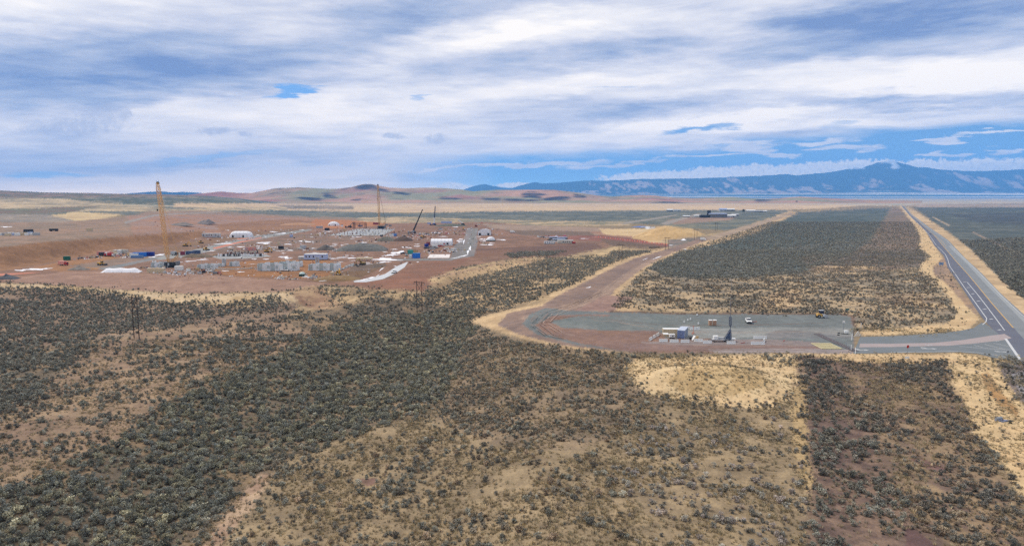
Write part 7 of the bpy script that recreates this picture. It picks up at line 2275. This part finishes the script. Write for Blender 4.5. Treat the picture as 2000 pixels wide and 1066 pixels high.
SHRUBS = []
for j in first:
    o = bpy.data.objects.new("sagebrush", BVAR[var_[j]])
    COL.objects.link(o)
    o.location = (bx_[j], by_[j], bz_[j])
    o.rotation_euler = (0, 0, rot_[j])
    o.scale = (bs_[j],) * 3
    o['tint'] = [float(c) for c in bt_[j]]
    o['label'], o['group'] = shrub_words(bpx[j], bpy_[j], bs_[j], bt_[j])
    o['category'] = 'shrub'
    SHRUBS.append(o)
rest = np.ones(len(bx_), bool)
rest[first] = False


def point_cover(name, xs, ys, zs, ss, tints, rots, picks, meshes, flat=1.0):
    """one object of countless plants: points that carry instances of a few plant meshes"""
    me = bpy.data.meshes.new(name)
    n = len(xs)
    me.vertices.add(n)
    me.vertices.foreach_set('co', np.stack([xs, ys, zs], 1).astype(np.float32).ravel())
    for an, typ, dat in (('pscale', 'FLOAT', ss), ('pick', 'INT', picks), ('rotz', 'FLOAT', rots)):
        a = me.attributes.new(an, typ, 'POINT')
        a.data.foreach_set('value', np.asarray(dat, np.int32 if typ == 'INT' else np.float32))
    a = me.attributes.new('tint', 'FLOAT_COLOR', 'POINT')
    a.data.foreach_set('color', np.concatenate([tints, np.ones((n, 1))], 1).astype(np.float32).ravel())
    o = bpy.data.objects.new(name, me)
    COL.objects.link(o)
    ng = bpy.data.node_groups.new(name, 'GeometryNodeTree')
    ng.interface.new_socket('Geometry', in_out='INPUT', socket_type='NodeSocketGeometry')
    ng.interface.new_socket('Geometry', in_out='OUTPUT', socket_type='NodeSocketGeometry')
    nd = ng.nodes
    gi, go = nd.new('NodeGroupInput'), nd.new('NodeGroupOutput')
    iop = nd.new('GeometryNodeInstanceOnPoints')
    iop.inputs['Pick Instance'].default_value = True
    jn = nd.new('GeometryNodeJoinGeometry')
    for src in reversed(meshes):
        inf = nd.new('GeometryNodeObjectInfo')
        inf.transform_space = 'ORIGINAL'
        inf.inputs['Object'].default_value = src
        inf.inputs['As Instance'].default_value = True
        ng.links.new(inf.outputs['Geometry'], jn.inputs[0])

    def named(nm, typ):
        x = nd.new('GeometryNodeInputNamedAttribute')
        x.data_type = typ
        x.inputs['Name'].default_value = nm
        return x.outputs['Attribute']
    ng.links.new(gi.outputs[0], iop.inputs['Points'])
    ng.links.new(jn.outputs[0], iop.inputs['Instance'])
    ng.links.new(named('pick', 'INT'), iop.inputs['Instance Index'])
    cx = nd.new('ShaderNodeCombineXYZ')
    ng.links.new(named('rotz', 'FLOAT'), cx.inputs[2])
    ng.links.new(cx.outputs[0], iop.inputs['Rotation'])
    ng.links.new(named('pscale', 'FLOAT'), iop.inputs['Scale'])
    ng.links.new(iop.outputs[0], go.inputs[0])
    md = o.modifiers.new("plants", 'NODES')
    md.node_group = ng
    o['kind'] = 'stuff'
    return o


near = rest & (by_ < 420)
far = rest & (by_ >= 420)
protos = []
for i in range(8):
    protos.append(next(o for o in SHRUBS if o.data == BVAR[i]))
point_cover("sagebrush_cover", bx_[near], by_[near], bz_[near], bs_[near], bt_[near], rot_[near], var_[near], protos)
# the far brush uses a lighter plant, kept as real shrubs standing among the others
lowp = []
fi = np.nonzero(far & (by_ < 480) & (bpx > 1300) & (bpx < 1700))[0][:3]
for i, j in enumerate(fi):
    o = bpy.data.objects.new("sagebrush", BLOW[i])
    COL.objects.link(o)
    o.location = (bx_[j], by_[j], bz_[j])
    o.scale = (bs_[j],) * 3
    o['tint'] = [float(c) for c in bt_[j]]
    o['kind'] = 'stuff'
    lowp.append(o)
far[fi] = False
point_cover("sagebrush_cover", bx_[far], by_[far], bz_[far], bs_[far] * 1.0, bt_[far], rot_[far], var_[far] % 3, lowp)

# bunch grass
gx_, gy_ = scatter(88, 250, 4.2, .86, 77)
gz_ = height(gx_, gy_)
gpx, gpy = project(gx_, gy_, gz_)
gz0 = zone_lookup(gpx, gpy, (RNG.random(len(gx_)) - .5) * 30, (RNG.random(len(gx_)) - .5) * 14)
gd = np.array([q_[0] for q_ in ZONES])[gz0]
ok = (gd != 0.0) & (RNG.random(len(gx_)) < np.clip((.95 - gd), .08, 1) * np.clip(1 + 5 * (fbm(gx_ / 6, gy_ / 6, 3, 801) - .5), .1, 1.5) * .75 * np.where(gd <= .02, .40, 1.0))
ok &= ~((gpx > 1575) & (gpx < 1740) & (gpy > 820) & (RNG.random(len(gx_)) < .8)) & ~((gpx < 300) & (gpy < 900) & (RNG.random(len(gx_)) < .55))
gx_, gy_, gz_, gpx = gx_[ok], gy_[ok], gz_[ok], gpx[ok]
gt = np.array([(.42, .325, .190), (.34, .265, .155), (.28, .235, .150), (.44, .365, .24), (.22, .18, .13)])[RNG.integers(0, 5, len(gx_))]
gt = 1.15 * gt * np.exp(RNG.normal(0, .18, (len(gx_), 1)))
tp = []
for i in range(3):
    o = bpy.data.objects.new("grass", tuft_mesh("grass", 90 + i))
    COL.objects.link(o)
    o.location = (gx_[i], gy_[i], gz_[i])
    o['tint'] = [float(c) for c in gt[i]]
    o['kind'] = 'stuff'
    tp.append(o)
point_cover("grass", gx_[3:], gy_[3:], gz_[3:], RNG.uniform(.35, 1.25, len(gx_))[3:], gt[3:], RNG.uniform(0, 6.3, len(gx_))[3:], RNG.integers(0, 3, len(gx_))[3:], tp)
print("shrubs", len(bx_), "tufts", len(gx_))

# ------------------------------------------------------------------ haze: the air itself, one closed box
def haze_box():
    hx, y0, y1, z0, z1 = 48000, -4000, 26500, -16.0, 1250.0
    v = [(-hx, y0, z0), (hx, y0, z0), (hx, y1, z0), (-hx, y1, z0), (-hx, y0, z1), (hx, y0, z1), (hx, y1, z1), (-hx, y1, z1)]
    f = [(0, 3, 2, 1), (4, 5, 6, 7), (0, 1, 5, 4), (1, 2, 6, 5), (2, 3, 7, 6), (3, 0, 4, 7)]
    m = bpy.data.materials.new("air")
    m.use_nodes = True
    nt = m.node_tree
    nt.nodes.clear()
    o = nt.nodes.new('ShaderNodeOutputMaterial')
    pv = nt.nodes.new('ShaderNodeVolumePrincipled')
    pv.inputs['Color'].default_value = (.17, .47, 1.0, 1)
    pv.inputs['Density'].default_value = HAZE
    pv.inputs['Anisotropy'].default_value = 0.0
    nt.links.new(pv.outputs[0], o.inputs['Volume'])
    m.cycles.homogeneous_volume = True
    m.cycles.volume_sampling = 'DISTANCE'
    b = add_mesh("haze", v, f, m)
    b['kind'] = 'stuff'


HAZE = 5.8e-5
haze_box()
